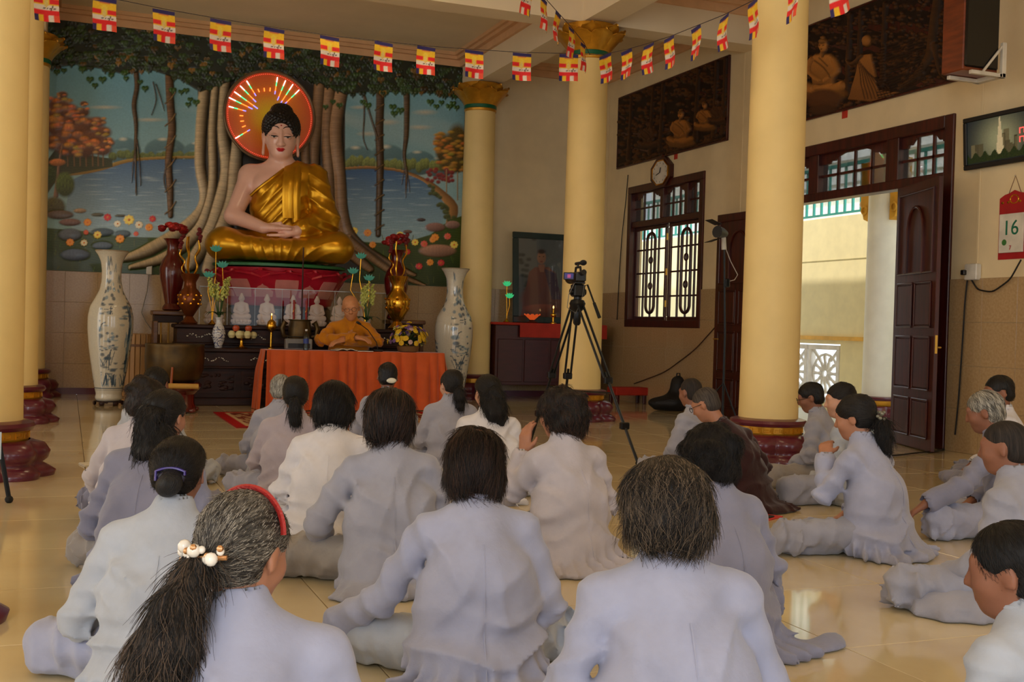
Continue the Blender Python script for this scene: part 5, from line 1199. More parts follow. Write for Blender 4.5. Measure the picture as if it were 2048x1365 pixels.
def halo():
    c=at_y(540,232,16.62); T=thing('halo_disc','round orange halo with coloured light rays behind the Buddha head','halo',(c[0],16.62,c[2]),0)
    rr=at_y(628,232,16.62)[0]-c[0]
    n=72;rad=np.linspace(0.001,rr,26); P=np.zeros((26,n+1,3)); w=np.linspace(0,2*PI,n+1); P[...,0]=rad[:,None]*np.cos(w);P[...,2]=rad[:,None]*np.sin(w); P[...,1]=0
    t=(rad/rr)[:,None]; C=np.zeros((26,n+1,3)); c0=np.array(S(206,176,30));c1=np.array(S(196,104,26));c2=np.array(S(176,62,28))
    for i in range(26):
        q=i/25; C[i]=(c0*(1-q/.5)+c1*q/.5) if q<.5 else (c1*(1-(q-.5)/.5)+c2*(q-.5)/.5)
    C*=(1+.10*np.sin(w*36))[None,:,None]
    part('disc',gridmesh(P[:,::-1]),matvc('halo_paint',.35,mult=1.3,coat=.3,emit=.25),T,col=C[:,::-1].reshape(-1,3))
    part('rim',tube([(rr*1.01*math.cos(a),.005,rr*1.01*math.sin(a)) for a in np.linspace(0,2*PI,73)[:-1]],.022,8,closed=True),mat('halo_rim',S(120,96,70),.4,metal=.4),T)
    part('backing',cyl((0,.012,0),(0,.05,0),rr,n=48),mat('halo_back',S(70,50,40),.6),T)
    part('rim_lights',join(*[box(x-.0045,x+.0045,-.010,0,z-.0045,z+.0045) for a in np.linspace(0,2*PI,141)[:-1] for x,z in [((rr-.04)*math.cos(a),(rr-.04)*math.sin(a))]]),emis('led_red',(1.,.10,.05),2.2),T,False,kind='stuff')
    LED=[emis('led_white',(.85,.95,1.),7),emis('led_green',(.05,1.,.25),5),emis('led_orange',(1.,.30,.04),3),emis('led_blue',(.15,.15,1.),6)]
    def q(x,y): a=at_y(380+x/2.845,120+y/2.845,16.62); return np.array([a[0]-c[0],-.012,a[2]-c[2]])
    for (a,b,e,f) in ((497,100,482,195),(543,118,497,230),(585,140,510,255),(620,172,535,255),(322,120,375,205),(285,148,375,240),(252,182,385,278),(222,215,355,280),(220,265,318,292),(258,447,340,398)):
        A,B_=q(a,b),q(e,f)
        for i,(t0,t1) in enumerate(((0,.28),(.28,.52),(.52,.82),(.82,1.))):
            part('light_ray',tube([A+(B_-A)*t0,A+(B_-A)*t1],.0068,6),LED[i],T)
    for (x,y,dx,dy) in ((390,175,4,9),(422,170,1,10),(455,169,-1,10),(292,318,10,1),(296,349,10,-1),(306,379,10,-4)):
        part('light_ray',tube([q(x-dx,y-dy),q(x+dx,y+dy)],.008,6),LED[2],T)
halo()
M_lred=mat('lotus_red_paint',S(186,24,48),.35,var=.10,coat=.25); M_lpink=mat('lotus_pink_paint',S(212,132,124),.4,var=.08); M_lgreen=mat('lotus_green_paint',S(26,110,56),.4)
def lotus():
    T=thing('lotus_throne','red and pink lotus throne with a green rim under the Buddha','throne',(BX,YBU,BZ0)); T.scale=(1,.68,1)
    R_=.96
    part('seat_disc',lathe([(.2,-.02),(R_-.08,-.02),(R_-.02,-.035),(R_-.02,-.07),(.6,-.09)],64),M_lgreen,T)
    part('core',lathe([(.70,-.62),(.72,-.5),(.80,-.3),(.86,-.09),(.3,-.085)],48),M_lred,T)
    for ring,(n,ph,zt,rt,w0,rb) in enumerate(((8,0,-.085,R_+.03,.47,.74),(8,PI/8,-.065,R_-.03,.45,.74))):
        P=petal(rb,rt,-.60,zt,w0,.03,11,11); me=make_mesh('petal',solid_patch(P,.03)); me.materials.append(M_lred)
        Pi=P[2:8,3:8]; du=np.gradient(Pi,axis=1);dv=np.gradient(Pi,axis=0);nn=np.cross(du,dv);nn/=np.linalg.norm(nn,axis=2,keepdims=True)
        mi=make_mesh('petal_face',solid_patch(Pi+nn*.012,.006)); mi.materials.append(M_lpink)
        for i in range(n):
            o=link('petal',me,None,T,None,(0,0,ph-PI/2+2*PI*i/n))
            link('petal_face',mi,None,o)
    part('foot',lathe([(.70,-.62),(.74,-.66),(.74,-BZ0+.005),(.3,-BZ0+.004)],48),mat('dark_altar_wood',S(48,22,16),.32,col2=S(66,30,20),vscale=5,stretch=(1,1,6),coat=.3),T)
lotus()
# ================================================================ altar furniture and offerings
M_alt=mat('carved_dark_rosewood',S(34,14,9),.5,col2=S(52,22,14),vscale=5,stretch=(1,1,5),coat=.0,spec=.35,bump=.15,bscale=60)
M_pearlin=mat('mother_of_pearl',S(210,206,190),.2,metal=.3,var=.3,vscale=60)
M_goldm=mat('polished_gold',S(214,158,48),.22,metal=.95,var=.1)
M_bronze=mat('dull_bronze',S(96,74,40),.42,metal=.75,col2=S(70,56,36),vscale=6,bump=.1)
M_redlac=mat('red_lacquer',S(92,16,14),.22,coat=.6,var=.1)
M_cer=matvc('blue_white_ceramic',.18,coat=.6,bump=0)
YLT=14.84; z_lt=float(at_y(460,697,YLT+.05)[2]); z_ua=float(at_y(500,652,15.10)[2])
def carved_table(name,label,x0,x1,y0,y1,zt,drawers,group=None):
    T=thing(name,label,'altar table',((x0+x1)/2,(y0+y1)/2,0)); w=(x1-x0)/2;d=(y1-y0)/2
    part('table_top',cbox(-w-.03,w+.03,-d-.03,d+.03,zt-.05,zt,.012),M_alt,T,False)
    part('apron',cbox(-w,w,-d,d,zt-.24,zt-.05,.008),M_alt,T,False)
    part('body_panel',cbox(-w+.03,w-.03,-d+.03,d,.10,zt-.24,.006),M_alt,T,False)
    part('waist_molding',cbox(-w-.012,w+.012,-d-.012,d,zt-.265,zt-.235,.01),M_alt,T,False)
    part('plinth',cbox(-w-.02,w+.02,-d-.02,d,0,.10,.012),M_alt,T,False)
    n=drawers
    for i in range(n):
        a=-w+2*w*i/n+.03;b=-w+2*w*(i+1)/n-.03
        part('carved_panel',frame_y(a,b,-d+.03-.02,-d+.03,.16,zt-.30,.03),M_alt,T,False)
        r=np.random.default_rng(i+len(label)); gs=[]
        for q in range(26):
            x=r.uniform(a+.05,b-.05);z=r.uniform(.2,zt-.34); gs.append(ball((x,-d+.03,z),(r.uniform(.02,.05),.012,r.uniform(.012,.03)),8,5))
        part('carving',join(*gs),M_alt,T,kind='stuff')
        ps=[]
        for q in range(16):
            t=q/15; x=a+(b-a)*(.2+.6*t)+r.normal()*.006; z=zt-.145+.022*math.sin(t*11)+r.normal()*.006; ps.append(ball((x,-d-.002,z),(r.uniform(.006,.014),.003,r.uniform(.004,.010)),6,4))
        part('pearl_inlay',join(*ps),M_pearlin,T,kind='stuff')
    return T
def frame_y(x0,x1,y0,y1,z0,z1,w): return join(box(x0,x1,y0,y1,z0,z0+w),box(x0,x1,y0,y1,z1-w,z1),box(x0,x0+w,y0,y1,z0+w,z1-w),box(x1-w,x1,y0,y1,z0+w,z1-w))
X=lambda px_,Y,py=650:float(at_y(px_,py,Y)[0]); Z=lambda px_,py,Y:float(at_y(px_,py,Y)[2])
carved_table('altar_table','low dark carved offering table with pearl inlay, behind the orange table',X(378,YLT),X(862,YLT),YLT,YLT+.19,z_lt,5)
carved_table('altar_table','tall dark carved altar carrying the glass case under the Buddha',X(352,15.2),X(826,15.2),15.10,15.56,z_ua,5)
tb=bpy.data.objects['lotus_throne']
# ---- small white Buddhas in a glass case
def mini_buddha():
    v=Vol((-.17,-.16,-.01),(.17,.2,.48),.0052)
    v.ell((0,0,.055),(.125,.105,.05),.02); v.ell((0,0,.02),(.135,.115,.025),.01)
    for e in (-1,1): v.cone((e*.05,.0,.115),(e*.10,.055,.115),.042,.036,.02); v.cone((e*.10,.06,.115),(-e*.02,.09,.105),.034,.026,.02)
    v.cone((0,-.01,.13),(0,-.005,.25),.068,.062,.03,sq=(1,.75,1)); v.cone((-.065,-.005,.265),(.065,-.005,.265),.028,.028,.03)
    for e in (-1,1): v.cone((e*.075,-.005,.26),(e*.095,.03,.185),.026,.022,.015); v.cone((e*.095,.03,.185),(e*.012,.085,.155),.022,.015,.012)
    v.cone((0,0,.28),(0,.005,.33),.024,.024,.015); v.ell((0,.004,.355),(.038,.042,.048),.01); v.ell((0,-.002,.405),(.02,.02,.018),.012)
    for e in (-1,1): v.ell((e*.039,0,.345),(.006,.01,.022),.005)
    v.cone((0,.044,.36),(0,.05,.345),.005,.006,.005)
    for i in range(12):
        a=2*PI*i/12; v.ell((.125*math.cos(a),.105*math.sin(a),.052),(.026,.026,.024),.008)
    return v.mesh()
mb=make_mesh('small_buddha_statue',mini_buddha()); mb.materials.append(mat('white_marble_statue',S(226,196,186),.4,var=.04,coat=.2))
ORD=['leftmost','second from the left','third from the left','fourth from the left','fifth from the left','sixth from the left','rightmost']
for i,x in enumerate((428,482,533,585,633,678,722)):
    o=link('small_buddha_statue',mb,None,None,(X(x,15.44),15.44,z_ua+.006),PI-.1); o.scale=(.92,.5,1.02); tag(o,'small white seated Buddha in the glass case, '+ORD[i],'statue','small Buddhas in the glass case')
gx0,gx1=X(397,15.4),X(768,15.4); zg1=Z(500,577,15.4)
gc=thing('glass_case','long low glass case enclosing the row of small white Buddhas','glass case',((gx0+gx1)/2,15.44,z_ua)); w=(gx1-gx0)/2; hh=zg1-z_ua
M_cglass=glass('case_glass',(.95,.97,.96),fac=.35)
for i in range(7):
    a=-w+2*w*i/7;b=-w+2*w*(i+1)/7
    part('front_pane',box(a+.002,b-.002,-.095,-.091,0.002,hh),M_cglass,gc,False)
    part('top_pane',box(a+.002,b-.002,-.09,.09,hh,hh+.004),M_cglass,gc,False)
for s in (-1,1): part('side_pane',box(s*w-.002,s*w+.002,-.09,.09,.002,hh),M_cglass,gc,False)
part('metal_edge',join(box(-w,w,-.098,-.092,hh-.004,hh+.006),*[box(-w+2*w*i/7-.0025,-w+2*w*i/7+.0025,-.097,-.090,.001,hh) for i in range(8)]),mat('case_edge_metal',S(150,150,146),.3,metal=.6),gc,False)
# ---- vases
def lathe_paint(prof,n,paint,res=130):
    p=np.array(prof,float); s=np.r_[0,np.cumsum(np.hypot(*np.diff(p,axis=0).T))]; t=np.linspace(0,s[-1],res)
    # smooth profile
    r=np.interp(t,s,p[:,0]);z=np.interp(t,s,p[:,1])
    for _ in range(4): r[1:-1]=(r[:-2]+2*r[1:-1]+r[2:])/4; z[1:-1]=(z[:-2]+2*z[1:-1]+z[2:])/4
    w=np.linspace(0,2*PI,n+1); P=np.zeros((res,n+1,3)); P[...,0]=r[:,None]*np.cos(w);P[...,1]=r[:,None]*np.sin(w);P[...,2]=z[:,None]
    return gridmesh(P),paint(np.broadcast_to(w,(res,n+1)),np.broadcast_to(z[:,None],(res,n+1)))
def blue_scene(seed,h,kind):
    base=np.array(S(214,206,186)); blue=np.array(S(52,78,98)); pale=np.array(S(126,148,160))
    def paint(w,z):
        r=np.random.default_rng(seed); C=np.zeros(w.shape+(3,))+base
        def st(pts,wd,c,al=1.):
            a=np.zeros(w.shape)
            for i in range(len(pts)-1):
                (x0,y0),(x1,y1)=pts[i],pts[i+1]; dx,dy=x1-x0,y1-y0; L=dx*dx+dy*dy+1e-9
                ex=(w-x0)*.27;ey=(z-y0);dx*=.27; L=dx*dx+dy*dy+1e-9; t=np.clip((ex*dx+ey*dy)/L,0,1); d=np.hypot(ex-t*dx,ey-t*dy); a=np.maximum(a,np.clip((wd-d)/(wd*.5),0,1))
            C[:]=C*(1-a[...,None]*al)+c*a[...,None]*al
        def bl(x,y,rx,ry,c,al=1.):
            d=np.sqrt((((w-x)*.27)/rx)**2+((z-y)/ry)**2); a=np.clip((1-d)/.35,0,1)*al; C[:]=C*(1-a[...,None])+c*a[...,None]
        for k in range(6):   # repeat around so that every side shows a scene
            o=k*2*PI/3+.3*(kind); 
            if k>2: break
            st([(o-.55,h*.20),(o-.60,h*.36),(o-.50,h*.50),(o-.62,h*.62)],.035,pale); st([(o-.62,h*.20),(o-.66,h*.40),(o-.58,h*.60)],.012,blue)
            for q in range(34): bl(o-.45+r.normal()*.40,h*(.60+.06*r.normal()),.045,.016,blue if q%3 else pale,.8)
            for q in range(24): a0=o-.62+r.normal()*.07; z0=h*r.uniform(.2,.6); st([(a0,z0),(a0+r.normal()*.05,z0+h*.06)],.010,blue if q%2 else pale)
            for q in range(26): a0=o+r.uniform(-1.,1.); st([(a0,h*.10),(a0+r.normal()*.25,h*(.13+.06*r.uniform()))],.009,blue if q%2 else pale)
            for q in range(22): bl(o+r.uniform(-.3,.9),h*(.36+.05*r.normal()),.04,.012,pale if q%2 else blue,.8)
            for q in range(9): a0=o+r.uniform(-.9,.9); z0=h*r.uniform(.78,.93); st([(a0,z0),(a0+.10,z0+h*.05),(a0+.20,z0)],.014,pale if q%2 else blue,.8)
            bl(o-.05,h*.475,.075,.040,pale,.9)
            for q in range(30): bl(o+.2+r.normal()*.45,h*(.74+.06*r.normal()),.035,.03,blue if q%2 else pale,.8)
            for q in range(10): a0=o+r.uniform(-.7,.8); st([(a0,h*.11),(a0+r.normal()*.12,h*(.16+.05*r.uniform()))],.010,blue)
            for q in range(12): bl(o+r.uniform(-.8,.9),h*(.20+.02*r.normal()),.06,.014,blue,.7)
            # cranes / deer, water, flowers
            bl(o+.02,h*.43,.060,.036,blue,.85); st([(o+.02,h*.46),(o+.14,h*.51),(o+.30,h*.52)],.008,blue); st([(o+.0,h*.41),(o-.02,h*.34)],.005,blue); st([(o+.05,h*.41),(o+.06,h*.34)],.005,blue)
            bl(o+.42,h*.285,.065,.030,blue,.9); st([(o+.36,h*.27),(o+.35,h*.21)],.006,blue); st([(o+.48,h*.27),(o+.48,h*.21)],.006,blue); st([(o+.48,h*.30),(o+.58,h*.34)],.009,blue)
            for q in range(10): bl(o+.55+r.normal()*.15,h*(.40+.03*r.normal()),.022,.018,pale if q%2 else blue,.9)
            st([(o-.4,h*.335),(o+.0,h*.33),(o+.5,h*.345)],.005,blue)
            for q in range(8): a0=o+.1+r.uniform(-.1,.5); st([(a0,h*.24),(a0+r.normal()*.25,h*(.30+.05*r.uniform()))],.008,blue,.8)
            # written characters near the shoulder
            for ci in range(3):
                for cj in range(4): 
                    x0=o+.38-.075*ci;z0=h*(.605-.018*cj); st([(x0-.02,z0),(x0+.02,z0)],.0028,blue); st([(x0,z0-.008),(x0+.01,z0+.008)],.0028,blue)
            st([(o+.52,h*.625),(o+.52,h*.575)],.006,blue); st([(o+.46,h*.612),(o+.60,h*.612)],.005,blue); st([(o+.47,h*.575),(o+.53,h*.60),(o+.60,h*.575)],.005,blue); st([(o+.47,h*.594),(o+.60,h*.594)],.004,blue)
        for zz in (h*.075,h*.085): a=np.clip((.006-np.abs(z-zz))/.003,0,1)[...,None]; C[:]=C*(1-a)+blue*a
        a=np.clip((z-h*.985)/.01,0,1)[...,None]; C[:]=C*(1-a)+np.array(S(150,132,104))*a
        return C
    return paint
def big_vase(label,x,y,seed,kind,H=1.93,rz=0.):
    T=thing('floor_vase',label,'vase',(x,y,0),rz,'tall blue and white floor vases')
    Hh=H-.06
    prof=[(.14,0),(.165,.02),(.165,.05),(.15,.08),(.165,.12),(.205,.35),(.25,.65),(.272,.90),(.27,1.05),(.245,1.17),(.19,1.27),(.14,1.37),(.118,1.48),(.116,1.60),(.13,1.72),(.165,1.80),(.205,1.85),(.210,1.868),(.195,1.866),(.15,1.80),(.10,1.65),(.10,1.5)]
    prof=[(r,z*Hh/1.868) for r,z in prof]
    g,c=lathe_paint(prof,170,blue_scene(seed,Hh,kind),200); part('vase_body',g,M_cer,T,col=np.clip(c,0,1).reshape(-1,3),loc=(0,0,.06))
    part('foot_stand',join(lathe([(.15,.045),(.17,.05),(.17,.058),(.15,.06)],28),*[xf(join(ball((.165,0,.03),(.022,.04,.03),8,6),ball((.165,.06,.045),(.015,.03,.012),8,5)),rz=2*PI*k/6) for k in range(6)]),M_alt,T)
    return T
vx=at_z(217,811); big_vase('tall blue and white vase with cranes left of the altar',vx[0],vx[1],5,0,H=float(at_y(217,500,vx[1])[2]),rz=-PI/2-.55)
Hv=float(at_y(217,500,vx[1])[2]); Y2=14.5
for _ in range(60):
    e=float(at_y(908,536,Y2)[2])-Hv; Y2-=e*3
Y2=min(max(Y2,13.5),16.2)
big_vase('tall blue and white vase with deer right of the altar, by the column',X(908,Y2),Y2,9,1,H=float(at_y(908,536,Y2)[2]),rz=-PI/2-.5)
def small_vase(label,x,y,z,H,seed):
    T=thing('flower_vase',label,'vase',(x,y,z)); prof=[(.05,0),(.06,.01),(.055,.03),(.085,.12),(.10,.22),(.085,.30),(.05,.36),(.045,.42),(.065,.47),(.06,.47),(.04,.40)]
    prof=[(r*H/.47,q*H/.47) for r,q in prof]
    base=np.array(S(214,210,204));bl=np.array(S(44,58,110))
    def pt(w,zz):
        n=np.sin(w*5+9*np.sin(zz*30))*np.sin(zz*60+3*np.sin(w*3)); a=(np.clip(n*2.2,0,1)*np.where(zz<H*.68,1,.25))[...,None]; return base*(1-a)+bl*a
    g,c=lathe_paint(prof,48,pt,70); part('vase_body',g,M_cer,T,col=c.reshape(-1,3))
    r=np.random.default_rng(seed); M_st=mat('flower_stem_green',S(66,92,40),.6); M_fl=mat('yellow_green_blossom',S(178,184,72),.6,col2=S(206,206,120),vscale=30); M_lf=mat('dark_leaf',S(28,62,30),.5)
    for k in range(13):
        a=2*PI*k/13+r.normal()*.2; d=np.array([math.cos(a),-abs(math.sin(a))*.7])*r.uniform(.05,.17); L=r.uniform(.34,.52)
        pts=[(0,0,H*.85),(d[0]*.4,d[1]*.4,H+L*.45),(d[0],d[1],H+L)]
        s=part('flower_stem',tube(pts,[.005,.004,.003],5),M_st,T)
        part('blossom',join(*[ball((d[0]*(.75+.25*t)+.010*math.cos(t*19),d[1]*(.75+.25*t)+.010*math.sin(t*19),H+L*(.62+.42*t)),(.016,.016,.018*(1.2-.5*t)),6,4) for t in np.linspace(0,1,9)]),M_fl,s)
    for k in range(6):
        a=2*PI*k/6+.4; d=np.array([math.cos(a),-abs(math.sin(a))]); rows=[[(d[0]*(.02+.2*t)-d[1]*u*.025*math.sin(PI*min(1,t+.1)),d[1]*(.02+.2*t)+d[0]*u*.025*math.sin(PI*min(1,t+.1)),H+.02+.20*t-.22*t*t) for u in (-1,0,1)] for t in np.linspace(0,1,6)]
        part('leaf',solid_patch(np.array(rows),.002),M_lf,T)
    return T
small_vase('small blue and white vase of yellow green blossoms on the offering table',X(438,14.935),14.935,z_lt,Z(438,634,14.97)-z_lt,2)
small_vase('vase of yellow green blossoms behind the seated monk',X(733,14.935),14.935,z_lt,.40,3)
# ---- side stands with red vases, golden urns
def stand(label,x0,x1,y0,y1,zt):
    T=thing('side_stand',label,'stand',((x0+x1)/2,(y0+y1)/2,0)); w=(x1-x0)/2;d=(y1-y0)/2; M_st=mat('golden_brown_wood',S(120,78,34),.35,col2=S(92,54,24),vscale=5,stretch=(1,1,5))
    part('stand_top',cbox(-w,w,-d,d,zt-.06,zt,.012),M_st,T,False); part('stand_apron',cbox(-w+.03,w-.03,-d+.03,d-.03,zt-.16,zt-.06),M_alt,T,False)
    for sx in (-1,1):
        for sy in (-1,1): part('leg',cbox(sx*(w-.05)-.03,sx*(w-.05)+.03,sy*(d-.05)-.03,sy*(d-.05)+.03,0,zt-.14),M_st,T,False)
    for k in (-1,0,1): part('fret_bar',cbox(-.012+k*w*.45,.012+k*w*.45,-d+.04,-d+.06,.35,zt-.15),mat('fret_gold',S(170,124,40),.4,metal=.3),T,False)
    part('stretcher',cbox(-w+.08,w-.08,-d+.03,-d+.07,.30,.36),M_st,T,False)
    return T
zs=Z(336,622,15.8)
stand('golden brown fretwork stand left of the altar',X(302,15.8),X(372,15.8)-.02,15.62,16.02,zs)
zs2=zs-.03
stand('golden brown fretwork stand right of the altar',X(772,15.8),X(838,15.8)+.05,15.62,16.02,zs2)
def red_vase(label,x,y,z,H):
    T=thing('red_vase',label,'vase',(x,y,z)); k=H/1.0
    part('vase_body',lathe([(r*k,q*k) for r,q in ((.10,0),(.13,.02),(.12,.06),(.09,.10),(.11,.2),(.165,.45),(.175,.58),(.14,.70),(.085,.78),(.075,.90),(.10,.97),(.13,1.0),(.12,1.0),(.07,.93))],36),M_redlac,T)
    M_rf=mat('red_silk_flower',S(150,20,22),.6,var=.25,vscale=25); r=np.random.default_rng(int(x*100)); 
    for i in range(22):
        a=r.uniform(0,2*PI); q=r.uniform(0,1)**.5; p=np.array([math.cos(a)*q*.20,math.sin(a)*q*.16,H+.10+.11*(1-q*q)+r.normal()*.02]); 
        part('flower',join(ball(p,(.05,.05,.035),8,5),*[ball(p+.032*np.array([math.cos(b),math.sin(b),.2]),(.026,.026,.016),6,4) for b in np.linspace(0,2*PI,6)[:-1]]),M_rf if i%4 else mat('bright_red_flower',S(196,44,34),.55),T)
    return T
red_vase('tall red lacquer vase of red flowers on the left stand',X(342,15.82),15.82,zs,Z(342,478,15.82)-zs)
red_vase('tall red lacquer vase of red flowers on the right stand',X(790,15.82),15.82,zs2,Z(778,500,15.82)-zs2)
def urn(label,x,y,z,H,seed):
    T=thing('golden_urn',label,'urn',(x,y,z)); k=H/.60; r=np.random.default_rng(seed)
    part('urn_body',lathe([(a*k,b*k) for a,b in ((.09,0),(.10,.02),(.07,.05),(.045,.09),(.07,.13),(.125,.22),(.14,.31),(.12,.38),(.075,.43),(.07,.50),(.10,.56),(.115,.60),(.09,.60))],28),M_goldm if seed>1 else mat('dark_gilt',S(120,62,24),.3,metal=.6),T)
    part('embossing',join(*[ball((.128*k*math.cos(a)*(1 if i%2 else .98),.128*k*math.sin(a),(.24+.05*(i%3))*k),(.020*k,.020*k,.018*k),6,4) for i,a in enumerate(np.linspace(0,2*PI,25)[:-1])]),M_goldm,T)
    for i in range(5):
        a=2*PI*i/5+.5; dx,dy=math.cos(a)*.12,math.sin(a)*.06; L=.42+.10*math.sin(i*2.3)
        pts=[(dx*.2,dy*.2,H*.9),(dx*1.0,dy,H+L*.2),(dx*.5,dy*.5,H+L*.5),(dx*1.2,dy,H+L*.75),(dx*1.0,dy,H+L)]
        P=np.array(pts); tt=np.linspace(0,4,17); Q=np.stack([np.interp(tt,range(5),P[:,j]) for j in range(3)],1); Q[1:-1]=(Q[:-2]+Q[1:-1]+Q[2:])/3
        b=part('golden_branch',tube(Q,.010,6),M_goldm,T)
        if i in (0,2): part('red_bloom',join(*[ball(Q[-1]+np.array([r.normal()*.02,r.normal()*.02,.02+.03*j]),(.03,.03,.028),7,5) for j in range(6)]),mat('dark_red_bloom',S(104,14,20),.6),b)
    return T
urn('dark gilt urn with golden branches left of the glass case',X(378,15.25),15.25,z_ua,Z(380,548,15.25)-z_ua,1)
urn('bright golden urn with branches right of the glass case',X(793,15.22),15.20,z_ua,Z(776,552,15.22)-z_ua,2)
M_jade=emis('jade_glow',S(90,170,140),.35)
def lotus_lamp(name,label,base,pts_px,Y,m,k=.045):
    T=thing(name,label,'lotus lamp',base)
    part('lamp_base',lathe([(.05,0),(.055,.01),(.03,.03),(.012,.06)],16),M_goldm,T)
    for (x,y) in pts_px:
        a=at_y(x,y,Y); p=np.array([a[0]-base[0],a[1]-base[1],a[2]-base[2]])
        s=part('lamp_stem',tube([(0,0,.04),(p[0]*.2,0,p[2]*.35),(p[0]*1.15,p[1]*.7,p[2]*.7),tuple(p)],.006,6),M_goldm,T)
        pts=[]
        for ring,(n,t) in enumerate(((8,.9),(6,.5))):
            for i in range(n):
                w=2*PI*i/n+ring*.3; d=np.array([math.cos(w)*math.sin(t),math.sin(w)*math.sin(t),math.cos(t)]); q=p+d*k*.7
                pts.append(tube([p,q,p+d*k*1.35],[.004,k*.30,.002],6))
        part('lotus_bloom',join(*pts),m,s)
    return T
lotus_lamp('lotus_lamp','jade lotus lamp with three blooms left of the pink throne',(X(424,15.2),15.2,z_ua),((432,504),(445,536),(418,556)),15.2,M_jade,.075)
lotus_lamp('lotus_lamp','jade lotus lamp with three blooms right of the pink throne',(X(730,15.2),15.2,z_ua),((722,518),(706,548),(738,562)),15.2,M_jade,.075)
# ---- small offerings
T=thing('fruit_stand','golden footed dish of pale pears and red apples','fruit stand',(X(484,14.935),14.935,z_lt))
kf=(Z(484,677,14.935)-z_lt)
part('stand_foot',lathe([(.075,0),(.08,.008),(.04,.02),(.022,.05),(.022,kf-.03),(.06,kf-.012),(.14,kf-.004),(.145,kf),(.1,kf-.002)],24),M_goldm,T)
M_pear=mat('pale_pear',S(206,196,142),.4,var=.05); M_apl=mat('red_apple',S(190,80,44),.35,var=.2,vscale=20)
fz=z_lt+kf
for i,(dx,dy,r_,m,nm,lb) in enumerate(((-.150,0,.052,M_pear,'pear','leftmost pale pear on the golden fruit dish'),(-.045,-.062,.053,M_pear,'pear','front pale pear on the golden fruit dish, left of centre'),(.075,-.060,.053,M_pear,'pear','front pale pear on the golden fruit dish, right of centre'),(.178,.01,.048,M_pear,'pear','rightmost pale pear on the golden fruit dish'),(.012,.055,.050,M_pear,'pear','pale pear at the back of the golden fruit dish'))):
    Tf=thing(nm,lb,'fruit',(X(484,14.935)+dx*.86,14.935+dy,fz+r_-.004)); 
    part('flesh',lathe([(.004,-r_),(r_*.6,-r_*.85),(r_,-.1*r_),(r_*.86,r_*.5),(r_*.45,r_*.92),(.004,r_*.95)],16),m,Tf); part('stalk',cyl((0,0,r_*.9),(.004,0,r_*1.2),.003,n=5),M_alt,Tf)
for (dx,lb) in ((-.075,'red apple on top of the pears, left'),(.085,'red apple on top of the pears, right')):
    Tf=thing('apple',lb,'fruit',(X(484,14.935)+dx,14.935,fz+.130)); part('flesh',lathe([(.004,-.036),(.028,-.040),(.046,-.01),(.044,.02),(.02,.038),(.004,.030)],14),M_apl,Tf); part('stalk',cyl((0,0,.03),(.004,0,.05),.003,n=5),M_alt,Tf)
Tg=thing('oil_lamp','small round golden oil lamp on the altar edge','lamp',(X(543,14.935),14.935,z_lt)); part('lamp_foot',lathe([(.05,0),(.05,.01),(.015,.03),(.015,.22),(.05,.25),(.068,.30),(.05,.36),(.015,.39),(.012,.44)],20),M_goldm,Tg); part('flame_tip',ball((0,0,.455),(.008,.008,.016),7,6),emis('lamp_flame',(1.,.6,.2),5),Tg)
zb=z_lt
Tb=thing('incense_burner','bronze incense burner with dragon handles and a lid plate','incense burner',(X(600,14.905),14.905,zb+.004))
kb=Z(600,640,14.935)-zb
part('bowl',lathe([(.09,.07),(.13,.10),(.155,.18),(.15,.27),(.135,kb-.02),(.155,kb-.01),(.155,kb),(.12,kb),(.11,.25)],32),M_bronze,Tb)
for k in range(3): a=2*PI*k/3+PI/2; part('foot',tube([(.13*math.cos(a),.10*math.sin(a),.12),(.16*math.cos(a),.10*math.sin(a),.06),(.15*math.cos(a),.10*math.sin(a),0)],[.03,.022,.026],8),M_bronze,Tb)
for s in (-1,1): part('dragon_handle',tube([(s*.14,0,.16),(s*.21,0,.17),(s*.235,0,.28),(s*.20,0,.36),(s*.17,-.01,.33)],[.02,.03,.034,.035,.02],8),M_bronze,Tb)
M_cand=mat('red_candle_wax',S(150,30,22),.5); 
for i,(x,lb) in enumerate(((587,'left red dragon candle above the incense burner'),(612,'right red dragon candle above the incense burner'))):
    c=thing('candle',lb,'candle',(X(x,14.935),14.935,zb+kb)); part('wax',cyl((0,0,0),(0,0,.26),.014,n=10),M_cand,c); part('gilt_dragon',tube([(.016*math.cos(t*9),.016*math.sin(t*9),.02+.2*t) for t in np.linspace(0,1,20)],.004,5),M_goldm,c)
solo('incense_stick',cyl((0,0,0),(0,0,Z(603,495,14.935)-zb-kb),.011,.009,8),mat('incense_brown',S(60,30,26),.7),'tall dark incense stick in the bronze burner','incense stick',(X(603,14.935),14.935,zb+kb))
# ---- bronze bowl gong on a red stand, mallet, cushion roll, slatted drum
bp=at_z(352,830); bx,by=float(bp[0]),float(bp[1])+.35
rim=Z(352,688,by); rb=float(X(413,by)-X(293,by))/2
Tg=thing('bronze_bell_bowl','large dull bronze singing bowl on a dark red stand, left of the altar','singing bowl',(bx,by,0))
part('bowl',lathe([(rb*.55,.34),(rb*.85,.40),(rb*.98,.52),(rb,.66),(rb*.98,rim-.04),(rb*1.0,rim-.01),(rb*.985,rim),(rb*.94,rim-.01),(rb*.92,.6),(rb*.8,.45)],48),M_bronze,Tg)
part('cushion_ring',lathe([(rb*.5,.26),(rb*.85,.27),(rb*.92,.31),(rb*.85,.36),(rb*.5,.36)],40),M_redlac,Tg)
part('stand_drum',lathe([(rb*.75,.02),(rb*.78,.05),(rb*.70,.12),(rb*.70,.22),(rb*.82,.265),(rb*.3,.27)],40),M_redlac,Tg)
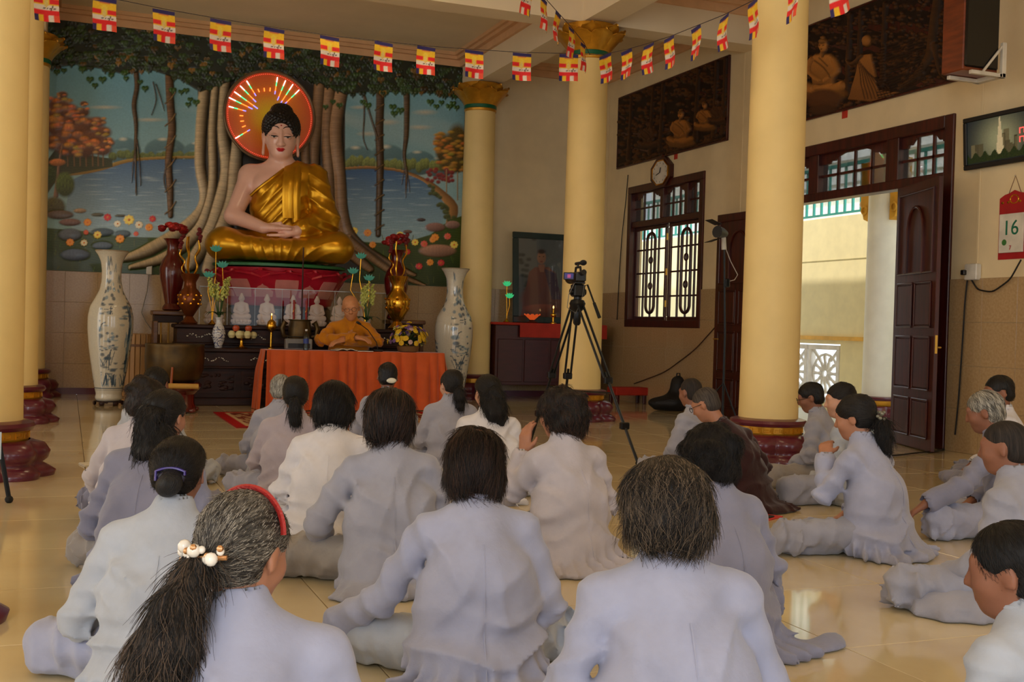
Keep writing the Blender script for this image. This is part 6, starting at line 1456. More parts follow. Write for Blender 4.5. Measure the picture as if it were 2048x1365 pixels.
for k in range(6): a=2*PI*k/6+.3; part('foot',ball((rb*.78*math.cos(a),rb*.78*math.sin(a),.035),(.05,.05,.035),8,6),M_redlac,Tg)
zc=Z(372,772,by-rb-.1); Tm=thing('bowl_mallet','wooden mallet with a padded straw roll leaning by the bronze bowl','mallet',(X(345,by-rb-.12),by-rb-.12,0))
part('handle',tube([(0,0,.0),(0.0,0,zc),(.01,.0,Z(345,735,by-rb-.12))],[.016,.016,.013],8),mat('orange_wood',S(150,74,30),.4),Tm); part('padded_roll',tube([(-.03,-.03,zc),(.30,-.03,zc-.005)],.030,12),mat('straw_roll',S(196,150,70),.7,bump=.4,bscale=80),Tm)
Td=thing('slatted_drum','tan slatted wooden barrel standing behind the left vase','barrel',(X(280,16.5),16.5,0)); zt=Z(282,668,16.5); rd=.30
part('drum_core',lathe([(rd-.02,.0),(rd-.02,zt-.02),(.05,zt-.02)],32),mat('tan_barrel_core',S(140,100,56),.6),Td)
slm=make_mesh('slat',cbox(rd-.02,rd,-.032,.032,.02,zt,.006),False); slm.materials.append(mat('tan_barrel_wood',S(176,130,76),.5,var=.1,stretch=(4,4,.5)))
for k in range(26): link('slat',slm,None,Td,None,(0,0,2*PI*k/26))
part('hoop',lathe([(rd+.001,zt*.8),(rd+.008,zt*.8),(rd+.008,zt*.84),(rd+.001,zt*.84)],32,False),mat('hoop_brown',S(110,70,36),.5),Td)
# ---- orange-clothed table
M_or=mat('orange_table_cloth',S(206,84,18),.75,var=.08,vscale=6,bump=.2,bscale=50,sheen=.3)
tl=at_z(525,822);Yt0=float(tl[1]); tx0=float(X(532,Yt0,750));tx1=float(X(887,Yt0,760)); zt0=.755; td=.44
Tt=thing('lecture_table','long table under a pleated orange cloth in front of the monk','table',((tx0+tx1)/2,Yt0+td/2,0)); tw=(tx1-tx0)/2
part('table_top',cbox(-tw+.02,tw-.02,-td/2+.02,td/2-.02,zt0-.04,zt0-.008),M_alt,Tt,False)
part('cloth_top',cbox(-tw,tw,-td/2,td/2,zt0-.012,zt0,.005),M_or,Tt,False)
for s in (-1,1):
    for e in (-1,1): part('leg',cbox(s*(tw-.1)-.025,s*(tw-.1)+.025,e*(td/2-.08)-.025,e*(td/2-.08)+.025,0,zt0-.04),M_alt,Tt,False)
def skirt(x0,x1,pl,seed,flare=.05):
    n=int((x1-x0)/.0105); m=14; r=np.random.default_rng(seed); u=np.linspace(x0,x1,n); ph=u/pl*2*PI+1.3*np.sin(u*5)+1.1*np.sin(u*11+seed)
    P=np.zeros((m,n,3))
    for i in range(m):
        t=i/(m-1); z=zt0-.004-t*(zt0-.012); a=(.010+.040*min(1,t*3))
        P[i,:,0]=u*(1+.012*t); P[i,:,1]=-a*(np.abs(np.sin(ph/2))**.7)-flare*t-.006+.006*np.sin(u*23+t*3); P[i,:,2]=z+.004*np.sin(u*9)*t
    return P[::-1]
part('pleated_skirt',solid_patch(skirt(-tw,tw,.15,1)+np.array([0,-td/2,0]),.003),M_or,Tt)
for s in (-1,1):
    P=skirt(-td/2,td/2,.115,3+s)[:, ::1]; Q=P.copy(); Q[...,0]=-s*P[...,1]+s*tw; Q[...,1]=P[...,0]*(-1 if s<0 else 1); part('pleated_skirt',solid_patch(Q,.003),M_or,Tt)
# things on the table
ty=Yt0+td/2
Tq=thing('water_bottle','clear water bottle with blue label on the orange table','bottle',(X(613,ty-.1),ty-.1,zt0)); hb=.265
part('bottle_body',lathe([(.028,0),(.034,.006),(.034,.07),(.031,.075),(.034,.08),(.034,.16),(.028,.20),(.014,.225),(.014,.245),(.0,.246)],20,False),glass('bottle_plastic',(.86,.92,.95),rough=.05),Tq); part('label_sleeve',lathe([(.0348,.085),(.0348,.145)],20,False),mat('blue_label',S(40,62,140),.4),Tq); part('water',lathe([(.001,.004),(.032,.006),(.032,.15),(.001,.152)],18),glass('bottle_water',(.80,.88,.92)),Tq); part('cap',cyl((0,0,.243),(0,0,.265),.0155,n=14),mat('white_cap',S(230,230,230),.4),Tq)
Tk=thing('open_book','open white-paged book lying before the monk','book',(X(690,ty-.10),ty-.10,zt0),.1)
for s in (-1,1):
    rows=[[(s*(.004+.145*t),v,.006+.022*math.sin(PI*min(1,t*1.2+.05))*(1-t*.5)) for v in (-.105,.105)] for t in np.linspace(0,1,8)]
    part('page_block',solid_patch(np.array(rows)[:, ::s],.008),mat('paper',S(222,214,198),.8),Tk)
part('cover',box(-.155,.155,-.112,.112,0,.004),mat('book_cover_dark',S(50,40,50),.5),Tk,False)
Tn=thing('notebook','thin stack of papers at the right of the open book','papers',(X(730,ty-.14),ty-.18,zt0),-.15); part('cover',cbox(-.10,.10,-.075,.075,.008,.014,.002),mat('dark_cover',S(34,28,30),.5),Tn,False); part('page_block',box(-.098,.098,-.073,.073,0,.008),MATS['paper'],Tn,False)
Tm=thing('microphone','black gooseneck microphone bent towards the monk','microphone',(X(757,ty-.14),ty-.14,zt0)); M_blk=mat('matte_black',S(18,18,20),.45)
mp=at_y(716,646,ty-.14); q=np.array([mp[0]-X(757,ty-.14),0,mp[2]-zt0])
part('mic_base',cbox(-.06,.06,-.05,.05,0,.03,.01),M_blk,Tm,False); part('gooseneck',tube([(0,0,.03),(-.02,0,.12),(q[0]*.5,0,q[2]*.75),(q[0]*.9,0,q[2]-.015)],.006,8),M_blk,Tm); part('mic_head',tube([(q[0]*.86,0,q[2]-.02),(q[0],0,q[2]+.002),(q[0]*1.08,0,q[2]+.012)],[.013,.018,.012],10),M_blk,Tm)
def bouquet():
    c=np.array([X(818,ty-.08),ty-.06,zt0]); T=thing('flower_arrangement','basket arrangement of yellow and violet flowers on the orange table','flowers',tuple(c)); r=np.random.default_rng(4)
    part('basket',lathe([(.10,0),(.13,.01),(.15,.07),(.14,.08),(.08,.06)],24),mat('wicker_basket',S(120,84,44),.7,bump=.5,bscale=90),T)
    def flower(nm,pet,rad,m,mc):
        gs=[]
        for i in range(pet): a=2*PI*i/pet; gs.append(ball((rad*.62*math.cos(a),rad*.62*math.sin(a),.004),(rad*.42,rad*.42,rad*.16),6,4))
        gs.append(ball((0,0,.008),(rad*.4,rad*.4,rad*.25),7,5)); me=make_mesh(nm,join(*gs)); me.materials.append(m); return me
    fy=flower('yellow_flower',9,.036,mat('yellow_petal',S(226,182,28),.6),None); fv=flower('violet_flower',6,.030,mat('violet_petal',S(128,92,150),.6),None); fp=flower('pale_flower',7,.032,mat('pale_pink_petal',S(206,170,164),.6),None); fg=flower('cream_spray',5,.028,mat('cream_green_spray',S(190,186,110),.6),None)
    for i in range(92):
        a=r.uniform(0,2*PI); b=math.acos(r.uniform(-.1,1)); d=np.array([math.cos(a)*math.sin(b),math.sin(a)*math.sin(b),math.cos(b)]); p=np.array([0,0,.12])+d*np.array([.25,.15,.23])*(1+.08*r.normal())
        p[2]=max(p[2],.03)
        if p[1]>.17: continue
        nm,me=(('yellow_flower',fy) if r.uniform()<.62 else ('violet_flower',fv) if r.uniform()<.45 else ('pale_flower',fp) if r.uniform()<.5 else ('cream_spray',fg))
        if p[2]<.10: nm,me=('cream_spray',fg)
        o=link(nm,me,None,T,tuple(p)); o.rotation_euler=Vector(d).to_track_quat('Z','Y').to_euler()
    gs=[]
    for i in range(60):
        a=r.uniform(0,2*PI); b=r.uniform(.3,1.7); d=np.array([math.cos(a)*math.sin(b),math.sin(a)*math.sin(b),math.cos(b)]); p0=np.array([0,0,.10]); p1=p0+d*np.array([.27,.15,.20]); p1[2]=max(p1[2],.02); gs.append(tube([p0,(p0+p1)/2+np.array([0,0,.02]),p1],[.004,.016,.002],5,flat=.3))
    part('foliage',join(*gs),mat('bouquet_leaf',S(50,70,28),.6),T,kind='stuff')
bouquet()
Tr=thing('radio_box','grey radio cassette on the table behind the water bottle','radio',(X(598,ty+.12),ty+.13,zt0)); part('case',cbox(-.17,.17,-.06,.06,0,.14,.012),mat('grey_plastic',S(120,118,112),.4),Tr,False); part('front_panel',cbox(-.14,.14,-.066,-.058,.02,.08,.004),M_blk,Tr,False); part('handle',tube([(-.14,0,.13),(-.14,0,.165),(.14,0,.165),(.14,0,.13)],.007,6),M_blk,Tr)
# ---- monk behind the table
ym=Yt0+td+.05; xm=X(697,ym,600); zseat=.45; Hm=Z(698,592,ym)-zseat
person('monk in saffron robe and glasses sitting behind the orange table, arms folded',(0,0),Hm,None,'buzz','saffron','saffron','warm',pos=(xm,ym-.13),face=PI-.22,z0=zseat,seed=40,res=.0105,lean=.05,pitch=.22,roll=.10,hs=1.10,glasses=True,hands=True,armL=((-.29,.17,.335),(.06,.31,.345)),armR=((.29,.17,.335),(-.07,.335,.375)),w=1.12,fat=1.1,kneeL=(-.26,.16,.10),kneeR=(.26,.16,.10),tuck=.45,lapel=True,group='seated monks')
Tc=thing('stool','dark wooden stool under the saffron-robed monk','stool',(xm,ym-.03,0)); part('seat',cbox(-.24,.24,-.20,.20,.40,.447),M_alt,Tc,False)
for s in (-1,1):
    for e in (-1,1): part('leg',cbox(s*.2-.02,s*.2+.02,e*.16-.02,e*.16+.02,0,.40),M_alt,Tc,False)
# ---- rug
ra,rb_=at_z(420,826),at_z(462,857)
Tg=thing('rug','red patterned rug with cream border before the orange table','rug',(0,0,0))
u=np.array([ra[0]-rb_[0],ra[1]-rb_[1]]); 
nx_,ny_=120,70; x0,y0=float(rb_[0])+.05,float(rb_[1]); xs=np.linspace(x0,x0+2.6,nx_); ys=np.linspace(y0,float(ra[1]),ny_); P=np.zeros((ny_,nx_,3)); P[...,0]=xs[None];P[...,1]=ys[:,None];P[...,2]=.010+.0*xs[None]
a=np.minimum(np.minimum(xs[None]-x0,x0+2.6-xs[None])+0*ys[:,None],np.minimum(ys[:,None]-y0,float(ra[1])-ys[:,None])+0*xs[None]); C=np.zeros((ny_,nx_,3)); red=np.array(S(160,24,24)); crm=np.array(S(190,160,120)); mar=np.array(S(110,34,30))
pat=np.sin(P[...,0]*38+2*np.sin(P[...,1]*21))*np.sin(P[...,1]*33+2*np.sin(P[...,0]*17)); C[:]=np.where((pat>.15)[...,None],crm,mar); C[a<.16]=crm; C[a<.13]=red
part('pile',gridmesh(P),matvc('rug_pile',.95,bump=.3,bscale=200,spec=.1),Tg,col=C.reshape(-1,3)); part('backing',box(x0,x0+2.6,y0,float(ra[1]),.001,.009),mat('rug_edge',S(130,24,24),.9),Tg,False)
# ================================================================ right side of the hall, wall pieces, equipment
M_red=mat('red_cloth',S(176,40,20),.75,var=.1,bump=.15)
M_dkred=mat('dark_red_wood',S(70,22,18),.35,var=.12,stretch=(1,1,4))
wx=lambda x,y,X_=XR:at_x(x,y,X_)
# ---- side altar table with portrait
Y0=16.18
x0,x1=X(987,Y0),X(1214,Y0); zt=Z(1050,646,Y0)
T=thing('side_altar_table','dark red wooden table with a red valance under the portrait','table',((x0+x1)/2,Y0+.30,0)); w=(x1-x0)/2
part('table_top',cbox(-w,w,-.30,.30,zt-.04,zt,.01),M_red,T,False)
part('valance',solid_patch(np.array([[(u,-.306-.012*abs(math.sin(u*9))*t,zt-.005-.22*t) for u in np.linspace(-w*.55,w,40)] for t in np.linspace(0,1,5)])[::-1],.003),M_red,T)
part('cabinet_body',cbox(-w+.05,w-.05,-.26,.28,.22,zt-.04),M_dkred,T,False)
for k in range(4): a=-w+.08+k*(2*w-.16)/4; part('cabinet_door',cbox(a+.015,a+(2*w-.16)/4-.015,-.275,-.26,.27,zt-.26,.006),M_dkred,T,False)
for s in (-1,1):
    for e in (-1,1): part('leg',tube([(s*(w-.09),e*.22,0),(s*(w-.11),e*.22,.1),(s*(w-.07),e*.22,.22)],[.03,.025,.045],8),M_dkred,T)
# portrait, leaning on the wall
pa=np.array([X(1028,16.62,560),16.62,zt]); pw=float(X(1150,16.62,560)-X(1028,16.62,560)); ph_=float(Z(1028,463,16.7))-zt
T=thing('framed_portrait','framed portrait of a seated monk in brown robe on the side table','framed picture',(pa[0],pa[1],zt+.004),0); tilt=.08
def tl(g): v=np.array(g[0],float); c,t=math.cos(tilt),math.sin(tilt); v=np.stack([v[:,0],v[:,1]*c+v[:,2]*t,v[:,2]*c-v[:,1]*t],1); return v,g[1]
part('frame',tl(join(cbox(0,pw,-.02,.02,.0,.10),cbox(0,pw,-.02,.02,ph_-.10,ph_),cbox(0,.10,-.02,.02,.10,ph_-.10),cbox(pw-.10,pw,-.02,.02,.10,ph_-.10))),mat('dark_green_frame',S(24,46,44),.35,coat=.3),T,False)
g=grid_xz(.09,pw-.09,.09,ph_-.09,-.004,90,120); v_,f_=gridmesh(g); v2,_=tl((v_,f_)); wp_=v2.reshape(120,90,3)+np.array([pa[0],pa[1],zt])
p=Paint(wp_,(0,-1,0)); p.fill(lambda X_,Y_:np.zeros(X_.shape+(3,))+np.array(S(92,98,96))*(1.1-.35*np.clip((Y_-480)/150,0,1))[...,None])
for k in range(16): r_=np.random.default_rng(k); p.ell(1052+r_.normal()*8,545+r_.normal()*26,7,5,(46,58,54),soft=.6)
p.ell(1083,600,46,38,(104,58,46),shade=.3); p.poly([(1058,545),(1070,535),(1098,535),(1112,548),(1122,600),(1124,640),(1040,640),(1048,600)],(116,66,54),(88,46,40)); p.poly([(1088,538),(1112,548),(1122,600),(1104,600)],(60,40,62)); p.ell(1083,618,40,10,(120,60,44),shade=.4)
p.ell(1083,516,10,15,(160,116,88),shade=.2); p.ell(1083,504,10,6,(60,46,40),soft=.5); p.ell(1079,514,1.8,1.2,(40,26,22)); p.ell(1087,514,1.8,1.2,(40,26,22)); p.ell(1083,524,3.5,1.2,(130,70,60)); p.poly([(1076,530),(1090,530),(1088,545),(1080,545)],(150,104,80))
p.P=g+0; part('painted_photo',tl(gridmesh(g)),matvc('portrait_print',.3,coat=.8),T,col=np.clip(p.C,0,1).reshape(-1,3))
part('backing',tl(cbox(.02,pw-.02,.002,.018,.02,ph_-.02)),M_alt,T,False)
part('glass',tl(box(.09,pw-.09,-.012,-.009,.09,ph_-.09)),glass('picture_glass',(1,1,1),fac=.6),T,False)
M_gled=emis('green_led_petal',S(70,220,140),.9)
b=(X(1013,16.35),16.35,zt); lotus_lamp('lotus_lamp','green glowing lotus lamp on the red side table',b,((1014,573),(1019,597)),16.35,M_gled,.07)
T=thing('lotus_lamp','orange glowing lotus bowl before the portrait','lotus lamp',(X(1064,16.38),16.38,zt)); part('lamp_base',lathe([(.09,0),(.10,.01),(.05,.03),(.04,.05)],20),M_alt,T)
for k in range(10): part('petal',xf(solid_patch(petal(.03,.13,.045,.16,.40,.0,5,6),.004),rz=2*PI*k/10),emis('orange_led_petal',S(240,96,40),.8),T)
T=thing('candlestick','golden candlestick lamp beside the orange lotus bowl','candlestick',(X(1106,16.36),16.36,zt)); part('stem',lathe([(.06,0),(.06,.012),(.02,.03),(.02,.10),(.05,.13),(.05,.15),(.015,.17),(.012,.24)],18),M_goldm,T); part('flame',ball((0,0,.262),(.012,.012,.024),8,6),MATS['lamp_flame'],T)
# ---- low red bench, black backpack
a=at_z(1216,806);b=at_z(1288,808); zb_=Z(1250,775,float(b[1]))
T=thing('low_bench','low red cloth-covered bench by the wall','bench',(float(a[0]+b[0])/2,float(b[1])+.05,0)); w=float(b[0]-a[0])/2+.02
part('bench_top',cbox(-w,w,-.16,.16,zb_-.12,zb_,.012),M_red,T,False)
for s in (-1,1):
    for e in (-1,1): part('leg',cbox(s*(w-.05)-.025,s*(w-.05)+.025,e*.11-.025,e*.11+.025,0,zb_-.11),M_dkred,T,False)
a=at_z(1338,822); T=thing('backpack','black backpack slumped against the tiled wall','bag',(float(a[0]),float(a[1]),0),-.4)
v=Vol((-.34,-.2,-.01),(.34,.3,.56),.014); v.ell((-.02,.05,.10),(.28,.15,.10),.05); v.cone((.06,.06,.12),(.12,.12,.40),.15,.09,.08,sq=(1,.7,1)); v.cone((-.18,.02,.06),(.15,.02,.06),.06,.06,.04); nz_=noise_fn(3,(14,22,30),(.008,.006,.004)); v.disp(lambda x,y,z:nz_(x,y,z)); v.half((0,0,-1),-.002)
M_bag=mat('black_nylon',S(20,20,22),.6,bump=.3); part('bag_body',v.mesh(),M_bag,T); part('carry_loop',tube([(.10,.11,.46),(.11,.10,.53),(.15,.12,.53),(.16,.13,.46)],.010,6),M_bag,T); part('pocket_zip',tube([(-.2,-.09,.12),(0,-.105,.16),(.16,-.07,.14)],.004,5),mat('grey_zip',S(70,70,74),.4),T)
# ---- video camera on tripod
L=at_z(1060,890);R_=at_z(1276,932); L=np.array([L[0],L[1]]);R_=np.array([R_[0],R_[1]])
A=(L+R_)/2+np.array([-.05,.20]); 
ap=at_y(1155,603,A[1]); A[0]=ap[0]; za=float(ap[2]); third=A*3-L-R_
T=thing('tripod','tall black video tripod standing among the seated people','tripod',(A[0],A[1],0)); M_tri=mat('black_anodised',S(22,24,28),.35,metal=.4)
for q in (L,R_,third):
    f=np.array([q[0]-A[0],q[1]-A[1],.02]); d=f/np.linalg.norm(f[:2]); t0=np.array([d[0]*.05,d[1]*.05,za-.03]); side=np.array([-d[1],d[0],0])*.028
    lg=part('leg',join(*[tube([t0+s*side,t0*.5+f*.5+s*side],.011,8) for s in (-1,1)],tube([t0*.55+f*.45,f],.013,8)),M_tri,T)
    [part('leg_clamp',xf(cbox(-.04,.04,-.025,.025,-.03,.03,.008),t0*(1-u)+f*u),M_tri,lg,False) for u in (.5,.78)]; part('foot',ball(f,(.024,.024,.02),8,6),mat('rubber',S(14,14,14),.8),lg)
    m=t0*.42+f*.58; part('spreader_arm',tube([m,(0,0,m[2]-.02)],.009,6),M_tri,T)
part('shoulder',lathe([(.03,za-.10),(.06,za-.07),(.075,za-.02),(.06,za+.01),(.03,za+.02)],20),M_tri,T)
part('centre_bowl',lathe([(.02,za-.22),(.035,za-.2),(.035,za-.1),(.03,za)],16),M_tri,T)
zh=float(at_y(1150,565,A[1])[2]); part('fluid_head',join(cyl((0,0,za+.015),(0,0,zh-.02),.035,n=16),cbox(-.055,.055,-.05,.05,za+.04,zh-.015,.012),cyl((-.075,0,(za+zh)/2),(.075,0,(za+zh)/2),.028,n=14)),M_tri,T)
ph1=at_y(1175,570,A[1])-np.array([A[0],A[1],0]); ph2=at_y(1199,636,A[1]-.15)-np.array([A[0],A[1],0]); hd=part('pan_handle',tube([(.05,0,zh-.04),ph1,ph2],.009,8),M_tri,T); part('grip',tube([ph1*.45+ph2*.55,ph2],[.014,.016],8),mat('rubber',S(14,14,14),.8),hd)
zcam=zh-.012
C=thing('video_camera','black video camcorder with flip-out screen on the tripod','camera',(A[0],A[1],zcam),-.15)
part('plate',cbox(-.05,.05,-.07,.07,0,.015,.004),M_blk,C,False); part('camera_body',join(cbox(-.045,.05,-.10,.11,.012,.105,.015),cyl((0,.10,.06),(0,.22,.06),.042,.046,20)),M_blk,C,angle=30); part('lens_hood',lathe([(.046,0),(.055,.02),(.055,.05),(.045,.05)],20),M_blk,C,loc=(0,.21,.06),rot=(-PI/2,0,0))
part('viewfinder',tube([(.0,-.09,.09),(.01,-.15,.10)],[.022,.026],12),M_blk,C); part('top_handle',tube([(0,-.08,.10),(0,-.06,.15),(0,.08,.15),(0,.10,.10)],.011,8),M_blk,C)
part('microphone_tube',join(tube([(.0,-.05,.185),(.0,.08,.185)],.015,10),tube([(-.01,.0,.15),(0,.0,.185)],.01,6)),M_blk,C); part('microphone_foam',ball((.02,-.08,.188),(.03,.055,.026),12,8),mat('mic_foam',S(24,24,26),.95),C)
sc=part('flip_screen',cbox(-.15,-.05,-.045,-.033,.03,.098,.005),M_blk,C,False)
sg=grid_xz(-.142,-.058,.037,.091,-.0465,12,8); ss=np.zeros((8,12,3))+np.array(S(40,30,90)); ss[2:6,4:8]=S(150,60,110); ss[0:2]=S(30,20,60); part('screen_image',gridmesh(sg),matvc('lcd_image',.3,emit=1.2),sc,col=ss.reshape(-1,3))
part('strap',tube([(-.05,-.05,.0),(-.10,-.06,-.10),(-.11,-.05,-.22),(-.03,-.06,-.27),(.03,-.05,-.12),(.045,-.05,.02)],.008,6,flat=.3),mat('grey_strap',S(110,108,104),.7),C)
# ---- video lamp on a stand
bp_=at_z(1444,862); lx,ly=float(bp_[0]),float(bp_[1]); zl=float(at_y(1437,478,ly)[2])
T=thing('lamp_stand','black light stand with a hooded video lamp beside the door leaf','lamp',(lx,ly,0)); xo=float(at_y(1436,540,ly)[0])-lx
part('pole',tube([(0,0,.05),(0,0,1.1),(xo*.4,0,zl-.05)],[.016,.014,.011],8),M_tri,T)
for k in range(3): a=2*PI*k/3+.5; part('leg',tube([(0,0,.55),(.42*math.cos(a),.42*math.sin(a),.01)],.010,6),M_tri,T)
part('clamp',cbox(-.03,.03,-.03,.03,zl-.55,zl-.45,.008),M_tri,T,False); part('lamp_grip',tube([(xo*.4,0,zl-.12),(xo*.4-.01,0,zl+.02)],[.03,.026],10),mat('white_lamp_body',S(210,204,190),.4),T)
hd=part('lamp_head',tube([(xo*.4+.02,0,zl+.06),(xo*.4-.05,-.02,zl+.07),(xo*.4-.13,-.05,zl+.075)],[.035,.06,.07],14),M_blk,T)
for s,(dx,dz) in enumerate(((0,.085),(0,-.085))): part('barn_door',xf(cbox(-.10,.04,-.075,.075,-.003,.003,.001),(xo*.4-.16,-.06,zl+.075+dz*1.1),M=rotm('Y',(.35 if dz>0 else -.35))),M_blk,hd,False)
part('lamp_cable',tube([(xo*.4+.02,0,zl-.10),(xo*.4+.08,-.02,zl-.25),(xo*.4+.18,-.02,zl-.40),(xo*.4+.14,-.02,zl-.46),(.03,0,zl-.48)],.005,6),mat('white_cable',S(190,180,170),.5),T)
# ---- octagonal clock
c=wx(1328,346); rY=float(wx(1308,346)[1]-wx(1348,346)[1])/2; rZ=float(wx(1328,316)[2]-wx(1328,376)[2])/2
T=thing('wall_clock','octagonal dark wooden clock with white dial above the window','clock',(XR-.004,float(c[1]),float(c[2])),0); oct_=lambda ky,kz:[(ky*math.cos(PI/8+k*PI/4)*1.06,kz*math.sin(PI/8+k*PI/4)*1.06) for k in range(8)]
part('clock_case',prism(oct_(rY,rZ),0,-.06,0.),M_mah,T,False); part('dial',prism(oct_(rY*.76,rZ*.78),0,-.066,-.058),mat('clock_dial',S(226,220,206),.4),T,False); part('dial_rim',tube([(-.066,y,z) for y,z in oct_(rY*.78,rZ*.80)],.012,6,closed=True),M_goldm,T)
for k in range(12): a=k*PI/6; part('hour_mark',box(-.0685,-.066,-.004+rY*.62*math.cos(a),.004+rY*.62*math.cos(a),-.012+rZ*.62*math.sin(a),.012+rZ*.62*math.sin(a)),M_blk,T,False)
for a,l,w_ in ((1.9,.34,.010),(-.25,.5,.007)): part('clock_hand',tube([(-.071,0,0),(-.071,rZ*l*math.cos(a),rZ*l*math.sin(a))],w_,4),M_blk,T)
part('scroll_top',join(ball((-.03,0,rZ*1.08),(.02,.06,.035),8,6)),M_mah,T)
# ---- carved wooden reliefs
M_rel=matvc('carved_wood',.6,bump=.25,bscale=45,coat=.0,spec=.3)
def relief(label,ya,yb,za_,zb_,fn,nx=300,nz=110):
    T=thing('carved_relief',label,'relief',(0,0,0)); y=np.linspace(yb,ya,nx);z=np.linspace(za_,zb_,nz); P=np.zeros((nz,nx,3)); P[...,0]=XR-.03;P[...,1]=y[None];P[...,2]=z[:,None]
    part('backing_board',box(XR-.028,XR-.002,ya,yb,za_,zb_),M_mah,T,False)
    p=Paint(P,(-1,0,0)); p.fill(lambda a,b:np.zeros(a.shape+(3,))+np.array(S(40,24,14))); fn(p)
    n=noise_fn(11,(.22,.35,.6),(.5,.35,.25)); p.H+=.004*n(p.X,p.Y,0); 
    hn=np.clip(p.H/.045,0,1)[...,None]; p.C=p.C*(.75+.6*hn); p.build('carving_surface',M_rel,T); part('edge_frame',frame_x(XR-.04,XR-.002,ya-.01,yb+.01,za_-.01,zb_+.01,.025),M_mah,T,False)  # recess shade tinted in by height; raised parts lighter as gilded wear
W1=(168,106,44);W2=(88,52,22)
def fig(p,x,y,s,c=W1):
    d=tuple(v*.7 for v in c)
    p.ell(x,y+36*s,30*s,9*s,d,h=.024,shade=.5,tex=.15); p.poly([(x-8*s,y-7*s),(x+8*s,y-7*s),(x+14*s,y-2*s),(x+13*s,y+14*s),(x+11*s,y+26*s),(x-11*s,y+26*s),(x-13*s,y+14*s),(x-14*s,y-2*s)],c,d,h=.034,soft=3*s)
    p.stroke([(x-20*s,y+27*s),(x-6*s,y+31*s),(x+10*s,y+28*s)],[6*s,5*s,4*s],c,h=.04,col2=d); p.stroke([(x+20*s,y+27*s),(x+6*s,y+32*s),(x-8*s,y+30*s)],[6*s,5*s,4*s],c,h=.04,col2=d)
    for e in (-1,1): p.stroke([(x+e*12*s,y-1*s),(x+e*15.5*s,y+11*s),(x+e*3*s,y+21*s)],[3.6*s,3.4*s,2.6*s],c,h=.042,col2=d)
    p.stroke([(x-8*s,y+0*s),(x+2*s,y+8*s),(x+9*s,y+18*s)],1.2*s,d,h=.03); p.stroke([(x-3*s,y-3*s),(x+6*s,y+6*s)],1.1*s,d,h=.03)
    p.stroke([(x,y-6*s),(x,y-10*s)],3.2*s,c,h=.036); p.ell(x,y-16*s,5.2*s,7.2*s,c,h=.044,shade=.4); p.ell(x,y-21*s,5.4*s,3.6*s,d,h=.046); p.ell(x,y-25*s,2.4*s,2.4*s,d,h=.044)
    p.ell(x-2*s,y-16.5*s,1.2*s,.7*s,(40,24,14)); p.ell(x+2*s,y-16.5*s,1.2*s,.7*s,(40,24,14)); p.ell(x,y-12.4*s,1.6*s,.6*s,(50,28,16))
def wood_bg(p,x0,y0,x1,y1,seed,n,sl):
    r=np.random.default_rng(seed)
    for k in range(n):
        x=r.uniform(x0,x1); t=(x-x0)/(x1-x0); yt=y0+sl[0]*t; yb=y1+sl[1]*t; q=r.uniform(); p.ell(x,yt+(yb-yt)*q,r.uniform(3,8),r.uniform(2,5),W2 if r.uniform()<.7 else (84,52,26),h=.014+.012*r.uniform(),soft=.5,shade=.6)
def rel1(p):
    wood_bg(p,1237,200,1458,338,1,420,(-92,-58))
    for x in (1262,1305,1325,1395,1432,1450): t=(x-1237)/221; p.stroke([(x+3,205-92*t),(x,260-75*t),(x-4,325-60*t)],[4,4,6],W2,h=.03,band=.2)
    fig(p,1363,248,1.1); fig(p,1298,262,.85,(84,50,26)); fig(p,1411,226,.85); fig(p,1437,218,.75,(84,50,26)); 
    for k in range(14): p.stroke([(1240+k*16,330-4*k),(1262+k*16,322-4*k)],2.2,W2,h=.02)
def rel2(p):
    wood_bg(p,1560,70,1925,250,2,620,(-110,-100))
    for x in (1700,1722,1770,1612): t=(x-1605)/315; p.stroke([(x+2,60-100*t),(x-2,150-95*t),(x-4,215-90*t)],[5,5,7],W2,h=.032,band=.2)
    p.stroke([(1880,-20),(1868,60),(1862,110),(1835,150),(1800,178)],[10,10,11,8,4],(90,56,28),h=.035,band=.2); p.stroke([(1872,90),(1880,140),(1895,160)],[7,5,3],(90,56,28),h=.03)
    fig(p,1648,122,1.85,(176,114,50)); p.ell(1650,200,40,24,(88,52,26),h=.028,shade=.5); p.ell(1648,222,34,12,(70,42,22),h=.02)
    p.poly([(1728,110),(1745,108),(1752,140),(1760,180),(1800,185),(1760,205),(1700,200),(1712,160),(1720,130)],(150,96,42),(110,68,30),h=.038); p.ell(1735,82,10,13,(150,96,42),h=.042); p.stroke([(1728,112),(1708,128),(1698,122)],[5,5,4],(110,70,34),h=.045)
    for k in range(18): p.stroke([(1760,95+k*6),(1800,84+k*6),(1850,72+k*5)],1.6,(78,48,24),h=.012)
    for k in range(9): p.stroke([(1722+k*3,120+k*4),(1728+k*6,170),(1735+k*7,198)],1.5,(70,42,22),h=.040)
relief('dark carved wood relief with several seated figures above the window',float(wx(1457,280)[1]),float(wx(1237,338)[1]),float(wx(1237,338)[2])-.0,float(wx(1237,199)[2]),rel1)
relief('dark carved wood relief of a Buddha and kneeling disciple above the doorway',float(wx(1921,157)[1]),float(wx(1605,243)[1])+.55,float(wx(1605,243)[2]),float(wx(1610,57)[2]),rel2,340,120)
for (x,y,lb) in ((1352,312,'small red paper tag under the left carved relief'),(1690,228,'small red paper tag under the right carved relief')):
    c=wx(x,y); solo('paper_tag',cbox(-.004,0,-.05,.05,-.05,.05,.001),mat('red_paper',S(190,50,30),.7),lb,'tag',(XR-.001,float(c[1]),float(c[2])),smooth=False)
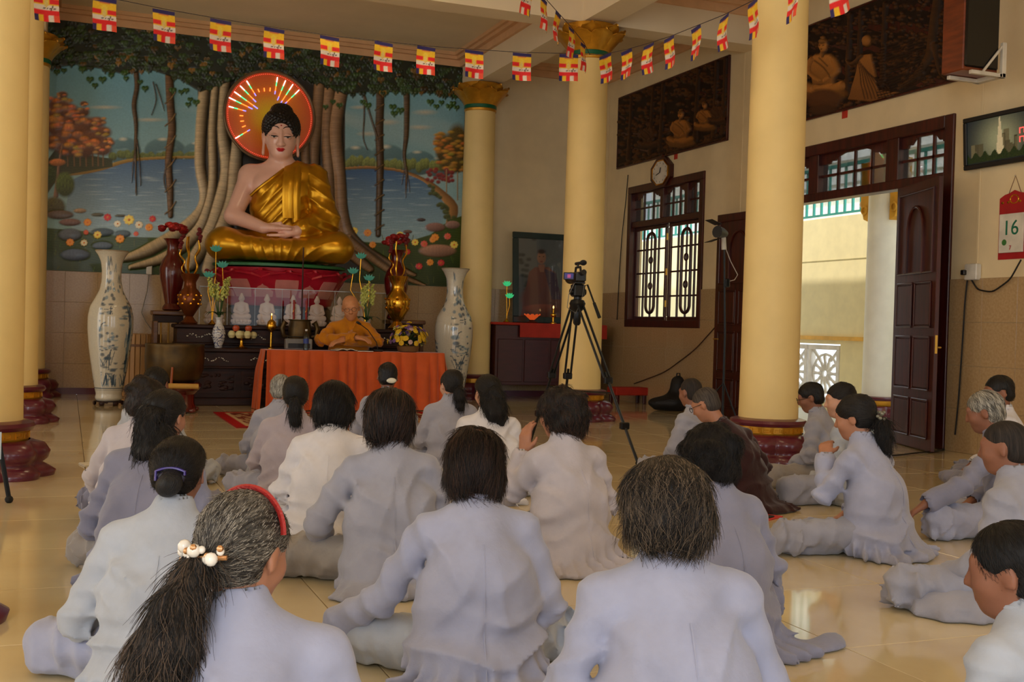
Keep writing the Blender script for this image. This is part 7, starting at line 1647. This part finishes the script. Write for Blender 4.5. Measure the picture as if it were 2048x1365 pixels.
# ---- television cabinet on a bracket
Yt=7.95; xa,xb=float(at_y(1930,100,Yt)[0]),min(float(at_y(2000,100,Yt)[0]),XR-.06); zb1=float(at_y(1930,138,Yt)[2]); yb1=float(at_x(1882,140,xa)[1]); zt1=zb1+1.05
T=thing('television_cabinet','wooden television cabinet on a white bracket high on the wall','television',((xa+xb)/2,(Yt+yb1)/2,zb1)); w=(xb-xa)/2;d=(yb1-Yt)/2
part('cabinet_body',cbox(-w,w,-d+.02,d,0,zt1-zb1,.01),mat('orange_brown_veneer',S(132,58,24),.35,col2=S(104,42,18),vscale=4,stretch=(1,1,6),coat=.3),T,False); part('screen_front',cbox(-w+.012,w-.012,-d-.004,-d+.03,.03,zt1-zb1-.03,.012),mat('dark_screen',S(12,12,14),.15),T,False)
part('bracket',join(cbox(-w+.05,w-.0,-d-.04,-d+.0,-.04,-.005,.004),cbox(-w+.05,w,d-.06,d-.02,-.04,-.005,.004),cbox(w-.03,w+.04,-d-.04,d,-.04,.0,.004),cbox(w-.0,w+.045,-d-.04,-d,-.04,.28,.004),tube([(-w*.1,-d-.02,-.02),(w+.02,-d-.02,.26)],.012,6)),mat('white_bracket_steel',S(214,206,190),.5),T,False)
# ---- lit city picture, calendar, sockets, cables
ya=float(wx(1939,290)[1]); za1=float(wx(1939,342)[2]);zb1=float(wx(1939,240)[2]); Lp=1.15
T=thing('led_picture','framed night city picture with red glowing digits by the door','framed picture',(XR-.02,ya,za1),0,rot=(0,-.06,0))
part('frame',frame_x(-.05,-.005,-Lp,0,0,zb1-za1,.045),M_blk,T,False); part('backing',cbox(-.03,-.004,-Lp+.02,-.02,.02,zb1-za1-.02),M_blk,T,False)
ny_,nz_2=110,60; yy=np.linspace(-.04,-Lp+.04,ny_);zz=np.linspace(.04,zb1-za1-.04,nz_2); Pg=np.zeros((nz_2,ny_,3)); Pg[...,0]=-.034;Pg[...,1]=yy[None];Pg[...,2]=zz[:,None]; hh=zb1-za1
U=(yy/-Lp)[None]+0*zz[:,None];V_=(zz/hh)[:,None]+0*yy[None]; glow=np.exp(-(((U-.40)/.22)**2+((V_-.50)/.42)**2)); Cc=np.array(S(24,34,44))+glow[...,None]*np.array(S(150,150,110)); r_=np.random.default_rng(5)
for k in range(26):
    u0=r_.uniform(.1,.95);wd=r_.uniform(.012,.03);ht=r_.uniform(.3,.55)*(1.25 if abs(u0-.4)<.1 else 1); m_=(np.abs(U-u0)<wd)&(V_<ht)&(V_>.18); Cc[m_]=np.array(S(90,84,60))*r_.uniform(.5,1.6)
m_=(np.abs(U-.40)<.035*(1.0-V_)*1.6)&(V_>.2)&(V_<.92); Cc[m_]=S(206,190,150); m_=V_<.26+.05*np.sin(U*60); Cc[m_]=np.array(S(34,48,22)); m_=V_<.12; Cc[m_]=np.array(S(22,30,36))
part('city_print',gridmesh(Pg),matvc('city_print_paint',.25,emit=.5),T,col=np.clip(Cc,0,1).reshape(-1,3))
for k,(dy,dz) in enumerate(((-.72,.62),(-.72,.46),(-.80,.62),(-.80,.46))): part('red_digit',join(box(-.038,-.034,dy-.04,dy+.02,dz*hh-.004,dz*hh+.004),box(-.038,-.034,dy-.04,dy-.032,dz*hh-.05,dz*hh),box(-.038,-.034,dy+.012,dy+.02,dz*hh-.05,dz*hh)),emis('digit_red',(1.,.06,.05),4),T,False)
cY=float(wx(2000,440)[1]); cZ0=float(wx(2000,520)[2]);cZ1=float(wx(2000,392)[2])
T=thing('wall_calendar','red tear-off wall calendar showing the green number 16','calendar',(XR-.003,cY,cZ0)); Hc_=cZ1-cZ0
part('backing_card',prism([(-.0,0),(-.36,0),(-.36,Hc_*.95),(-.30,Hc_*1.0),(-.24,Hc_*1.02),(-.18,Hc_*1.06),(-.12,Hc_*1.02),(-.06,Hc_*1.0),(0,Hc_*.95)][::-1],0,-.008,0),mat('calendar_red',S(170,20,24),.5),T,False)
part('gold_print',join(tube([(-.010,-.18+.05*math.cos(a),Hc_*.92+.04*math.sin(a)) for a in np.linspace(0,2*PI,15)[:-1]],.006,6,closed=True),*[ball((-.010,-.18+s*.07*k,Hc_*.88),(.003,.02,.012),6,4) for s in (-1,1) for k in (1,2)]),M_goldm,T)
pd=part('page_pad',cbox(-.026,-.008,-.31,-.02,.10*Hc_,.70*Hc_,.003),MATS['paper'],T,False)
def text(body,size,loc,rot,m,parent,nm='printed_text'):
    cu=bpy.data.curves.new(nm,'FONT'); cu.body=body; cu.size=size; cu.extrude=.0012; cu.align_x='CENTER'; cu.align_y='CENTER'; cu.materials.append(m); t_=bpy.data.objects.new(nm,cu); COL.objects.link(t_); dg=bpy.context.evaluated_depsgraph_get(); me=bpy.data.meshes.new_from_object(t_.evaluated_get(dg)); bpy.data.objects.remove(t_); me.name=nm; return link(nm,me,m,parent,loc,rot)
text('16',.20,(-.0285,-.165,.47*Hc_),(PI/2,0,-PI/2),mat('calendar_green',S(20,110,80),.6),pd,'calendar_number')
text('7',.06,(-.0285,-.165,.17*Hc_),(PI/2,0,-PI/2),mat('calendar_redink',S(180,40,50),.6),pd,'calendar_small_number')
part('small_emblem',join(ball((-.027,-.09,.26*Hc_),(.002,.03,.03),8,5)),mat('emblem_green',S(60,120,50),.6),pd)
part('hanging_string',tube([(-.004,-.10,Hc_*.99),(-.004,-.18,Hc_*1.28),(-.004,-.26,Hc_*.99)],.003,5),mat('brown_string',S(110,60,40),.7),T); part('nail',ball((-.008,-.18,Hc_*1.28),.008,6,5),M_silver,T)
M_sock=mat('white_socket_plastic',S(214,208,196),.4)
c=wx(1945,545); T=thing('wall_socket','white wall socket with a plug beside the open door leaf','socket',(XR-.02,float(c[1]),float(c[2]))); part('box',cbox(-.05,.018,-.12,.04,-.08,.08,.008),M_sock,T,False); part('plug',cbox(-.09,-.05,-.0,.05,-.03,.02,.006),M_blk,T,False)
c=at_y(298,540,YB); T=thing('wall_socket','white wall socket on the back wall above the tiles','socket',(float(c[0]),YB-.03,float(c[2]))); part('box',cbox(-.04,.04,-.035,.028,-.07,.07,.008),M_sock,T,False); part('cord',tube([(0,-.02,-.07),(-.02,-.02,-.3),(-.09,-.02,-.62),(-.03,-.02,-.75),(.12,-.02,-.95)],.006,6),mat('grey_cord',S(130,124,108),.6),T)
M_cab=mat('black_cable',S(16,16,18),.5)
def cable(label,pts,X_=None,m=M_cab,r=.008):
    P=np.array(pts,float); t=np.linspace(0,len(P)-1,len(P)*6); Q=np.stack([np.interp(t,range(len(P)),P[:,j]) for j in range(3)],1)
    for _ in range(3): Q[1:-1]=(Q[:-2]+2*Q[1:-1]+Q[2:])/4
    return solo('cable',tube(Q,r,6),m,label,'cable')
cable('thin dark cable hanging on the wall beside the barred window',[wx(x,y,XR-.03) for x,y in ((1256,350),(1252,400),(1244,470),(1238,560),(1234,640))])
cable('brown cable sagging along the tiles from the lamp to the bench',[wx(x,y,XR-.04) for x,y in ((1430,655),(1390,700),(1330,745),(1268,768))],m=mat('brown_cable',S(70,40,24),.6))
cable('black cable dropping from the wall socket to the floor',[wx(x,y,XR-.05) for x,y in ((1936,548),(1930,600),(1924,700),(1917,800),(1910,870))])
cable('black cable looping from the calendar to the socket',[wx(x,y,XR-.05) for x,y in ((2042,520),(2020,560),(1985,585),(1955,580),(1940,555))])
q=[at_z(x,y)+np.array([0,0,.012]) for x,y in ((1770,915),(1800,913),(1840,908),(1880,905),(1905,893))]; cable('black cable lying on the floor by the open door leaf',q)
# painted conduits
for (x,lb) in ((1217,'thin cream conduit on the wall by the tripod column'),(1484,'thin cream conduit beside the left carved relief'),(1962,'thin cream conduit right of the doorway')):
    c=wx(x,300); solo('wall_conduit',cbox(-.008,0,-.015,.015,0,4.86-1.75,.003),M_wall,lb,'conduit',(XR-.001,float(c[1]),1.75),smooth=False)
# lamp over the lotus capital, ceiling tube
c=at_y(1168,30,12.42); T=thing('wall_lamp','small white spotlight above the gold lotus capital','lamp',(XCOL,12.455,5.0)); part('bracket',cbox(-.03,.03,-.02,.004,-.03,.2,.006),M_sock,T,False); part('lamp_shade',tube([(0,-.02,.1),(-.03,-.14,.02),(-.05,-.2,-.06)],[.03,.05,.06],14),mat('frosted_shade',S(226,218,200),.4),T)
T=thing('ceiling_lamp','slim ceiling lamp fixture right of the lotus capital','lamp',(6.9,11.2,ZC-.002)); part('housing',cbox(-.55,.55,-.06,.06,-.06,0,.01),M_sock,T,False); part('tube_light',cyl((-.5,0,-.075),(.5,0,-.075),.016,n=10),mat('unlit_tube',S(226,224,216),.3),T)
# ---- speaker tripod foot at the left edge
f=at_z(19,1006); T=thing('speaker_tripod','black tripod leg reaching in at the left edge','tripod',(float(f[0])-.24,float(f[1])+.03,0)); 
for a in (-.15,2.0,4.1): part('leg',tube([(.02*math.cos(a),.02*math.sin(a),1.22),(.24*math.cos(a),.24*math.sin(a),.02)],.014,8),M_tri,T); part('foot',ball((.24*math.cos(a),.24*math.sin(a),.02),.024,8,6),MATS['rubber'],T)
part('pole',cyl((0,0,.2),(0,0,1.35),.018,n=10),M_tri,T); part('cloth_strip',solid_patch(np.array([[(.15+.04*u,-.05,.42-.16*t) for u in (-1,0,1)] for t in np.linspace(0,1,4)]),.004),mat('pale_blue_cloth',S(190,206,220),.8),T)
col_copy('cream column beyond the left frame edge, only its base tip showing',float(at_z(8,1240)[0])-.46,float(at_z(8,1240)[1]))
# ---- strings of prayer flags
def flag_mesh(seed):
    nx_,nz_=21,29; w_,h_=.20,.285; r=np.random.default_rng(seed); u=np.linspace(-.5,.5,nx_);v=np.linspace(0,1,nz_); P=np.zeros((nz_,nx_,3)); P[...,0]=u[None]*w_; P[...,2]=-v[:,None]*h_; P[...,1]=.016*np.sin(u[None]*5+seed)*v[:,None]+.010*np.sin(v[:,None]*5+seed*2); P[...,0]+=.012*v[:,None]**2*math.sin(seed)
    C=np.zeros((nz_,nx_,3)); U=u[None]+0*v[:,None];V=v[:,None]+0*u[None]; bl=S(40,32,96);ye=S(238,190,36);rd=S(226,30,34);wh=S(226,214,200);og=S(232,80,50)
    C[:]=ye; C[V<.13]=bl; C[(V>.34)&(V<.50)&(np.abs(U)>.12)]=rd; C[(V>.50)&(V<.66)]=wh; C[(V>.66)&(V<.82)]=rd
    b=V>=.80
    for a0,a1,c in ((-.5,-.3,bl),(-.3,-.1,ye),(-.1,.1,rd),(.1,.3,wh),(.3,.51,og)): C[b&(U>=a0)&(U<a1)]=c
    C[(np.abs(V-.15)<.02)&(np.abs(U)<.25)]=S(220,120,60); C[((U/.12)**2+((V-.30)/.10)**2<1)]=S(240,206,60); C[((U/.07)**2+((V-.46)/.14)**2<1)]=S(226,196,110)
    for x,y in ((-.06,.60),(.05,.61),(.25,.56),(.33,.60),(.18,.62)): C[((U-x)/.05)**2+((V-y)/.028)**2<1]=S(50,20,30)
    g=gridmesh(P[::-1]); me=make_mesh('prayer_flag',solid_patch(P[::-1],.0012),True,col=np.concatenate([C[::-1].reshape(-1,3)]*2)); me.materials.append(matvc('printed_flag',.7)); return me
FM=[flag_mesh(k) for k in (1,2,3)]
def at_depth(x,y,D): return np.array([0,0,HC])+ray(x,y)*D
def flagline(name,pts,cordlabel,grp):
    """pts: (x,y top,camera depth,label or None)"""
    W3=[at_depth(x,y,D) for x,y,D,_ in pts]
    for i,(x,y,D,lb) in enumerate(pts):
        if lb is None: continue
        a=W3[max(i-1,0)];b=W3[min(i+1,len(pts)-1)]; t=math.atan2(b[1]-a[1],b[0]-a[0]); o=link('prayer_flag',FM[i%3],None,None,tuple(W3[i]+np.array([0,0,-.010])),t); o.rotation_euler=(0,-math.atan2(b[2]-a[2],math.hypot(b[0]-a[0],b[1]-a[1]))*-1*.5,t); tag(o,lb,'flag',grp)
    Q=[]
    for i in range(len(W3)-1):
        for t in np.linspace(0,1,5)[:-1]: Q.append(W3[i]*(1-t)+W3[i+1]*t)
    Q.append(W3[-1]); solo('flag_string',tube(Q,.0035,5),mat('dark_cord',S(60,50,50),.7),cordlabel,'string')
o1=['first','second','third','fourth','fifth','sixth','seventh','eighth','ninth','tenth','eleventh']
m1=[(92,-28,9.5),(210,-6,9.8),(328,18,10.1),(441,38,10.4),(549,55,10.7),(660,71,11.0),(767,83,11.3),(853,92,11.55),(949,99,11.75),(1044,105,11.9),(1138,107,11.95)]
flagline('a',[(-60,-70,9.2,None)]+[(x,y,d,'printed prayer flag of the main string over the altar, %s from the left'%o1[i]) for i,(x,y,d) in enumerate(m1)]+[(1176,110,11.95,None)],'dark cord carrying the prayer flags across the altar','prayer flags over the altar')
m2=[(1212,108,11.7),(1253,99,11.4),(1296,87,11.0),(1340,73,10.6),(1392,52,10.1),(1447,30,9.5),(1508,0,8.8),(1585,-40,8.1),(1680,-60,7.4)]
flagline('b',[(1176,110,11.95,None)]+[(x,y,d,'printed prayer flag on the right string, %s from the lotus capital'%o1[i]) for i,(x,y,d) in enumerate(m2)]+[(1800,-110,6.9,None)],'dark cord carrying the prayer flags towards the thick column','prayer flags on the right')
m3=[(1168,86,11.6),(1143,55,11.1),(1115,24,10.6),(1090,-4,10.1),(1053,-40,9.6)]
flagline('c',[(1180,110,11.9,None)]+[(x,y,d,'narrow printed flag on the string rising from the lotus capital, %s from it'%o1[i]) for i,(x,y,d) in enumerate(m3)]+[(1000,-90,9.1,None)],'dark cord rising from the lotus capital towards the camera','prayer flags rising to the front')
# ---- small things on the floor
a=at_z(1533,1036); T=thing('phone','black phone lying on a red booklet by the woman with the flower clip','phone',(float(a[0]),float(a[1]),0),.5); part('booklet',cbox(-.09,.09,-.065,.065,0,.008,.002),mat('red_booklet',S(206,60,60),.6),T,False); part('handset',cbox(-.07,.01,-.05,-.01,.008,.018,.004),M_blk,T,False)
a=at_z(182,931); T=thing('sandal_book','white booklet lying on the floor left of the front row','booklet',(float(a[0]),float(a[1]),0),.2); part('cover',cbox(-.07,.07,-.10,.10,0,.006,.002),MATS['paper'],T,False); part('pages',box(-.066,.066,-.096,.096,.006,.012),MATS['paper'],T,False)
